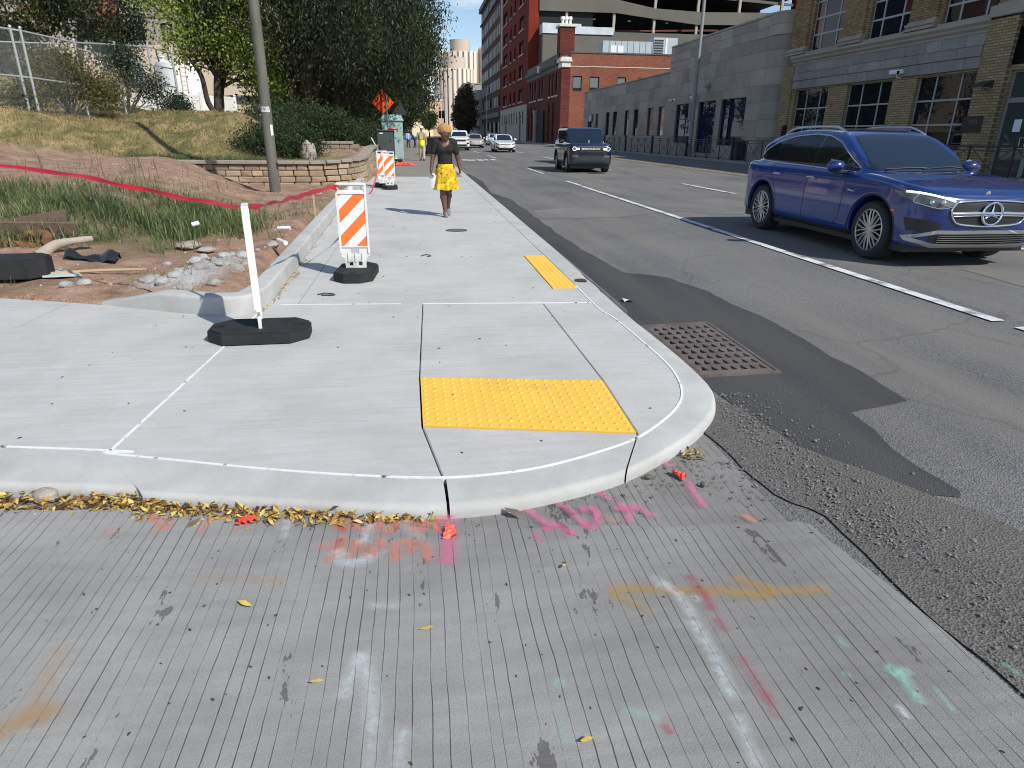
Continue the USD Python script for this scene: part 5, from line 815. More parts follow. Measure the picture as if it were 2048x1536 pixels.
obj('vent_pipe', T(curve([(-1.0, -1.3, 4.3), (-1.15, -1.3, 5.2), (-.8, -1.3, 5.35), (-.35, -1.3, 5.25), (-.3, -1.3, 4.4)], 3, False), .06, 8), M_dark, tk, smooth=50); obj('down_pipe', T([(-1.5, -1.3, 4.2), (-1.5, -1.3, 0)], .05, 8), pm('rust_pipe', (.1, .045, .04), .7, .2), tk)
obj('hatch', MB().lathe([(.25, 4.5), (.25, 4.8), (.3, 4.82), (.3, 4.9), (0, 4.92)], (-.9, -.9, 0), 14), M_tankp, tk)
bb = thing('stone_building', 'tan stone building with red brick pilasters and dark windows on the hill', 'building'); BY = 75
M_hs = pm('hill_stone', (.36, .32, .265), .9, .1, .6, (.28, .25, .215), fine=.05); M_hc = pm('hill_cream', (.56, .46, .36), .85, .06, .4)
wins = [(-26.7, -25.6, 9.55, 11.1), (-24.1, -22.95, 9.55, 11.1), (-26.9, -25.6, 12.9, 15), (-24.2, -22.9, 12.9, 15), (-21.4, -20.3, 9.55, 11.1), (-31.6, -30.4, 9.55, 11.1)]
obj('wall', fy(sg.box(-42, 9.2, -13, 20).difference(unary_union([sg.box(a, c, b, d) for a, b, c, d in wins])), BY, .4), M_hs, bb); obj('base_course', B((-42, BY - .12, 1), (-13, BY + .3, 9.18)), M_hc, bb); obj('inner_shell', B((-41.8, BY + .5, 1), (-13.2, BY + 12, 19.8)), M_dark, bb); obj('string_course', B((-42, BY - .15, 11.6), (-13, BY - .002, 11.85)), M_hs, bb)
for a, b, c, d in wins:
    w = obj('window', fy(sg.box(a, c, b, d).difference(sg.box(a + .12, c + .12, b - .12, d - .12)), BY + .2, .1), M_dark, bb); obj('pane', fy(sg.box(a + .1, c + .1, b - .1, d - .1), BY + .25, .02), M_glass, w); obj('curtain', fy(sg.box(a + .12, c + .1, a + .5, d - .1), BY + .235, .01), M_mid, w)
M_bp = brickmat('pilaster_brick', (.33, .13, .075), (.27, .10, .06), (.25, .15, .1), .4, .15, 'y', .012, 0)
for x0, x1 in ((-29.7, -27.6), (-19.6, -17.6)): obj('pilaster', B((x0, BY - .9, 9.25), (x1, BY - .003, 20)), M_bp, bb)
ht = thing('concrete_planter', 'stepped pale concrete walls half seen below the maple', 'wall'); obj('upper_wall', B((-14.9, 54, 1), (-9.6, 54.4, 3.9)), M_conc, ht); obj('lower_wall', B((-13.1, 50, 1), (-10.4, 50.4, 3.2)), M_hc, ht); obj('coping', B((-13.2, 49.95, 3.2), (-10.3, 50.45, 3.32)), M_cornice, ht)
ub = thing('utility_unit', 'dark and teal machinery beside the white tank', 'machine', (-22.6, 62, 2.0)); obj('body', CB((0, 0, 1.3), (1.2, 1.2, 2.6), bev=.03), pm('tan_cabinet', (.3, .24, .16), .7, .1), ub); obj('hood', CB((0, -.02, 3.1), (1.25, 1.2, .9), bev=.03), M_dark, ub); obj('cap', CB((0, -.02, 3.9), (1.3, 1.2, .6), bev=.03), pm('teal_panel', (.32, .48, .45), .6, .05), ub)
# ---------------------------------------------------------------- rubble and scraps on the soil
M_lump = pm('broken_concrete', (.36, .365, .37), .95, .15, 12, (.25, .22, .19), fine=.15, bump=.008)
rs = np.random.default_rng(12)
for k in range(34):
    c = (-2.3 + rs.normal(0, .3), 7.8 + rs.normal(0, .62)) if k < 22 else (-2.6 + rs.normal(0, .4), 7.0 + rs.normal(0, .2))
    if c[0] > -1.78: c = (-1.82 - rs.uniform(0, .3), c[1])
    r = float(rs.uniform(.03, .085)); tag(obj('concrete_lump', rock((c[0], c[1], g_(*c) + r * .2), r, k, 1, .9, .65, 1), M_lump, smooth=25), 'grey lump of broken concrete in the heap beside the trench', 'rubble', 'lumps of broken concrete beside the trench')
for k, (x, y, r, lb) in enumerate(((-2.97, 9.0, .15, 'flat slab of brown stone at the upper end of the concrete heap'), (-2.7, 8.8, .09, 'small grey stone beside the flat brown slab'), (-2.62, 17.2, .24, 'grey heap of broken concrete just right of the utility pole'))):
    tag(obj('stone', rock((x, y, g_(x, y) + .04), r, 40 + k, 1.3, 1, .35, 2), (M_rock, M_lump, M_lump)[k], smooth=30), lb, 'stone')
pb = MB(); n = 0
for k in range(420):
    x, y = rs.uniform(-8, -1.95), rs.uniform(6.7, 18)
    if wall_off(np.array([x]), np.array([y]))[0] > -.4: continue
    r = float(rs.uniform(.008, .03)); vv, ff = rock((x, y, g_(x, y) + r * .2), r, k, 1, .8, .7, 0); pb.add(vv, ff)
obj('pebbles', pb, M_rock, label='loose pale pebbles and grit strewn over the bare soil', cat='pebbles', kind='stuff')
M_plank = pm('weathered_plank', (.15, .105, .08), .9, .25, 3, bump=.004, stretch=(3, 18, 18)); M_plank2 = pm('pale_split_wood', (.42, .31, .18), .8, .15, 5, stretch=(3, 20, 20)); M_rust = pm('rusty_pipe', (.20, .095, .045), .9, .3, 12, bump=.004)
tag(obj('plank', CB((-4.98, 9.1, .32), (1.25, .04, .17), rotm(.12, .03, .25), .004), M_plank), 'dark weathered plank lying lowest against the tall grass', 'plank')
tag(obj('plank', MB().poly([(-.62, 0), (.0, .0), (.28, .0), (.3, .2), (-.5, .06)], -.02, .02).xf(rotm(0, 0, math.pi / 2)).xf(rotm(.06), (-4.78, 9.25, .34)), M_plank), 'wedge-shaped board leaning over the lower plank', 'plank')
tag(obj('log', T(curve([(-5.4, 8.75, .16), (-5.0, 8.8, .17), (-4.66, 8.75, .14)], 4, False), .05, 10), M_rust, smooth=50), 'rusty brown pipe lying behind the left rubber base', 'pipe')
tag(obj('log', T(curve([(-4.85, 8.95, .26), (-4.6, 8.9, .27), (-4.5, 8.7, .22)], 4, False), .055, 10), M_rust, smooth=50), 'short rusty pipe elbow under the planks', 'pipe')
tag(obj('log', T(curve([(-4.46, 8.4, .08), (-4.32, 8.55, .2), (-4.0, 8.75, .24)], 4, False), [.09, .075, .07, .06, .06, .05, .04, .04, .03], 10), M_rock, smooth=50), 'tan cut branch pointing up behind the black plastic', 'branch')
tag(obj('stick', T(curve([(-4.02, 7.3, .07), (-3.5, 7.36, .1), (-2.92, 7.42, .1)], 4, False), [.03, .025, .02, .018, .017, .016, .015, .012, .008], 7), M_plank2, smooth=50), 'long pale split stick lying on the soil near the sidewalk', 'stick')
pts = np.array([[(-4.13 + u * .62 + .02 * math.sin(w * 5), 8.2 + w * .24 - .1 * u, .07 + .05 * math.sin(u * 7 + w * 3) * (1 - u * .5) + .07 * math.sin(w * 3.1) + .02 * math.sin(u * 17)) for w in np.linspace(0, 1, 9)] for u in np.linspace(0, 1, 18)])
tag(obj('plastic_sheet', MB().grid(pts, flip=True), pm('black_plastic', (.018, .018, .022), .3, .2), smooth=True), 'crumpled black plastic sheet on the soil below the tall grass', 'plastic')
tag(obj('scrap', MB().poly([(-3.85, 7.2), (-3.5, 7.25), (-3.62, 7.42), (-3.85, 7.5)], .07, .09), pm('blue_scrap', (.42, .52, .5), .6, .1), ), 'pale blue-green scrap sticking out from the left rubber base', 'scrap')
for k, (p, q, r, lb) in enumerate((((-3.06, 9.5, .3), (-2.98, 9.55, .32), .03, 'white pipe offcut on the stone at the edge of the tall grass'), ((-1.95, 9.55, .24), (-1.78, 9.5, .25), .026, 'white pipe offcut beside the trench left of the barricade'), ((-1.85, 9.0, .16), (-1.72, 8.8, .15), .03, 'flat white scrap on the trench edge'))):
    tag(obj('pipe_offcut', T([p, q], r, 10), M_wplast, smooth=50), lb, 'pipe')
tag(obj('stake', CB((-1.83, 12.2, .25), (.035, .03, .5), bev=.004), M_plank2), 'pale wooden stake standing in the trench behind the barricade', 'stake')
# ---------------------------------------------------------------- barricades and tape
M_rub = pm('black_rubber', (.022, .023, .025), .75, .25, 9, fine=.2, bump=.003, spec=.3); M_hdpe = pm('white_hdpe', (.66, .67, .65), .5, .08, 5, (.45, .44, .41), (.56, .7)); M_or = pm('reflective_orange', (.80, .17, .035), .4, .05, 8); M_wh = pm('reflective_white', (.70, .71, .70), .4, .05, 8)
def base_mesh(L=.74, W=.42, H=.1):
    o = sg.Polygon([(-L / 2, -W * .2), (-L * .33, -W / 2), (L * .33, -W / 2), (L / 2, -W * .2), (L / 2, W * .2), (L * .33, W / 2), (-L * .33, W / 2), (-L / 2, W * .2)])
    holes = unary_union([sg.box(s * L * .4 - .025, -.025, s * L * .4 + .025, .025) for s in (-1, 1)]); o1 = o.difference(holes)
    return MB().poly(o1.buffer(-.012).difference(holes), .0, .008).poly(o1, .008, H - .015).poly(o1.buffer(-.012).difference(holes.buffer(.001)), H - .015, H)
def barricade(label, loc, rotz, base_rot=90, tilt=0, group=None, broken=False):
    t = thing('barricade', label, 'barricade', loc, rotz, group)
    v, f = base_mesh().arr(); R = rotm(math.radians(base_rot)); obj('base', (v @ R.T, f), M_rub, t)
    out = sg.Polygon([(-.11, .10), (.11, .10), (.115, .2), (.16, .24), (.16, .985), (.145, 1.0), (-.145, 1.0), (-.16, .985), (-.16, .24), (-.115, .2)])
    slots = unary_union([sg.LineString([(s * .04, .945), (s * .115, .945)]).buffer(.022) for s in (-1, 1)] + [sg.box(-.045, .255, .045, .315), sg.box(-.07, .125, -.03, .18), sg.box(.03, .125, .07, .18)])
    body = out.difference(slots); rim = out.buffer(-.001).difference(out.buffer(-.022)).difference(sg.box(-.2, 0, .2, .26)).union(sg.box(-.15, .885, .15, .905)).union(sg.box(-.15, .325, .15, .338))
    def F(P, y0, y1):
        v, f = MB().poly(P, y0, y1).arr(); return np.column_stack([v[:, 0], v[:, 2], v[:, 1]]), f[:, ::-1]
    obj('frame', MB().add(*F(body, -.012, .012)).add(*F(rim, -.024, .024)), M_hdpe, t)
    pan = sg.box(-.138, .338, .138, .884)
    for side in (-1, 1):
        for k in range(-2, 6):
            for c, m in ((0, M_or), (1, M_wh)):
                b = .338 - .135 + k * .27 + c * .135; s = sg.Polygon([(-.138, b - .16), (.138, b + .116), (.138, b + .251), (-.138, b - .025)]).intersection(pan).buffer(-.0008)
                if s.area > 1e-4: obj('stripe', F(s, *((-.0165, -.0125) if side < 0 else (.0125, .0165))), m, t)
    for x in (-.075, 0, .075): obj('rib', CB((x, -.016, .215), (.012, .012, .1)), M_hdpe, t)
    return t
barricade('barricade seen edge-on as a thin white post on a wide black base, nearest the corner', (-1.25, 5.07, 0), 103, -101)
barricade('orange and white striped barricade standing alone on the sidewalk with tape tied to it', (-.71, 7.33, 0), -2, 88)
barricade('front one of two striped barricades standing together farther up the sidewalk', (-.79, 19.5, 0), 3, 90)
barricade('rear left one of the two striped barricades standing together up the sidewalk', (-1.02, 20.3, 0), 20, 90)
fb = thing('barricade', 'barricade fallen over against the teal cabinet with orange netting below it', 'barricade', (-.95, 34.5, .08), 25, rotx=-66)
obj('frame', CB((0, 0, .45), (.32, .05, .95), bev=.01), M_hdpe, fb); obj('base', CB((0, 0, .0), (.45, .4, .1), bev=.03), M_rub, fb)
for k in range(3): obj('stripe', CB((0, -.03, .25 + k * .24), (.28, .012, .11), rotm(0, -.6, 0)), M_or, fb)
rs = np.random.default_rng(8); nt = MB()
for k in range(26): p = np.array([-.95 + rs.uniform(-.25, .55), 33.6 + rs.uniform(-.3, .5), .03]); nt.tube(curve([p, p + [rs.uniform(-.2, .3), rs.uniform(-.2, .2), rs.uniform(0, .14)], p + [rs.uniform(-.1, .6), rs.uniform(-.3, .2), 0]], 4, False), .018, 5)
tag(obj('netting', nt, pm('orange_net', (.85, .14, .08), .5, .15)), 'crumpled orange-red plastic netting on the sidewalk at the foot of the cabinet', 'netting')
tag(obj('rubber_base', MB().add(*base_mesh(.76, .44, .2).arr()).xf(rotm(.1), (-4.2, 7.3, .07)), M_rub), 'loose black rubber base lying on the soil at the left edge', 'barricade base')
def ribbon(name, label, pts, w, m, twist, seed, sag=0, n=60):
    c = curve(pts, max(4, n // len(pts)), False); n = len(c); s = np.linspace(0, 1, n); rs = np.random.default_rng(seed); t = np.gradient(c, axis=0); t /= np.linalg.norm(t, axis=1, keepdims=True)
    a = np.interp(s, *twist) + .25 * np.sin(s * 40 + seed); up = np.array([0, 0, 1.0]); h = np.cross(t, up); h /= np.linalg.norm(h, axis=1, keepdims=True); u = np.cross(h, t)
    wd = w * (1 - .25 * np.sin(s * 23 + seed) ** 2); c = c + u * (.006 * np.sin(s * 31 + seed))[:, None]
    G = np.stack([c + (u * np.cos(a)[:, None] + h * np.sin(a)[:, None]) * (wd * k)[:, None] + (h * np.cos(a)[:, None]) * (.006 * math.cos(k * 9)) for k in np.linspace(-.5, .5, 5)], 1)
    return tag(obj(name, MB().grid(G), m, smooth=True), label, 'tape')
M_tape = pm('red_tape', (.66, .022, .045), .35, .12, 7, trans=(.6, .05, .08), spec=.5)
ribbon('barrier_tape', 'red plastic tape running from the edge-on barricade out over the tall grass', [(-1.285, 5.08, .985), (-1.62, 5.5, .975), (-2.15, 5.98, 1.01), (-2.6, 6.2, 1.075), (-3.3, 6.75, 1.13), (-4.3, 7.4, 1.165), (-5.2, 7.9, 1.2)], .042, M_tape, ([0, .2, .35, .6, 1], [1.1, .6, .1, .5, .2]), 3)
ribbon('barrier_tape', 'red plastic tape slung between the edge-on barricade and the striped one', [(-1.275, 5.1, .97), (-1.2, 5.5, .955), (-1.1, 6.0, .955), (-.98, 6.6, .965), (-.86, 7.3, .965)], .055, M_tape, ([0, .3, .6, 1], [.2, 1.0, .4, .1]), 5)
ribbon('barrier_tape', 'thin pink tape drooping from the far pair of barricades toward the near one', [(-.72, 7.35, .96), (-.74, 9, .72), (-.83, 12.5, .52), (-.93, 16.5, .68), (-.98, 19.45, .98)], .035, pm('pink_tape', (.75, .12, .16), .4, .1, trans=(.6, .1, .12)), ([0, 1], [.3, 3.0]), 9)
kn = MB(); rs = np.random.default_rng(2)
for k in range(4): kn.tube(curve([(-.86 + rs.normal(0, .01), 7.31, .97), (-.88, 7.29 + rs.normal(0, .02), .95), (-.85, 7.3, .93)], 4, False), .012, 6)
tag(obj('tape_knot', kn, M_tape), 'knot of red tape tied round the top corner of the striped barricade', 'tape')
# ---------------------------------------------------------------- poles, cabinets and other street furniture on the left
up_ = thing('utility_pole', 'grey-green leaning utility pole standing in the bare soil with white stickers', 'utility pole', (-3.55, 17.6, g_(-3.55, 17.6) - .1)); M_pole = pm('pole_grey', (.098, .097, .083), .8, .2, 4, (.14, .135, .12), fine=.12, bump=.004, stretch=(3, 3, .6))
obj('shaft', MB().lathe([(.135, 0), (.125, 1.0), (.118, 4), (.10, 9.5), (0, 9.5)], (0, 0, 0), 20), M_pole, up_, smooth=40); obj('hand_hole', CB((.115, -.04, .72), (.04, .07, .16), bev=.01), M_dark, up_)
def wrap(z0, z1, a0, a1, r): a = np.linspace(a0, a1, 10); return MB().grid(np.array([[(r * math.cos(t), r * math.sin(t), z) for t in a] for z in (z0, z1)]), flip=True)
obj('sticker', wrap(1.94, 2.06, -2.9, -.6, .1235), pm('sticker_white', (.55, .55, .53), .6, .2, 40, (.2, .2, .2), (.5, .6)), up_, smooth=True); obj('sticker', wrap(1.42, 1.66, -.95, -.35, .1245), M_wh, up_, smooth=True)
lp = thing('street_lamp', 'slim dark lamp post with a lantern half lost in the dark trees', 'street lamp', (-1.66, 42.2, 0)); obj('post', MB().lathe([(.12, 0), (.09, .6), (.055, 1), (.045, 6.8)], (0, 0, 0), 10), M_pole, lp, smooth=40); obj('lantern', MB().lathe([(.05, 6.8), (.2, 6.95), (.26, 7.5), (.1, 7.65), (0, 7.8)], (.2, 0, 0), 8), M_dark, lp)
rsn = thing('roadwork_sign', 'orange diamond roadwork sign behind the lamp post above the teal cabinet', 'sign', (-1.88, 42.6, 0), 0); dm = sg.Polygon([(0, -.62), (.62, 0), (0, .62), (-.62, 0)]).buffer(.03)
obj('sign_face', (lambda a: (np.column_stack([a[0][:, 0] + a[0][:, 2] * 0, a[0][:, 2], a[0][:, 1] + 3.15]), a[1][:, ::-1]))(MB().poly(dm, -.01, .01).arr()), pm('sign_orange', (.85, .09, .02), .45, .06), rsn); obj('stand', MB().tube([(0, .04, 2.9), (0, .04, .5), (.4, .1, 0)], .025, 6).tube([(0, .04, .5), (-.4, .1, 0)], .025, 6), M_dark, rsn)
bs = thing('roadwork_sign', 'dark back of a triangular sign panel standing right of the orange sign', 'sign', (-1.0, 42.4, 0)); obj('panel', (lambda a: (np.column_stack([a[0][:, 0], a[0][:, 2], a[0][:, 1]]), a[1][:, ::-1]))(MB().poly([(-.45, 2.4), (.5, 2.45), (.15, 3.3), (.05, 3.1)], -.01, .01).arr()), pm('sign_back', (.03, .032, .035), .5, .1), bs); obj('stand', MB().tube([(0, .05, 3), (0, .05, 0)], .03, 6), M_dark, bs)
tc = thing('control_cabinet', 'tall pale teal control cabinet with sloping lid and two doors', 'cabinet', (-1.32, 40.35, 0)); M_teal = pm('teal_paint', (.30, .44, .42), .5, .07, 2, (.24, .35, .34), (.55, .7))
obj('body', CB((0, 0, 1.12), (1.16, .7, 2.04), bev=.012), M_teal, tc); obj('lid', MB().add(*(lambda v: (v, _BF))(np.array([[-.64, -.42, 2.15], [.64, -.42, 2.15], [.64, .42, 2.15], [-.64, .42, 2.15], [-.5, -.1, 2.43], [.5, -.1, 2.43], [.5, .36, 2.43], [-.5, .36, 2.43]]))).box((-.65, -.43, 2.1), (.65, .43, 2.15)), M_teal, tc); obj('plinth', B((-.6, -.36, 0), (.6, .36, .1)), M_conc, tc)
for s in (-1, 1):
    d = obj('door', CB((s * .28, -.352, 1.12), (.53, .02, 1.9), bev=.006), M_teal, tc); obj('panel_rib', MB().cbox((s * .28, -.366, 1.55), (.36, .012, .7), bev=.004).cbox((s * .28, -.366, .65), (.36, .012, .7), bev=.004), M_teal, d)
obj('handle', CB((.04, -.38, 1.55), (.03, .05, .12), bev=.008), M_dark, tc)
gb_ = thing('equipment_box', 'dark green-grey metal equipment box in front of the teal cabinet', 'cabinet', (-1.35, 31.2, 0)); M_gb = pm('dark_green_box', (.052, .062, .056), .55, .15, 3)
obj('body', CB((0, 0, 1.1), (.68, .5, .9), bev=.012), M_gb, gb_); obj('stand', B((-.3, -.2, 0), (.3, .2, .65)), M_conc, gb_); obj('lid', CB((0, -.02, 1.57), (.73, .56, .05), bev=.012), M_gb, gb_); obj('label_plate', CB((-.16, -.253, 1.45), (.14, .004, .05)), M_wh, gb_); obj('latch', CB((.22, -.26, 1.15), (.03, .03, .1)), M_dark, gb_)
ro = thing('round_reflector', 'pinkish-red round plate on a post behind the dark green box', 'reflector', (-1.05, 33, 0)); obj('post', T([(0, 0, 0), (0, 0, 1.62)], .03, 8), M_dark, ro); obj('plate', MB().lathe([(0, 1.72), (.2, 1.7), (.23, 1.64), (.2, 1.6), (0, 1.6)], (0, 0, 0), 20), pm('red_plate', (.42, .09, .09), .5, .1), ro, smooth=40)
bp = thing('post', 'thin dark metal post at the street end of the curved wall', 'post', (-1.45, 28.6, 0), roty=-3); obj('shaft', B((-.035, -.035, 0), (.035, .035, 1.0)), M_dark, bp)
sk = thing('marker_stake', 'short white marker stake leaning beside the dark post', 'stake', (-1.6, 29.5, .8), roty=-28); obj('shaft', B((-.02, -.01, 0), (.02, .01, .55)), M_wh, sk)
# ---------------------------------------------------------------- far side: railing, pole, meter, lamps, signals
M_rail = pm('dark_railing', (.022, .021, .022), .5, .2, 6); RX = 19.42
fn = thing('railing', 'long dark metal railing with crossed braces along the far sidewalk', 'railing')
yp = np.arange(14.6, 76, 1.86)
for k, y in enumerate(yp):
    big = k % 4 == 2; obj('post', MB().cbox((RX, y, .66), (.05 if not big else .16, .05 if not big else .16, 1.2 if not big else 1.34), bev=.005).cbox((RX, y, .12), (.12 if not big else .26, .12 if not big else .26, .06)), M_rail, fn)
    if big: obj('post_cap', MB().lathe([(.09, 1.33), (.11, 1.38), (.06, 1.46), (0, 1.5)], (RX, y, 0), 8), M_rail, fn)
    if k < len(yp) - 1:
        y1 = yp[k + 1]; m = (y + y1) / 2
        obj('top_rail', B((RX - .03, y + .03, 1.24), (RX + .03, y1 - .03, 1.29)), M_rail, fn); obj('middle_rail', B((RX - .014, y + .25, 1.1), (RX + .014, y1 - .25, 1.13)), M_rail, fn)
        for a, b in ((y + .05, y1 - .05), (y1 - .05, y + .05)): obj('brace', T([(RX, a, 1.22), (RX + (.02 if a < b else -.02), m, .62), (RX, a + (b - a), .12)], .014, 5), M_rail, fn)
pr_ = thing('street_pole', 'tall grey street pole rising before the stone building past the top of the picture', 'street pole', (19.75, 48.3, .09)); obj('shaft', MB().lathe([(.24, 0), (.24, .08), (.15, .3), (.145, 4.2), (.12, 5.0), (.1, 14), (0, 14)], (0, 0, 0), 14), pm('pole_light_grey', (.24, .245, .25), .6, .1, 2), pr_, smooth=40)
obj('meter_box', CB((-.2, .1, 3.0), (.14, .2, 1.1), bev=.01), M_lime, pr_); obj('cable', T([(-.15, 0, 4.3), (-.2, .05, 3.4), (-.16, 0, .8)], .02, 6), M_wplast, pr_); obj('round_plate', MB().lathe([(0, -.02), (.14, -.02), (.14, .02), (0, .02)], (-.2, -.15, 1.0), 14, 'y'), M_wplast, pr_)
tcn = thing('litter_bin', 'dark square litter bin against the railing right of the street pole', 'litter bin', (19.9, 40.7, .09)); obj('body', CB((0, 0, .5), (.6, .6, 1.0), bev=.03), pm('bin_blue_black', (.018, .02, .035), .45, .2), tcn); obj('lid', MB().lathe([(.36, 1.0), (.38, 1.08), (.2, 1.22), (0, 1.25)], (0, 0, 0), 16), _mats['bin_blue_black'], tcn, smooth=40)
pmr = thing('parking_meter', 'dark parking meter head showing above the rear of the blue SUV', 'parking meter', (18.95, 34.0, .09), 0); obj('post', T([(0, 0, 0), (0, 0, 1.35)], .035, 8), M_rail, pmr); obj('head', CB((0, 0, 1.68), (.26, .2, .62), rotm(0, .12, 0), .08), M_dark, pmr)
fl_ = thing('street_lamp', 'thin far street lamp with a curved arm before the brown tower', 'street lamp', (18.6, 184, .1)); obj('post', MB().lathe([(.16, 0), (.09, 12.5)], (0, 0, 0), 10), M_galv, fl_); obj('arm', T(curve([(0, 0, 12.2), (-1.0, 0, 13.0), (-2.4, 0, 13.2)], 5, False), .07, 6), M_galv, fl_); obj('lamp_head', CB((-2.7, 0, 13.15), (.9, .35, .2), bev=.05), M_galv, fl_)
sl = thing('traffic_signal', 'dark traffic signal hung on a long arm across the far end of the street', 'traffic signal', (6.9, 170, 0)); obj('post', MB().lathe([(.15, 0), (.12, 6.4)], (0, 0, 0), 10), M_dark, sl); obj('arm', T([(0, 0, 5.5), (-7.2, 0, 5.35)], .07, 6), M_dark, sl)
for x in (-1.0, -.3): obj('signal_head', CB((x, -.2, 5.6), (.55, .4, 1.7), bev=.05), pm('signal_black', (.012, .013, .014), .5, .1), sl)
# ---------------------------------------------------------------- drain, manhole, leaves, gravel, scraps on the pavement
dg = thing('storm_drain', 'rusty cast-iron storm drain grate with triangular holes in the gutter', 'drain grate'); M_iron = pm('rusted_iron', (.15, .125, .115), .75, .2, 14, (.10, .08, .07), fine=.15, bump=.002, metal=.15)
c = np.array([(1.905, 5.24), (2.49, 5.30), (2.46, 4.05), (1.91, 4.05)]); at_ = lambda u, w: (1 - w) * ((1 - u) * c[0] + u * c[1]) + w * ((1 - u) * c[3] + u * c[2])
hl = []
for i in range(7):
    for j in range(9):
        u0, u1, w0, w1 = (i + .14) / 7, (i + .9) / 7, (j + .14) / 9, (j + .88) / 9; hl.append(sg.Polygon([at_(.035 + .93 * u0, .03 + .94 * w1), at_(.035 + .93 * u1, .03 + .94 * w1), at_(.035 + .93 * ((u0 + u1) / 2 + .015), .03 + .94 * w0)]))
pl_ = sg.Polygon(c); gp = pl_.difference(unary_union(hl)); obj('grate', MB().poly(gp, -.115, -.052), M_iron, dg); obj('frame', MB().poly(pl_.buffer(.035, join_style=2).difference(pl_.buffer(.008, join_style=2)), -.12, -.049), M_iron, dg); obj('pit', MB().poly(pl_.buffer(.02), -.4, -.118), M_dark, dg)
# the road sheets stop at the drain, so it lies a little proud of them
mh2 = thing('manhole_cover', 'small round iron cover set in the sidewalk in front of the walking woman', 'manhole cover', (.6, 10.95, 0)); obj('lid', MB().lathe([(0, .004), (.145, .004), (.15, 0), (.15, -.02)], (0, 0, 0), 28), pm('cover_iron', (.13, .105, .09), .7, .2, 20), mh2); obj('ring', MB().lathe([(.155, -.01), (.155, .003), (.175, .003), (.178, -.01)], (0, 0, 0), 28), M_gap, mh2)
LM_fall = usdkit.material(stage, '/World/Looks/fallen_leaf', {'g': ('attribute', {'attribute': 'rnd'}), 'r': ('rgb_ramp', {'ramp': [(0., (.06, .028, .014)), (.25, (.16, .075, .022)), (.5, (.34, .19, .05)), (.75, (.52, .36, .08)), (.92, (.45, .40, .12)), (1., (.62, .5, .2))]}), 'p': ('principled_bsdf', {'roughness': .6})}, [('g.fac', 'r.fac'), ('r.color', 'p.base_color')], surface='p.BSDF')
def litter(C, size, rs, up=.35):
    """curled fallen leaves, four triangles each along a bent midrib"""
    n = len(C); a = rs.uniform(0, 2 * np.pi, n); tl = rs.normal(0, up, n); d = np.stack([np.cos(a) * np.cos(tl), np.sin(a) * np.cos(tl), np.sin(tl)], 1); s = np.stack([-np.sin(a), np.cos(a), rs.normal(0, up, n)], 1); s /= np.linalg.norm(s, axis=1, keepdims=True); u = np.cross(d, s); L = size * rs.uniform(.6, 1.2, n)[:, None]; W = L * rs.uniform(.15, .24, n)[:, None]; cu = L * rs.uniform(-.15, .25, n)[:, None]
    v = np.stack([C - d * L / 2, C - d * L * .1 + s * W + u * cu, C - d * L * .1 - s * W + u * cu, C + d * L * .25 + s * W * .7 + u * cu, C + d * L * .25 - s * W * .7 + u * cu, C + d * L / 2 + u * cu * 1.5], 1).reshape(-1, 3)
    k = np.arange(n)[:, None] * 6; return v, np.concatenate([k + [t] for t in ([0, 2, 1], [1, 2, 4], [1, 4, 3], [3, 4, 5])])
rs = np.random.default_rng(33); op = Oc[ji(1):ji(6)]; ls = sg.LineString(op); C = []
for k in range(7000):
    s = rs.uniform(0, 1) ** .9 * ls.length; p = ls.interpolate(s); x = p.x
    wid = np.interp(x, [-9, -2.2, -1.2, -.55, -.3, .05], [.36, .30, .21, .12, .08, .03]); dn = np.interp(x, [-9, -3, -.7, -.3, .0], [1, 1, .9, .55, .1])
    if rs.uniform() > dn: continue
    o = .012 + abs(rs.normal(0, .45)) * wid; C.append((x + rs.normal(0, .01), p.y - o, -.085 + max(0, .05 - o * .28) * rs.uniform(.3, 1.1) + rs.uniform(0, .012)))
C = np.array(C); obj('fallen_leaves', litter(C, .042, rs, .4), LM_fall, rnd=6, label='drift of brown and yellow fallen leaves in the gutter along the low curb', cat='leaves', kind='stuff')
kc = sg.LineString(Kc[24:60]); C2 = []
for s0, n in ((.35, 22), (.75, 26), (1.5, 46), (2.5, 30), (3.4, 22), (4.6, 14), (6, 14)):
    for k in range(n): p = kc.interpolate(s0 + rs.normal(0, .22)); C2.append((p.x + .012 + abs(rs.normal(0, .028)), p.y, .006 + rs.uniform(0, .012)))
obj('kerb_leaves', litter(np.array(C2), .035, rs, .3), LM_fall, rnd=6, label='small brown leaf litter along the foot of the raised kerb', cat='leaves', kind='stuff')
C3 = np.column_stack([1.36 + rs.normal(0, .035, 46), 2.86 + rs.normal(0, .028, 46), -.06 + rs.uniform(0, .03, 46)]); obj('corner_leaves', litter(C3, .036, rs, .5), LM_fall, rnd=6, label='little pile of rust-brown leaves against the curb at the corner', cat='leaves', kind='stuff')
M_yl = pm('yellow_leaf', (.60, .42, .08), .55, .1, 40); M_bl = pm('brown_leaf', (.16, .12, .09), .7, .2, 40)
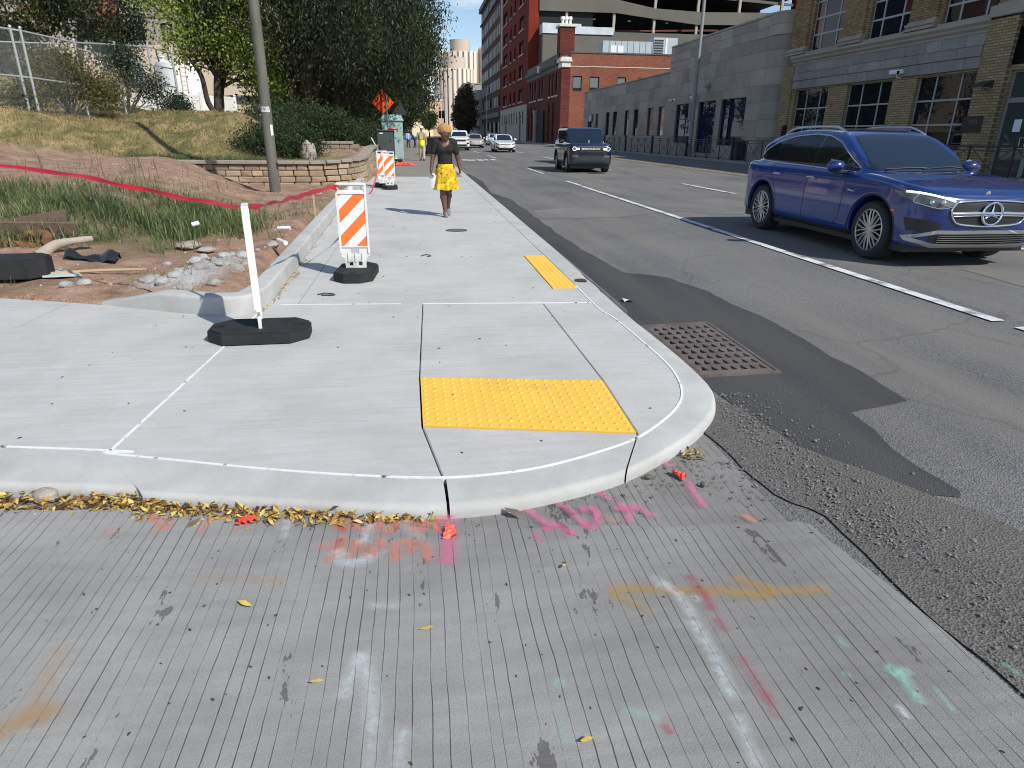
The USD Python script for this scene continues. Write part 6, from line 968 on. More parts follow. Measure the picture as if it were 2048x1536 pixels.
for x, y, m, lb in ((-.66, 1.96, M_yl, 'thin yellow leaf on the sawn concrete left of the white arrow'), (-.36, 1.57, M_yl, 'yellow leaf just left of the white arrow in the foreground'), (-.03, 1.77, M_yl, 'yellow leaf right of the white arrow'), (.5, 2.03, M_yl, 'pale yellow leaf on the concrete under the pink letters'), (.4, 1.27, M_yl, 'tiny orange leaf low in the foreground'), (.36, 2.42, M_bl, 'broad brown dry leaf at the end of the leaf drift'), (.31, 2.5, M_bl, 'curled brown leaf against the curb by the pink letters'), (-1.0, 2.52, M_bl, 'dark brown leaf at the edge of the leaf drift')):
    v, f = litter(np.array([(x, y, -.05)]), .055 if m is M_yl else .09, rs, .08); tag(obj('leaf', (v, f), m), lb, 'leaf')
def flag(loc, rz, label):
    pts = np.array([[(u * .036 + .006 * math.sin(w * 4), (w - .5) * .045 * (1 - .4 * u), .006 + .018 * math.sin(u * 5 + w * 3) ** 2 + .012 * w * u) for w in np.linspace(0, 1, 6)] for u in np.linspace(-1, 1, 10)])
    v, f = MB().grid(pts, flip=True).arr(); tag(obj('marking_flag', (v @ rotm(rz).T + np.asarray(loc), f), pm('flag_orange_red', (.85, .09, .045), .5, .06), smooth=True), label, 'marking ribbon')
flag((-.78, 2.5, -.056), .1, 'crumpled orange-red ribbon on the concrete left of the orange numerals'); flag((.075, 2.31, -.056), 1.5, 'crumpled orange-red ribbon lying on the pink stripe at the curb joint'); flag((1.215, 2.68, -.066), 2.2, 'small orange-red ribbon beside the pink dashes at the corner')
gv = MB(); rs = np.random.default_rng(51)
for k in range(1500):
    u = rs.uniform()
    if u < .55: x, y = 1.75 + abs(rs.normal(0, .22)), rs.uniform(2.0, 3.7)
    elif u < .8: x, y = rs.uniform(.6, 1.75), 2.62 + rs.normal(0, .12) + .18 * (rs.uniform() - .2)
    else: x, y = 1.95 + rs.normal(0, .12), rs.uniform(.8, 2.3)
    if sg.Point(x, y).distance(sg.LineString(Oc)) < .02 or sg.Polygon(np.vstack([Oc[ji(1):], [(-9, 200)]])).contains(sg.Point(x, y)): continue
    r = float(abs(rs.normal(.0015, .0028)) + .0022); vv, ff = rock((x, y, -.062 + r * .3), r, k % 60, 1, .85, .7, 0); gv.add(vv, ff)
obj('gravel', gv, pm('grey_gravel', (.2, .19, .18), .9, .35, 30), label='loose grey grit along the curb at the corner', cat='gravel', kind='stuff')
for k, (x, y, r, lb) in enumerate(((-1.72, 2.82, .05, 'pale lump of broken concrete at the left end of the leaf drift'), (-1.98, 2.78, .06, 'flat grey concrete chunk at the left frame edge in the leaves'), (1.06, 2.68, .018, 'small dark stone on the apron by the pink dashes'), (1.3, 2.58, .017, 'dark pebble on the rough apron near the asphalt'))):
    tag(obj('stone', rock((x, y, -.06 + r * .3), r, 70 + k, 1.2, .9, .6, 2), (M_rock, M_lump, M_iron, M_iron)[k], smooth=30), lb, 'stone')
sp = MB(); rs = np.random.default_rng(61)
for k in range(150):
    x, y = rs.uniform(-3, 1.5), rs.uniform(2.9, 14) ** 1.0
    if sg.Point(x, y).distance(sg.LineString(Jc)) < .05 or not sg.Polygon(np.vstack([Jc[ji(1):ji(20)], [(-1.3, 24), (-1.3, 6), (-3, 6.2)]])).contains(sg.Point(x, y)): continue
    r = float(rs.uniform(.003, .008)); vv, ff = rock((x, y, r * .3), r, k % 40, 1.8, .8, .6, 0); sp.add(vv @ np.eye(3), ff)
for k in range(130):
    x, y = rs.uniform(-1.9, 1.6), rs.uniform(1.0, 2.4); r = float(rs.uniform(.0025, .006)); vv, ff = rock((x, y, -.06 + r * .3), r, k % 40, 1.4, .8, .6, 0); sp.add(vv, ff)
obj('specks', sp, pm('dark_bits', (.05, .042, .035), .9, .3, 30), label='dark bits of bark and grit scattered on the concrete', cat='debris', kind='stuff')
for k, (pts, lb) in enumerate((([(.0, 8.55, .006), (.07, 8.62, .012), (.13, 8.55, .006), (.08, 8.5, .005)], 'small twig ring on the sidewalk before the striped barricade'), ([(-1.02, 6.47, .006), (-.95, 6.5, .01), (-.86, 6.47, .006), (-.87, 6.43, .005), (-.98, 6.44, .005)], 'bent twig on the sidewalk right of the edge-on barricade'))): tag(obj('twig', T(curve(pts, 4, False), .006, 5), M_bark, smooth=50), lb, 'twig')
tag(obj('bark_piece', rock((1.72, 6.86, .01), .045, 9, 1.6, .6, .5, 1), M_bark, smooth=30), 'dark curled bark piece on the curb beside the far tactile strip', 'bark')
tag(obj('paper_scrap', MB().grid(np.array([[(2.0 + u * .09, 6.15 + w * .1, -.06 + .02 * math.sin(u * 3 + w * 2)) for w in np.linspace(0, 1, 4)] for u in np.linspace(0, 1, 5)]), flip=True), M_wh, smooth=True), 'white paper scrap in the gutter above the drain', 'paper')
# ---------------------------------------------------------------- vehicles: bodies from side, plan and end outlines
def paint(name, c, metal=.0, rough=.28, flake=0):
    return pm(name, c, rough, .02, 2, metal=metal, coat=1.0, spec=.5, coord='obj')
M_tyre = pm('tyre', (.016, .016, .017), .8, .2, 30); M_rim = pm('alloy_rim', (.5, .5, .5), .3, .05, metal=.9); M_chrome = pm('chrome', (.82, .83, .84), .08, .01, metal=1); M_bk = pm('black_trim', (.012, .012, .013), .45, .1); M_gloss = pm('gloss_black', (.006, .006, .008), .05, .05, coat=1)
M_ws = glassmat('windscreen', (.012, .02, .035), .01, 0, .95); M_sg = glassmat('side_glass', (.006, .006, .007), .01, 0, .8)
M_hl = pm('headlamp_glass', (.12, .125, .13), .08, .3, 30, coat=1); M_drl = pm('day_lamp', (.85, .87, .9), .3, .01, emit=.5); M_drlw = pm('warm_lamp', (1, .9, .66), .3, .01, emit=1.2); M_red = _mats.get('lamp_red') or pm('lamp_red', (.3, .01, .01), .2, .05, coat=1); M_amb = pm('lamp_amber', (.8, .25, .04), .3, .05)
def wheel(t, c, r, w, rim_r, spokes, out):
    """tyre > rim; out = +1 when the face looks towards +y"""
    x, y, z = c; pr = [(rim_r - .02, -w / 2 + .01), (rim_r + .01, -w / 2), (r - .03, -w / 2), (r - .006, -w / 2 + .025), (r, -w / 2 + .06), (r, w / 2 - .06), (r - .006, w / 2 - .025), (r - .03, w / 2), (rim_r + .01, w / 2), (rim_r - .02, w / 2 - .01)]
    ty = obj('tyre', MB().lathe([(a, b) for a, b in pr], (x, y, z), 40, 'y'), M_tyre, t, smooth=40); m = MB()
    m.lathe([(rim_r, w / 2 - .01), (rim_r - .018, w / 2 + .002), (rim_r - .028, w / 2 - .012), (rim_r - .03, -w / 2 + .02)], (0, 0, 0), 40, 'y').lathe([(0, w / 2 - .005), (.05, w / 2 - .008), (.065, w / 2 - .03)], (0, 0, 0), 20, 'y')
    for k in range(spokes):
        a0 = 2 * math.pi * k / spokes
        for s in (-1, 1):
            p = [(rr * math.cos(a0 + s * sp), w / 2 - .02 + dy, rr * math.sin(a0 + s * sp)) for rr, sp, dy in ((.05, .10 * 8 / spokes, 0), (.6 * rim_r, .15 * 8 / spokes, .006), (rim_r - .022, .24 * 8 / spokes, .002))]; m.tube(p, [.013, .0105, .011], 6)
    v, f = m.arr(); v = v * [1, out, 1]; f = f if out > 0 else f[:, ::-1]; obj('rim', (v + [x, y, z], f), M_rim, ty, smooth=40)
    obj('brake', MB().lathe([(0, 0), (rim_r - .035, 0)], (x, y, z), 24, 'y').lathe([(0, .005), (rim_r * .62, .005)], (x, y + out * .03, z), 24, 'y'), M_bk, ty)
class Car:
    def __init__(s, name, label, cat, loc, head, spec, h, paint_m, scale=1.0, group=None):
        s.t = UsdGeom.Xform.Define(stage, numbered('/World/' + name)); s.t.AddTranslateOp().Set(Gf.Vec3d(*map(float, loc))); s.t.AddRotateZOp().Set(float(head)); s.t.AddScaleOp().Set(Gf.Vec3f(scale, scale, scale)); s.t = tag(s.t.GetPrim(), label, cat, group)
        L, W, H = spec['L'], spec['W'], spec['H']; s.spec = spec; s.h = h; s.lo = np.array([-L / 2 - .15, -W / 2 - .12, -.02]); hi = np.array([L / 2 + .15, W / 2 + .12, H + .12]); n = np.ceil((hi - s.lo) / h).astype(int) + 1
        ax, ay, az = [s.lo[k] + h * np.arange(n[k]) for k in range(3)]; mir = lambda P: [tuple(p) for p in P] + [(-a, b) for a, b in P[::-1]] if P[0][0] > 1e-6 else P
        def solid(side, plan, sec, k):
            S = poly_sdf(curve(side, 5), ax, az)[:, None, :]; P = poly_sdf(curve([(x, y) for x, y in plan] + [(x, -y) for x, y in plan[::-1]], 5), ax, ay)[:, :, None]; E = poly_sdf(curve([(y, z) for y, z in sec] + [(-y, z) for y, z in sec[::-1]], 4), ay, az)[None]
            return smax(smax(S, P, k), E, k)
        F = smin(solid(spec['side'], spec['plan'], spec['sec'], spec.get('k', .07)), solid(spec['gside'], spec['gplan'], spec['gsec'], spec.get('gk', .06)), spec.get('blend', .05))
        X, Y, Z = np.meshgrid(ax, ay, az, indexing='ij')
        for xw in spec['axles']:
            c = np.sqrt((X - xw) ** 2 + (Z - spec['r']) ** 2) - (spec['r'] + spec.get('gap', .06)); c = np.maximum(c, (W / 2 - .36) - np.abs(Y)); F = smax(F, -c, .02)
        s.F = F; s.G = np.gradient(F); V, Q, N = snets(F, s.lo, h); obj('body', (V, Q), paint_m, s.t, normals=N)
        obj('underbody', MB().box((-L / 2 + .25, -W / 2 + .12, .18), (L / 2 - .3, W / 2 - .12, .5)), M_bk, s.t)
        for xw in spec['axles']:
            for sg_ in (-1, 1): wheel(s.t, (xw, sg_ * (W / 2 - .04 - spec['tw'] / 2), spec['r']), spec['r'], spec['tw'], spec['rim'], spec['spokes'], sg_)
    def at(s, P):
        q = ((np.asarray(P) - s.lo) / s.h).T; return map_coordinates(s.F, q, order=1, mode='nearest')
    def nrm(s, P):
        q = ((np.asarray(P) - s.lo) / s.h).T; g = np.stack([map_coordinates(a, q, order=1, mode='nearest') for a in s.G], 1); return g / (np.linalg.norm(g, axis=1, keepdims=True) + 1e-9)
    def proj(s, A, view, off=.004):
        """drops points onto the body: view 'l' / 'r' (x, z), 'f' / 'b' (y, z), 't' (x, y)"""
        A = np.asarray(A, float).reshape(-1, 2); L, W, H = s.spec['L'], s.spec['W'], s.spec['H']; T = np.linspace(0, 1, 260)
        if view in 'lr': e = (1 if view == 'l' else -1); far, near = e * (W / 2 + .1), e * .2; R = np.stack([np.repeat(A[:, :1], 260, 1), np.broadcast_to(far + (near - far) * T, (len(A), 260)), np.repeat(A[:, 1:], 260, 1)], -1)
        elif view in 'fb': e = (1 if view == 'f' else -1); far, near = e * (L / 2 + .1), 0; R = np.stack([np.broadcast_to(far + (near - far) * T, (len(A), 260)), np.repeat(A[:, :1], 260, 1), np.repeat(A[:, 1:], 260, 1)], -1)
        else: far, near = H + .1, .5; R = np.stack([np.repeat(A[:, :1], 260, 1), np.repeat(A[:, 1:], 260, 1), np.broadcast_to(far + (near - far) * T, (len(A), 260))], -1)
        D = s.at(R.reshape(-1, 3)).reshape(len(A), 260); i = np.argmax(D < 0, 1); i = np.where(D.min(1) < 0, np.maximum(i, 1), D.argmin(1).clip(1)); k = np.arange(len(A)); d0, d1 = D[k, i - 1], D[k, i]; t = np.where(d1 < 0, d0 / np.maximum(d0 - d1, 1e-9), 1)
        p = R[k, i - 1] + (R[k, i] - R[k, i - 1]) * t[:, None]; nn = s.nrm(p); return p + nn * off, nn
    def patch(s, name, lo, up, view, m, n=26, r=9, off=.004, parent=None, label=None):
        rs_ = lambda P: np.stack([np.interp(np.linspace(0, 1, n), np.linspace(0, 1, len(P)), np.asarray(P)[:, k]) for k in (0, 1)], 1); a, b = rs_(lo), rs_(up); G = np.stack([a + (b - a) * w for w in np.linspace(0, 1, r)], 1)
        p, nn = s.proj(G.reshape(-1, 2), view, off); v, f = MB().grid(p.reshape(n, r, 3)).arr(); fn = np.cross(v[f[:, 1]] - v[f[:, 0]], v[f[:, 2]] - v[f[:, 0]]); f = f if (fn * nn[f[:, 0]]).sum() > 0 else f[:, ::-1]
        return obj(name, (v, f), m, parent or s.t, normals=nn, label=label)
    def line(s, name, pts, view, r, m, n=6, off=.003, closed=False, parent=None, sides=6):
        p, _ = s.proj(curve(pts, n, closed), view, off); p = np.vstack([p, p[:1]]) if closed else p; return obj(name, T(p, r, sides), m, parent or s.t, smooth=60)
    def both(s, fn):
        for v in 'rl': fn(v)
def ys(P, sg): return [(sg * a, b) for a, b in P]
GLC = dict(L=4.72, W=1.89, H=1.64, r=.37, tw=.25, rim=.275, spokes=10, axles=(1.444, -1.444), k=.07, gk=.07, blend=.07,
    side=[(2.12, .25), (2.28, .33), (2.335, .5), (2.33, .72), (2.27, .86), (2.05, .955), (1.6, 1.03), (1.0, 1.085), (.2, 1.12), (-.8, 1.13), (-1.7, 1.14), (-2.15, 1.12), (-2.33, 1.0), (-2.37, .75), (-2.35, .5), (-2.2, .3), (-1.0, .24), (1.0, .24)],
    plan=[(2.36, .0), (2.34, .35), (2.26, .62), (2.08, .82), (1.75, .915), (1.2, .935), (0, .935), (-1.2, .94), (-1.8, .925), (-2.15, .85), (-2.32, .68), (-2.38, .3), (-2.385, 0)],
    sec=[(0, .2), (.7, .2), (.86, .25), (.925, .38), (.94, .55), (.945, .72), (.925, .88), (.915, .98), (.87, 1.07), (.78, 1.12), (.5, 1.17), (0, 1.19)],
    gside=[(1.12, .95), (1.08, 1.08), (.62, 1.36), (.28, 1.53), (-.1, 1.615), (-.6, 1.64), (-1.1, 1.60), (-1.55, 1.50), (-1.9, 1.33), (-2.2, 1.10), (-2.22, .95)],
    gplan=[(1.22, .0), (1.17, .4), (1.02, .66), (.7, .79), (.1, .84), (-.8, .85), (-1.5, .82), (-1.95, .72), (-2.16, .5), (-2.22, 0)],
    gsec=[(0, .8), (.86, .8), (.875, 1.02), (.845, 1.15), (.775, 1.36), (.70, 1.52), (.61, 1.6), (.45, 1.64), (0, 1.66)])
c = Car('suv', 'glossy dark blue SUV with chrome grille and roof rails driving past at the right', 'car', (6.74, 9.43, 0), -90, GLC, .022, paint('blue_paint', (.003, .021, .12), 0, .22), 1.0)
topl = [(.86, 1.10), (.62, 1.27), (.32, 1.42), (0, 1.505), (-.4, 1.53), (-.9, 1.505), (-1.3, 1.43), (-1.62, 1.31), (-1.9, 1.165)]; tx_ = np.array(topl)[::-1]
ztop = lambda x: np.interp(x, tx_[:, 0], tx_[:, 1]); zbot = lambda x: 1.075 - .022 * (x - .8)
def glassband(car, v, x0, x1, zb, zt, m, n=14): xs_ = np.linspace(x0, x1, n); car.patch('side_window', [(x, zb(x)) for x in xs_], [(x, max(zt(x), zb(x) + .004)) for x in xs_], v, m, n * 2)
for v in 'rl':
    for a, b in ((.86, -.13), (-.17, -1.22), (-1.27, -1.88)): glassband(c, v, a, b, zbot, ztop, M_sg)
    for a, b in ((-.13, -.17), (-1.22, -1.27)): xs_ = np.linspace(a, b, 3); c.patch('pillar_trim', [(x, zbot(x)) for x in xs_], [(x, ztop(x)) for x in xs_], v, M_gloss, 4, off=.003)
    c.line('window_trim', [(x, ztop(x) + .012) for x in np.linspace(.87, -1.89, 16)], v, .009, M_chrome); c.line('window_trim', [(x, zbot(x) - .008) for x in np.linspace(.9, -1.93, 10)], v, .011, M_chrome)
    c.line('door_seam', [(.78, 1.05), (.80, .85), (.76, .5), (.66, .36)], v, .0045, M_bk, off=0); c.line('door_seam', [(-.15, 1.07), (-.16, .8), (-.17, .36)], v, .0045, M_bk, off=0); c.line('door_seam', [(-1.2, 1.1), (-1.22, .95), (-1.1, .78), (-.98, .6), (-.95, .36)], v, .0045, M_bk, off=0); c.line('door_seam', [(.76, .36), (-.2, .345), (-.96, .36)], v, .0045, M_bk, off=0)
    for x in (-.02, -1.0): c.line('door_handle', [(x + .1, .935), (x, .945), (x - .11, .94)], v, .016, M_chrome, off=.02)
    c.patch('sill_trim', [(1.0, .235), (-1.0, .235)], [(1.0, .315), (-1.0, .315)], v, M_bk, off=.006); e = 1 if v == 'l' else -1
    for xw in (1.444, -1.444): c.line('arch_trim', [(xw + .455 * math.cos(a), .37 + .455 * math.sin(a)) for a in np.linspace(-.15, math.pi + .15, 14)], v, .013, M_bk, 3, off=-.004)
    m = trimesh.creation.icosphere(3, 1); vv = np.array(m.vertices); vv[:, 0] = np.where(vv[:, 0] < 0, vv[:, 0] * .6, vv[:, 0]); mi = obj('mirror', (vv * [.1, .135, .078] + [.70, e * 1.03, 1.135], m.faces), _mats['blue_paint'], c.t, smooth=True); obj('mirror_foot', CB((.7, e * .93, 1.055), (.1, .2, .05), bev=.015), M_bk, mi); obj('mirror_glass', MB().lathe([(0, 0), (.09, 0)], (.645, e * 1.035, 1.135), 16, 'x'), M_sg, mi)
    xs_ = np.linspace(.22, -1.72, 14); p, _ = c.proj([(x, e * (.60 - .06 * smoothstep(-1.0, -1.8, x))) for x in xs_], 't', 0); p[:, 2] += .05 * np.clip(np.minimum(np.arange(14), np.arange(14)[::-1]) / 2, 0, 1); obj('roof_rail', T(curve(p, 4, False), .017, 8), M_chrome, c.t, smooth=60)
    c.patch('fog_intake', [(e * .60, .46), (e * .72, .44), (e * .84, .45)], [(e * .56, .55), (e * .72, .585), (e * .86, .60)], 'f', M_bk, off=.004)
    hl = c.patch('headlight', [(e * .47, .765), (e * .62, .725), (e * .8, .775), (e * .885, .835)], [(e * .47, .80), (e * .62, .845), (e * .8, .885), (e * .90, .90)], 'f', M_hl, 30, 9, .006)
    c.line('day_lamp', [(e * .47, .805), (e * .62, .85), (e * .78, .888), (e * .87, .90)], 'f', .014, M_drl, parent=hl); c.line('lamp_trim', [(e * .5, .745), (e * .62, .722), (e * .78, .765), (e * .83, .80), (e * .80, .88)], 'f', .007, M_chrome, parent=hl, off=.006)
    for yy_ in (.6, .7): p, _ = c.proj([(e * yy_, .79)], 'f', .004); m = trimesh.creation.icosphere(2, .03); obj('lamp_lens', (np.array(m.vertices) + p[0], m.faces), M_chrome, hl, smooth=True)
    c.line('side_marker', [(1.86, .66), (1.80, .665)], v, .012, M_amb); c.line('wing_badge', [(1.02, .83), (.9, .835)], v, .02, M_chrome, off=.0)
    c.patch('tail_light', [(e * .45, .98), (e * .8, .93)], [(e * .45, 1.06), (e * .84, 1.06)], 'b', M_red)
zz_ = lambda P: [(y, z) for y, z in P]
c.patch('windscreen', [(-.72, 1.10), (-.4, 1.085), (0, 1.08), (.4, 1.085), (.72, 1.10)], [(-.575, 1.515), (-.3, 1.545), (0, 1.55), (.3, 1.545), (.575, 1.515)], 'f', M_ws, 40, 20); c.patch('rear_window', [(-.6, 1.2), (0, 1.18), (.6, 1.2)], [(-.52, 1.46), (0, 1.48), (.52, 1.46)], 'b', M_sg, 26)
c.patch('roof_panel', [(.02, -.5), (.08, 0), (.02, .5)], [(-1.5, -.5), (-1.5, 0), (-1.5, .5)], 't', M_gloss, 20, 16); c.line('wiper', [(-.55, 1.10), (-.1, 1.12), (.1, 1.11)], 'f', .008, M_bk, off=.012); c.line('wiper', [(.0, 1.105), (.4, 1.13), (.6, 1.12)], 'f', .008, M_bk, off=.012)
gl = [(-.50, .70), (-.47, .77), (-.40, .80), (0, .815), (.40, .80), (.47, .77), (.50, .70), (.46, .60), (.36, .545), (0, .525), (-.36, .545), (-.46, .60)]
xs_ = np.linspace(-.495, .495, 30); gt = lambda y: np.interp(abs(y), [0, .4, .46, .495], [.812, .798, .77, .70]); gb2 = lambda y: np.interp(abs(y), [0, .36, .45, .495], [.528, .547, .60, .69])
gri = c.patch('grille', [(y, gb2(y)) for y in xs_], [(y, gt(y)) for y in xs_], 'f', M_bk, 40, 9, .005); c.line('grille_ring', gl, 'f', .013, M_chrome, 5, .012, True, gri); c.line('grille_bar', [(-.49, .668), (-.2, .676), (0, .678), (.2, .676), (.49, .668)], 'f', .02, M_chrome, 6, .02, False, gri); c.line('grille_bar', [(-.47, .64), (-.2, .648), (0, .65), (.2, .648), (.47, .64)], 'f', .009, M_chrome, 6, .02, False, gri)
p, _ = c.proj([(0, .67)], 'f', .03); sx_ = p[0, 0]; st_ = MB(); aa = np.linspace(0, 2 * np.pi, 40); st_.tube([(sx_, .128 * math.sin(a), .67 + .128 * math.cos(a)) for a in aa], .0135, 8)
for k in range(3):
    a = 2 * math.pi * k / 3; d = np.array([0, math.sin(a), math.cos(a)]); s_ = np.array([0, math.cos(a), -math.sin(a)]); o = np.array([sx_, 0, .67]); st_.add([o + s_ * .022, o - s_ * .022, o + d * .125, o + [.014, 0, 0]], [[0, 3, 2], [3, 1, 2]])
obj('emblem_disc', MB().lathe([(0, 0), (.125, 0)], (sx_ - .012, 0, .67), 30, 'x'), M_gloss, gri); obj('emblem', st_, M_chrome, gri); p, _ = c.proj([(0, .89)], 'f', .004); obj('bonnet_badge', MB().lathe([(0, .004), (.03, .003), (.033, -.004)], p[0], 16, 'x'), M_chrome, c.t)
for e in (-1, 1): c.line('bonnet_crease', [(1.0, e * .42), (1.5, e * .40), (2.05, e * .34)], 't', .006, _mats['blue_paint'], off=-.001)
low = c.patch('lower_grille', [(-.66, .345), (-.5, .315), (0, .31), (.5, .315), (.66, .345)], [(-.66, .40), (-.5, .425), (0, .43), (.5, .425), (.66, .40)], 'f', M_bk, 36, 9, .006)
for k in range(4): c.line('slat', [(-.58, .335 + k * .024), (0, .333 + k * .026), (.58, .335 + k * .024)], 'f', .005, pm('slat_grey', (.05, .05, .05), .4, .1), 6, .014, False, low)
c.patch('bumper_chrome', [(-.82, .36), (-.6, .43), (0, .435), (.6, .43), (.82, .36)], [(-.86, .385), (-.6, .475), (0, .478), (.6, .475), (.86, .385)], 'f', M_chrome, 40, 6, .014); c.patch('bumper_chrome', [(-.84, .33), (-.6, .262), (0, .255), (.6, .262), (.84, .33)], [(-.86, .385), (-.62, .315), (0, .305), (.62, .315), (.86, .385)], 'f', pm('satin_metal', (.45, .46, .46), .3, .05, metal=1), 40, 6, .012)
# ---- boxy SUV
BOX = dict(L=4.4, W=1.88, H=1.80, r=.375, tw=.24, rim=.23, spokes=7, axles=(1.335, -1.335), k=.05, gk=.05, blend=.03, gap=.07,
    side=[(2.0, .32), (2.12, .42), (2.15, .62), (2.15, .95), (2.08, 1.10), (1.9, 1.15), (1.4, 1.18), (.9, 1.19), (0, 1.19), (-1.2, 1.19), (-2.0, 1.18), (-2.15, 1.1), (-2.18, .7), (-2.12, .42), (-1.9, .3), (0, .28), (1.6, .29)],
    plan=[(2.17, .0), (2.16, .5), (2.08, .76), (1.9, .885), (1.4, .93), (0, .935), (-1.4, .935), (-1.95, .9), (-2.12, .78), (-2.18, .5), (-2.19, 0)],
    sec=[(0, .26), (.75, .26), (.88, .32), (.935, .5), (.94, .8), (.925, 1.0), (.88, 1.13), (.78, 1.19), (.4, 1.215), (0, 1.22)],
    gside=[(1.0, 1.0), (.98, 1.17), (.72, 1.45), (.48, 1.68), (.25, 1.765), (-.4, 1.80), (-1.4, 1.79), (-1.95, 1.74), (-2.06, 1.5), (-2.1, 1.15), (-2.1, 1.0)],
    gplan=[(1.1, .0), (1.06, .5), (.92, .72), (.5, .8), (-.5, .82), (-1.6, .81), (-2.0, .72), (-2.1, .5), (-2.12, 0)],
    gsec=[(0, .9), (.86, .9), (.865, 1.15), (.82, 1.4), (.76, 1.66), (.70, 1.755), (.55, 1.795), (0, 1.81)])
def boxdetails(c, pm_, front='lit'):
    for v in 'rl':
        e = 1 if v == 'l' else -1
        zt = lambda x: np.interp(x, [-1.95, -1.8, -.2, .35, .8], [1.62, 1.66, 1.68, 1.62, 1.24]); zb = lambda x: 1.215
        for a, b in ((.8, -.05), (-.12, -1.0), (-1.1, -1.85)): glassband(c, v, a, b, zb, zt, M_sg, 10)
        c.patch('sill_trim', [(.95, .28), (-.95, .28)], [(.95, .44), (-.95, .44)], v, M_bk, off=.006); c.line('door_seam', [(.85, 1.18), (.86, .8), (.8, .45)], v, .006, M_bk, off=0); c.line('door_seam', [(-.08, 1.18), (-.08, .45)], v, .006, M_bk, off=0)
        for xw in (1.335, -1.335): c.line('arch_trim', [(xw + .48 * math.cos(a), .375 + .48 * math.sin(a)) for a in np.linspace(-.1, math.pi + .1, 12)], v, .035, M_bk, 3, off=-.012)
        for x in (.05, -.9): c.line('door_handle', [(x + .09, 1.03), (x - .09, 1.03)], v, .016, M_bk, off=.02)
        mi = obj('mirror', CB((.74, e * 1.04, 1.22), (.14, .22, .17), bev=.045), M_bk, c.t, smooth=40); p, _ = c.proj([(.2, e * .66), (-.6, e * .68), (-1.7, e * .66)], 't', .0); p[1:-1, 2] += .05; obj('roof_rail', T(curve(p, 6, False), .02, 6), M_bk, c.t, smooth=60)
        c.patch('tail_light', [(e * .6, .85), (e * .86, .85)], [(e * .6, 1.15), (e * .86, 1.15)], 'b', M_red, 8)
    c.patch('windscreen', [(-.72, 1.235), (0, 1.225), (.72, 1.235)], [(-.62, 1.64), (0, 1.66), (.62, 1.64)], 'f', M_ws, 26, 14); c.patch('rear_window', [(-.6, 1.25), (.6, 1.25)], [(-.58, 1.6), (.58, 1.6)], 'b', M_sg, 12)
c = Car('suv', 'dark blue boxy SUV with its headlights lit, driving in the middle lane', 'car', (7.22, 29.85, zroad(7.2)), -92.5, BOX, .028, paint('navy_paint', (.004, .011, .036), 0, .3), 1.0); boxdetails(c, None)
gri = c.patch('grille', [(-.84, .87), (0, .865), (.84, .87)], [(-.84, 1.02), (0, 1.03), (.84, 1.02)], 'f', M_bk, 30, 6, .008)
for e in (-1, 1):
    p, n_ = c.proj([(e * .70, .945)], 'f', .012); hl = obj('headlight', MB().lathe([(0, .0), (.075, .0), (.08, -.02)], p[0], 20, 'x'), M_hl, c.t); obj('lamp_ring', T([(p[0, 0] + .01, p[0, 1] + .078 * math.cos(a), p[0, 2] + .078 * math.sin(a)) for a in np.linspace(0, 2 * np.pi, 22)], .009, 6), M_drl, hl)
    c.patch('lamp_bar', [(e * .50, .905), (e * .65, .905)], [(e * .50, .98), (e * .65, .98)], 'f', M_drlw, 8, 4, .016, parent=hl); c.patch('fog_lamp', [(e * .55, .62), (e * .78, .63)], [(e * .55, .70), (e * .78, .69)], 'f', M_hl, 8, 4, .008)
p, _ = c.proj([(0, .945)], 'f', .012); txm = meshkit.text_mesh('BRONCO', .07, .008, bold=True); v = np.array(txm.vertices); v[:, 0] *= 1.9; v -= [v[:, 0].mean(), v[:, 1].mean(), 0]; obj('lettering', (np.column_stack([p[0, 0] + v[:, 2], v[:, 0], p[0, 2] + v[:, 1]]), np.array(txm.faces)), M_wh, gri)
c.patch('bumper', [(-.84, .36), (0, .34), (.84, .36)], [(-.86, .66), (0, .67), (.86, .66)], 'f', pm('dark_bumper', (.03, .034, .04), .5, .1), 24, 8, .006); c.patch('lower_intake', [(-.5, .71), (.5, .71)], [(-.5, .82), (.5, .82)], 'f', M_gloss, 20, 4, .006); obj('windscreen_sticker', CB((0.93, .12, 1.24), (.02, .07, .03)), M_wh, c.t)
M_white_p = paint('white_paint', (.74, .76, .77), 0, .3)
c = Car('suv', 'white SUV almost hidden behind the dark blue boxy SUV', 'car', (8.9, 37.5, zroad(8.9)), -90, BOX, .045, M_white_p, 1.02); boxdetails(c, None)
c = Car('suv', 'white SUV in the near lane partly hidden by the woman in the yellow skirt', 'car', (4.05, 66.8, zroad(4)), -90, BOX, .045, M_white_p, 1.0); boxdetails(c, None)
c.patch('grille', [(-.5, .80), (.5, .80)], [(-.55, .98), (.55, .98)], 'f', M_bk, 14, 5, .008); c.patch('lower_intake', [(-.6, .42), (.6, .42)], [(-.7, .56), (.7, .56)], 'f', M_bk, 14, 5, .008)
for e in (-1, 1): c.patch('headlight', [(e * .58, .88), (e * .86, .9)], [(e * .58, 1.0), (e * .86, 1.04)], 'f', M_hl, 8, 5, .008); c.patch('fog_lamp', [(e * .6, .58), (e * .82, .6)], [(e * .6, .72), (e * .84, .72)], 'f', M_bk, 8, 5, .008)
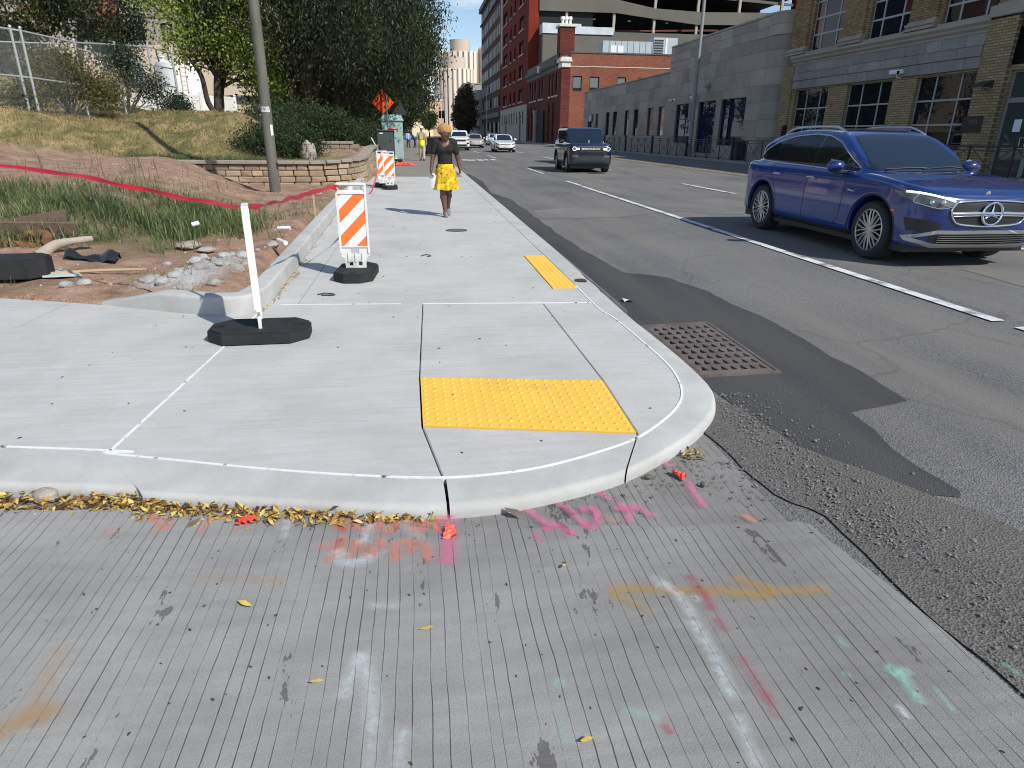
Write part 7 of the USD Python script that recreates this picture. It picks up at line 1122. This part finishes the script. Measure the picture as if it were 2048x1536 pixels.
SED = dict(L=4.83, W=1.83, H=1.46, r=.335, tw=.22, rim=.225, spokes=6, axles=(1.41, -1.39), k=.06, gk=.06, blend=.06,
    side=[(2.1, .22), (2.32, .3), (2.4, .48), (2.36, .66), (2.2, .76), (1.8, .84), (1.2, .92), (.4, .96), (-.8, .98), (-1.8, 1.0), (-2.2, .99), (-2.38, .9), (-2.4, .6), (-2.3, .32), (-1.6, .2), (0, .19), (1.6, .19)],
    plan=[(2.42, .0), (2.38, .4), (2.24, .68), (1.95, .85), (1.4, .905), (0, .91), (-1.4, .91), (-2.0, .86), (-2.3, .7), (-2.4, .4), (-2.42, 0)],
    sec=[(0, .17), (.7, .17), (.85, .22), (.905, .4), (.91, .62), (.885, .8), (.85, .92), (.74, .98), (.4, 1.02), (0, 1.03)],
    gside=[(1.25, .8), (1.2, .9), (.6, 1.2), (.15, 1.38), (-.3, 1.455), (-.8, 1.45), (-1.3, 1.35), (-1.75, 1.12), (-2.0, .98), (-2.0, .8)],
    gplan=[(1.35, .0), (1.28, .4), (1.1, .64), (.5, .76), (-.4, .78), (-1.2, .75), (-1.7, .62), (-1.95, .4), (-2.0, 0)],
    gsec=[(0, .7), (.83, .7), (.84, .92), (.78, 1.1), (.70, 1.3), (.60, 1.41), (.4, 1.455), (0, 1.47)])
def sedan(label, x, y, m, h, head=-90, dark_grille=True):
    c = Car('sedan', label, 'car', (x, y, zroad(x)), head, SED, h, m)
    for v in 'rl':
        e = 1 if v == 'l' else -1; zt = lambda q: np.interp(q, [-1.6, -1.2, -.7, -.1, .4, .85], [1.1, 1.28, 1.36, 1.355, 1.22, 1.0]); zb = lambda q: 1.0
        for a, b in ((.83, -.1), (-.16, -1.05), (-1.12, -1.55)): glassband(c, v, a, b, zb, zt, M_sg, 10)
        c.line('door_seam', [(.9, .95), (.92, .6), (.85, .3)], v, .006, M_bk, off=0); c.line('door_seam', [(-.12, .97), (-.12, .3)], v, .006, M_bk, off=0)
        m_ = trimesh.creation.icosphere(2, 1); obj('mirror', (np.array(m_.vertices) * [.09, .12, .075] + [.78, e * .98, 1.04], m_.faces), m, c.t, smooth=True)
        for q in (.0, -.95): c.line('door_handle', [(q + .08, .86), (q - .08, .865)], v, .014, m, off=.018)
        c.patch('headlight', [(e * .48, .62), (e * .66, .63), (e * .82, .68)], [(e * .46, .66), (e * .66, .72), (e * .86, .77)], 'f', M_hl, 14, 6, .008); c.patch('fog_intake', [(e * .55, .34), (e * .78, .37)], [(e * .6, .42), (e * .84, .52)], 'f', M_bk, 10, 5, .008); c.patch('tail_light', [(e * .45, .8), (e * .8, .8)], [(e * .45, .92), (e * .82, .92)], 'b', M_red, 8)
    c.patch('windscreen', [(-.66, .955), (0, .945), (.66, .955)], [(-.54, 1.36), (0, 1.385), (.54, 1.36)], 'f', M_ws, 24, 14); c.patch('rear_window', [(-.6, 1.06), (.6, 1.06)], [(-.5, 1.34), (.5, 1.34)], 'b', M_sg, 12)
    c.patch('grille', [(-.42, .60), (0, .585), (.42, .60)], [(-.42, .665), (0, .655), (.42, .665)], 'f', M_bk if dark_grille else M_chrome, 20, 5, .008); c.patch('lower_intake', [(-.6, .25), (0, .24), (.6, .25)], [(-.74, .40), (0, .33), (.74, .40)], 'f', M_bk, 24, 5, .008)
    p, _ = c.proj([(0, .44)], 'f', .012); obj('number_plate', CB(p[0], (.012, .32, .15), bev=.003), pm('plate_grey', (.45, .48, .5), .5, .1, 30), c.t); return c
sedan('white sedan with black lower intakes driving in the middle lane ahead of the others', 7.5, 60.2, M_white_p, .035, -91)
sedan('pale gold sedan following behind the white sedan', 6.4, 76.8, paint('gold_paint', (.62, .54, .42), .3, .3), .05, -90, False)
sedan('small far white sedan between the gold sedan and the nearer white one', 10.3, 93, M_white_p, .06)
# ---------------------------------------------------------------- people
def limb(C, pts, rs, k=.02):
    for a, b, r0, r1 in zip(pts[:-1], pts[1:], rs[:-1], rs[1:]): C.cone(a, b, r0, r1, k)
def hand(C, wrist, d, side, fwd, curl=.5, s=1.0):
    """palm, four unequal curled fingers and a thumb off the palm's side; d = hand direction, fwd = palm normal"""
    w, d = np.array(wrist, float), np.array(d, float); d /= np.linalg.norm(d); n = np.array(fwd, float); n -= d * (n @ d); n /= np.linalg.norm(n); u = np.cross(d, n) * side
    for k, o in enumerate((-.027, -.009, .009, .027)): C.cone(w + d * .005 + u * o * .6 * s, w + d * .075 * s + u * o * s, .015 * s, .0125 * s, .012)
    for o, L in zip((-.027, -.009, .009, .027), (.055, .075, .082, .07)):
        p0 = w + d * .075 * s + u * o * s; a = curl * .8; d1 = d * math.cos(a) + n * math.sin(a); p1 = p0 + d1 * L * .5 * s; d2 = d * math.cos(a * 2.3) + n * math.sin(a * 2.3); p2 = p1 + d2 * L * .5 * s; C.cone(p0, p1, .0098 * s, .009 * s, .004); C.cone(p1, p2, .009 * s, .0078 * s, .004)
    p0 = w + d * .025 * s + u * .03 * s; p1 = p0 + (d * .7 + u * .6 + n * .35) * .035 * s; p2 = p1 + (d * .9 + n * .5) * .03 * s; C.cone(p0, p1, .0125 * s, .0105 * s, .008); C.cone(p1, p2, .0105 * s, .009 * s, .004)
def head(C, c, tilt, s=1.0):
    """skull, jaw, nose, brow, lips and ears; faces -y, tilted down by tilt"""
    R = rotm(0, 0, tilt); P = lambda x, y, z: np.array(c) + R @ (np.array([x, y, z]) * s)
    C.ell(P(0, .0, .025), np.array([.074, .092, .098]) * s, .02, R); C.ell(P(0, -.03, -.055), np.array([.056, .062, .06]) * s, .03, R); C.ell(P(0, -.055, -.095), np.array([.028, .028, .024]) * s, .02, R)
    C.cone(P(0, -.088, .02), P(0, -.104, -.022), .010 * s, .0145 * s, .012); C.cone(P(-.035, -.083, .032), P(.035, -.083, .032), .009 * s, .009 * s, .012)
    for e in (-1, 1): C.ell(P(e * .03, -.093, .012), np.array([.014, .01, .010]) * s, .008, R, True); C.ell(P(e * .031, -.083, .011), np.array([.0125] * 3) * s, .003, R); C.ell(P(e * .078, .01, .0), np.array([.012, .022, .032]) * s, .006, R)
    C.cone(P(-.02, -.087, -.054), P(.02, -.087, -.054), .0075 * s, .0075 * s, .005); C.cone(P(-.016, -.085, -.066), P(.016, -.085, -.066), .0085 * s, .0085 * s, .005); return P
def skirt(n, zs, rx, ry, amp, waves, ph):
    a = np.linspace(0, 2 * np.pi, n, endpoint=False); out = []
    for k, z in enumerate(zs):
        t = k / (len(zs) - 1); f = 1 + amp * t ** 1.2 * (np.sin(a * waves + ph + .8 * t) + .5 * np.sin(a * (waves * 2 - 3) + 1.3)); out.append(np.stack([rx[k] * f * np.cos(a), ry[k] * f * np.sin(a), z + .006 * np.sin(a * 5) * t + 0 * a], 1))
    return np.array(out)
SK = pm('brown_skin', (.115, .055, .035), .5, .08, 9, coord='obj'); SK2 = pm('tan_skin', (.36, .20, .14), .5, .08, 9, coord='obj')
wo = thing('person', 'person in a black top and yellow patterned skirt walking towards us holding white paper', 'person', (.52, 12.95, 0), 2)
C = Caps((-.42, -.4, -.02), (.42, .34, 1.7), .0078); hc = (.0, -.06, 1.475)
C.cone((0, .0, 1.24), (0, .0, 1.06), .125, .112, .04, (1, 1.25, 1)); C.cone((0, 0, 1.06), (0, .01, .88), .112, .15, .05, (1, 1.2, 1)); C.cone((-.12, .0, 1.335), (.12, 0, 1.335), .062, .062, .05); C.cone((0, .0, 1.34), (0, -.035, 1.44), .05, .045, .03)
for e in (-1, 1): C.ell((e * .07, -.085, 1.215), (.07, .06, .065), .04)
head(C, hc, .5)
limb(C, [(-.165, 0, 1.33), (-.225, .0, 1.08), (-.268, -.055, .86)], [.055, .042, .03], .03); hand(C, (-.268, -.055, .86), (-.08, -.25, -1), 1, (1, -.2, 0), .65)
limb(C, [(.165, 0, 1.33), (.235, .04, 1.09), (.275, .02, .875)], [.055, .042, .03], .03); hand(C, (.275, .02, .875), (.06, -.12, -1), -1, (-1, -.3, 0), .9)
limb(C, [(-.085, .0, .88), (-.055, -.06, .48), (-.052, -.055, .36), (-.025, -.10, .09)], [.095, .058, .06, .036], .03); limb(C, [(-.025, -.085, .075), (-.02, -.16, .035), (-.018, -.235, .022)], [.038, .034, .026], .02)
limb(C, [(.085, .0, .88), (.055, .02, .48), (.055, .06, .37), (.05, .19, .14)], [.095, .058, .058, .036], .03); limb(C, [(.05, .21, .12), (.052, .15, .06), (.055, .09, .022)], [.036, .034, .026], .02)
V, Q, N = C.mesh(); obj('body', (V, Q), SK, wo, normals=N)
for e in (-1, 1): p = np.array(hc) + rotm(0, 0, .5) @ np.array([e * .031, -.0935, .011]); m = trimesh.creation.icosphere(1, .0065); obj('eye', (np.array(m.vertices) + p, m.faces), M_dark, wo, smooth=True)
S = Caps((-.34, -.24, .86), (.34, .24, 1.46), .009)
S.cone((0, .0, 1.24), (0, .0, 1.06), .139, .125, .04, (1, 1.22, 1)); S.cone((0, 0, 1.06), (0, .01, .90), .125, .153, .05, (1, 1.2, 1)); S.cone((-.12, .0, 1.335), (.12, 0, 1.335), .075, .075, .05)
for e in (-1, 1): S.ell((e * .07, -.087, 1.215), (.082, .072, .075), .05); S.cone((e * .165, 0, 1.33), (e * .208, 0, 1.17), .07, .062, .03)
X, Y, Z = S.axes(); F = smax(S.F, .935 - Z, .008); F = smax(F, -(np.sqrt(((X) / .85) ** 2 + ((Y + .13) / 1.25) ** 2 + (Z - 1.375) ** 2) - .115), .008)
V, Q, N = S.mesh(F); obj('top', (V, Q), pm('black_cloth', (.012, .011, .011), .85, .2, 12, coord='obj'), wo, normals=N)
zs = np.linspace(.955, .495, 12); G = skirt(96, zs, np.interp(zs, [.49, .6, .86, .95], [.232, .222, .182, .146]), np.interp(zs, [.49, .6, .86, .95], [.195, .185, .158, .122]), .075, 8, .4); Gi = G * [.975, .975, 1]
N_ = {'tc': ('texture_coordinate', {}), 'v': ('voronoi_texture', {'scale': 15.0, 'randomness': .9}), 'n': ('noise_texture', {'scale': 30., 'detail': 2.0}), 'mx': ('mix', {'mix_type': 'linear_light', 'fac': .05}), 'r': ('rgb_ramp', {'ramp': [(.0, (.02, .03, .02)), (.22, (.05, .05, .02)), (.27, (.72, .49, .03)), (1., (.80, .56, .035))]}), 'n2': ('noise_texture', {'scale': 9., 'detail': 1.0}), 'r2': ('rgb_ramp', {'ramp': [(.45, (1, 1, 1)), (.56, (.5, .36, .1))]}), 'm2': ('mix', {'mix_type': 'multiply', 'fac': .55}), 'p': ('principled_bsdf', {'roughness': .8, 'specular_ior_level': .2})}
M_skirt = usdkit.material(stage, '/World/Looks/skirt_print', N_, [('tc.object', 'n.vector'), ('tc.object', 'mx.color1'), ('n.color', 'mx.color2'), ('mx.color', 'v.vector'), ('v.distance', 'r.fac'), ('tc.object', 'n2.vector'), ('n2.fac', 'r2.fac'), ('r.color', 'm2.color1'), ('r2.color', 'm2.color2'), ('m2.color', 'p.base_color')], surface='p.BSDF')
obj('skirt', MB().grid(G, closed=True).grid(Gi, closed=True, flip=True).grid(np.stack([G[-1], Gi[-1]]), closed=True).xf(None, (0, -.0, 0)), M_skirt, wo, smooth=50)
M_shoe = pm('grey_shoe', (.2, .19, .19), .6, .1, 20, coord='obj'); M_sole = pm('white_sole', (.75, .75, .73), .6, .05)
for nm, pts in (('shoe', [(-.025, -.07, .062), (-.02, -.16, .04), (-.018, -.25, .026)]), ('shoe', [(.05, .225, .12), (.052, .155, .062), (.055, .075, .026)])):
    Sh = Caps(np.min(pts, 0) - .09, np.max(pts, 0) + .09, .008); limb(Sh, pts, [.046, .042, .036], .02); X, Y, Z = Sh.axes(); V, Q, N = Sh.mesh(smax(Sh.F, .004 - Z, .004)); sh = obj(nm, (V, Q), M_shoe, wo, normals=N); obj('sole', T([np.array(p) * [1, 1, .0] + [0, 0, max(.012, p[2] - .032)] for p in pts], [.03, .034, .026], 8), M_sole, sh)
m = trimesh.creation.icosphere(5, 1); v = np.array(m.vertices); q = v * (1 + .16 * (meshkit.fbm(v * 7, 3, 2) - .5) + .10 * (meshkit.noise(v * 26, 4) - .5))[:, None]; hv = q * [.128, .132, .112]; cut_ = (v[:, 1] < -.35) & (v[:, 2] < -.12); hv[cut_] *= [.82, .55, .8]
obj('hair', (hv @ rotm(0, 0, .35).T + [0, -.03, 1.55], m.faces), pm('golden_hair', (.42, .235, .075), .75, .35, 60, bump=.006, bscale=140, coord='obj'), wo, smooth=True)
pp = thing('paper', 'folded white papers held low in the right hand of the person in the yellow skirt', 'paper', (.24, 12.86, .0), 8)
obj('sheet', MB().grid(np.array([[(u * .13 - .02 + w * .035, -.01 * math.sin(u * 3) + .03 * w, .80 - w * .28 - u * .05) for w in np.linspace(0, 1, 8)] for u in np.linspace(0, 1, 6)])), M_wh, pp, smooth=True); obj('sheet', MB().grid(np.array([[(u * .12 - .035 + w * .02, .02 - .02 * math.sin(u * 3) + .01 * w, .79 - w * .27) for w in np.linspace(0, 1, 8)] for u in np.linspace(0, 1, 6)])), pm('grey_paper', (.55, .56, .58), .7, .04), pp, smooth=True)
def walker(name_label, loc, rz, H, top, legs, h=.014, sleeve=None, skin=SK2, step=.16, vest=None, hat=None, hair=None, bend=0.0, shoe=None):
    t = thing('person', name_label, 'person', loc, rz); s = H / 1.75; K = lambda x, y, z: np.array([x, y - bend * max(0, z - .9), z - .35 * bend * max(0, z - .9)]) * s
    C = Caps(np.array((-.45, -.5, -.02)) * s, np.array((.45, .45, 1.82)) * s, h); C.cone(K(0, 0, 1.3), K(0, 0, 1.0), .125 * s, .125 * s, .04, (1, 1.2, 1)); C.cone(K(0, 0, 1.0), K(0, 0, .92), .13 * s, .14 * s, .04); C.cone(K(-.15, 0, 1.42), K(.15, 0, 1.42), .06 * s, .06 * s, .05); C.cone(K(0, 0, 1.44), K(0, -.02, 1.55), .05 * s, .048 * s, .03); head(C, K(0, -.02, 1.635), .15, s)
    A = [[K(e * .19, 0, 1.41), K(e * .24, .02, 1.13), K(e * .26, -.05 * (1 if e > 0 else 2), .9)] for e in (-1, 1)]; Lg = [[K(e * .09, 0, .92), K(e * .09, -step * .4 * e, .5), K(e * .085, step * .8 * e * -1, .09)] for e in (-1, 1)]
    for e, a in zip((-1, 1), A): limb(C, a, [.052 * s, .042 * s, .03 * s], .03); hand(C, a[2], (0, -.1, -1), e, (-e, 0, 0), .6, s)
    for l in Lg: limb(C, l, [.09 * s, .06 * s, .042 * s], .03); limb(C, [l[2] - [0, 0, .03 * s], l[2] + np.array([0, -.17, -.06]) * s], [.042 * s, .033 * s], .02)
    V, Q, N = C.mesh(); obj('body', (V, Q), skin, t, normals=N)
    S = Caps(C.lo, C.lo + C.h * (C.n - 1), h); S.cone(K(0, 0, 1.3), K(0, 0, 1.0), .142 * s, .142 * s, .04, (1, 1.2, 1)); S.cone(K(0, 0, 1.0), K(0, 0, .9), .145 * s, .155 * s, .04); S.cone(K(-.15, 0, 1.42), K(.15, 0, 1.42), .074 * s, .074 * s, .05)
    for a in A: S.cone(a[0], a[0] + (a[1] - a[0]) * (.75 if not sleeve else 1), .066 * s, .056 * s, .03); sleeve and S.cone(a[1], a[1] + (a[2] - a[1]) * .9, .056 * s, .043 * s, .02)
    V, Q, N = S.mesh(); obj('shirt', (V, Q), top, t, normals=N)
    Pn = Caps(C.lo, C.lo + C.h * (C.n - 1), h)
    for l in Lg: limb(Pn, [l[0], l[1], l[2]], [.106 * s, .078 * s, .062 * s], .03)
    Pn.cone(K(0, 0, 1.0), K(0, 0, .9), .136 * s, .15 * s, .04); V, Q, N = Pn.mesh(); obj('trousers', (V, Q), legs, t, normals=N)
    for l in Lg: Sh = Caps(l[2] - .25, l[2] + .22, h); limb(Sh, [l[2] + [0, 0, .02], l[2] - [0, 0, .04 * s], l[2] + np.array([0, -.18, -.062]) * s], [.056 * s, .054 * s, .042 * s], .02); V, Q, N = Sh.mesh(); obj('boot', (V, Q), shoe or M_bk, t, normals=N)
    if vest:
        Ve = Caps(C.lo, C.lo + C.h * (C.n - 1), h); Ve.cone(K(0, 0, 1.3), K(0, 0, 1.0), .156 * s, .156 * s, .04, (1, 1.15, 1)); Ve.cone(K(0, 0, 1.0), K(0, 0, .86), .16 * s, .175 * s, .04); Ve.cone(K(-.12, 0, 1.42), K(.12, 0, 1.42), .083 * s, .083 * s, .05); X, Y, Z = Ve.axes(); F = smax(Ve.F, np.where(Y < 0, .03 * s * 1.0 + .62 * (Z - 1.12 * s) * .5 - np.abs(X) - .02, -1), .006); V, Q, N = Ve.mesh(F); vs = obj('vest', (V, Q), vest, t, normals=N)
        for z in (1.1,): obj('belt_stripe', MB().lathe([(.0, 0), (.186 * s, 0), (.188 * s, .05 * s), (0, .05 * s)], (0, 0, z * s), 24).xf(np.diag([1, .86, 1])), pm('stripe_orange', (.75, .2, .03), .5, .05), vs)
        for e in (-1, 1): obj('stripe', T(curve([(e * .11 * s, -.135 * s, 1.12 * s), (e * .11 * s, -.14 * s, 1.3 * s), (e * .115 * s, -.07 * s, 1.5 * s)], 4, False), .026 * s, 6), _mats['stripe_orange'], vs)
    if hat: p = K(0, -.02, 1.71); ht = obj('hard_hat', MB().lathe([(.155 * s, -.01 * s), (.125 * s, .0), (.12 * s, .06 * s), (.08 * s, .11 * s), (0, .125 * s)], p, 20), hat, t, smooth=50); obj('peak', CB(p + np.array([0, -.13 * s, -.005]), (.15 * s, .09 * s, .012), bev=.004), hat, ht)
    elif hair: m = trimesh.creation.icosphere(3, 1); obj('hair', (np.array(m.vertices) * np.array([.088, .105, .1]) * s + K(0, .015, 1.69), m.faces), hair, t, smooth=True)
    return t
M_khaki = pm('khaki_cloth', (.42, .38, .31), .85, .1, 9, coord='obj'); M_hivis = pm('hi_vis', (.62, .80, .04), .7, .05, 6, emit=0, coord='obj'); M_hair = pm('dark_hair', (.02, .016, .013), .7, .2, 30, coord='obj')
walker('worker in a hi-vis yellow vest, white hard hat and khaki trousers walking on the sidewalk', (.3, 39.6, 0), 4, 1.78, pm('grey_shirt', (.3, .32, .33), .85, .1, coord='obj'), M_khaki, .012, vest=M_hivis, hat=M_wplast, step=.14, shoe=pm('brown_boot', (.06, .04, .03), .7, .1))
walker('person in a pale blue shirt standing far up the sidewalk beside the trees', (-.85, 74, 0), 30, 1.66, pm('pale_blue_shirt', (.26, .42, .72), .8, .08, coord='obj'), pm('dark_trousers', (.03, .035, .05), .85, .1, coord='obj'), .024, skin=SK, hair=M_hair, sleeve=True)
walker('person in a stronger blue shirt leaning forward beside the one in pale blue', (-.15, 74.6, 0), -75, 1.62, pm('blue_shirt', (.05, .14, .42), .8, .08, coord='obj'), _mats['dark_trousers'], .024, skin=SK, hair=M_hair, sleeve=True, bend=.5)
# dark wheeled bins on the walk behind the woman
M_bin = pm('dark_bin', (.014, .015, .017), .5, .2, 4, coord='obj')
for k, (x, y, lb) in enumerate(((1.0, 49.5, 'dark wheeled rubbish bin nearest the worker on the sidewalk'), (1.35, 47.5, 'dark wheeled rubbish bin in the middle of the row by the curb'), (1.05, 52.0, 'dark wheeled rubbish bin farthest up the row by the curb'))):
    b = thing('rubbish_bin', lb, 'rubbish bin', (x, y, 0), 10 * k); obj('body', MB().add(np.array([[-.26, -.28, .06], [.26, -.28, .06], [.26, .28, .06], [-.26, .28, .06], [-.31, -.36, 1.05], [.31, -.36, 1.05], [.31, .36, 1.05], [-.31, .36, 1.05]]), _BF), M_bin, b); obj('lid', CB((0, -.0, 1.1), (.66, .78, .09), rotm(0, 0, -.06), .03), M_bin, b); obj('handle', T([(-.25, .42, 1.0), (.25, .42, 1.0)], .02, 6), M_bin, b)
    for e in (-1, 1): obj('wheel', MB().lathe([(0, -.03), (.11, -.03), (.11, .03), (0, .03)], (e * .28, .27, .11), 14, 'x'), M_tyre, b)
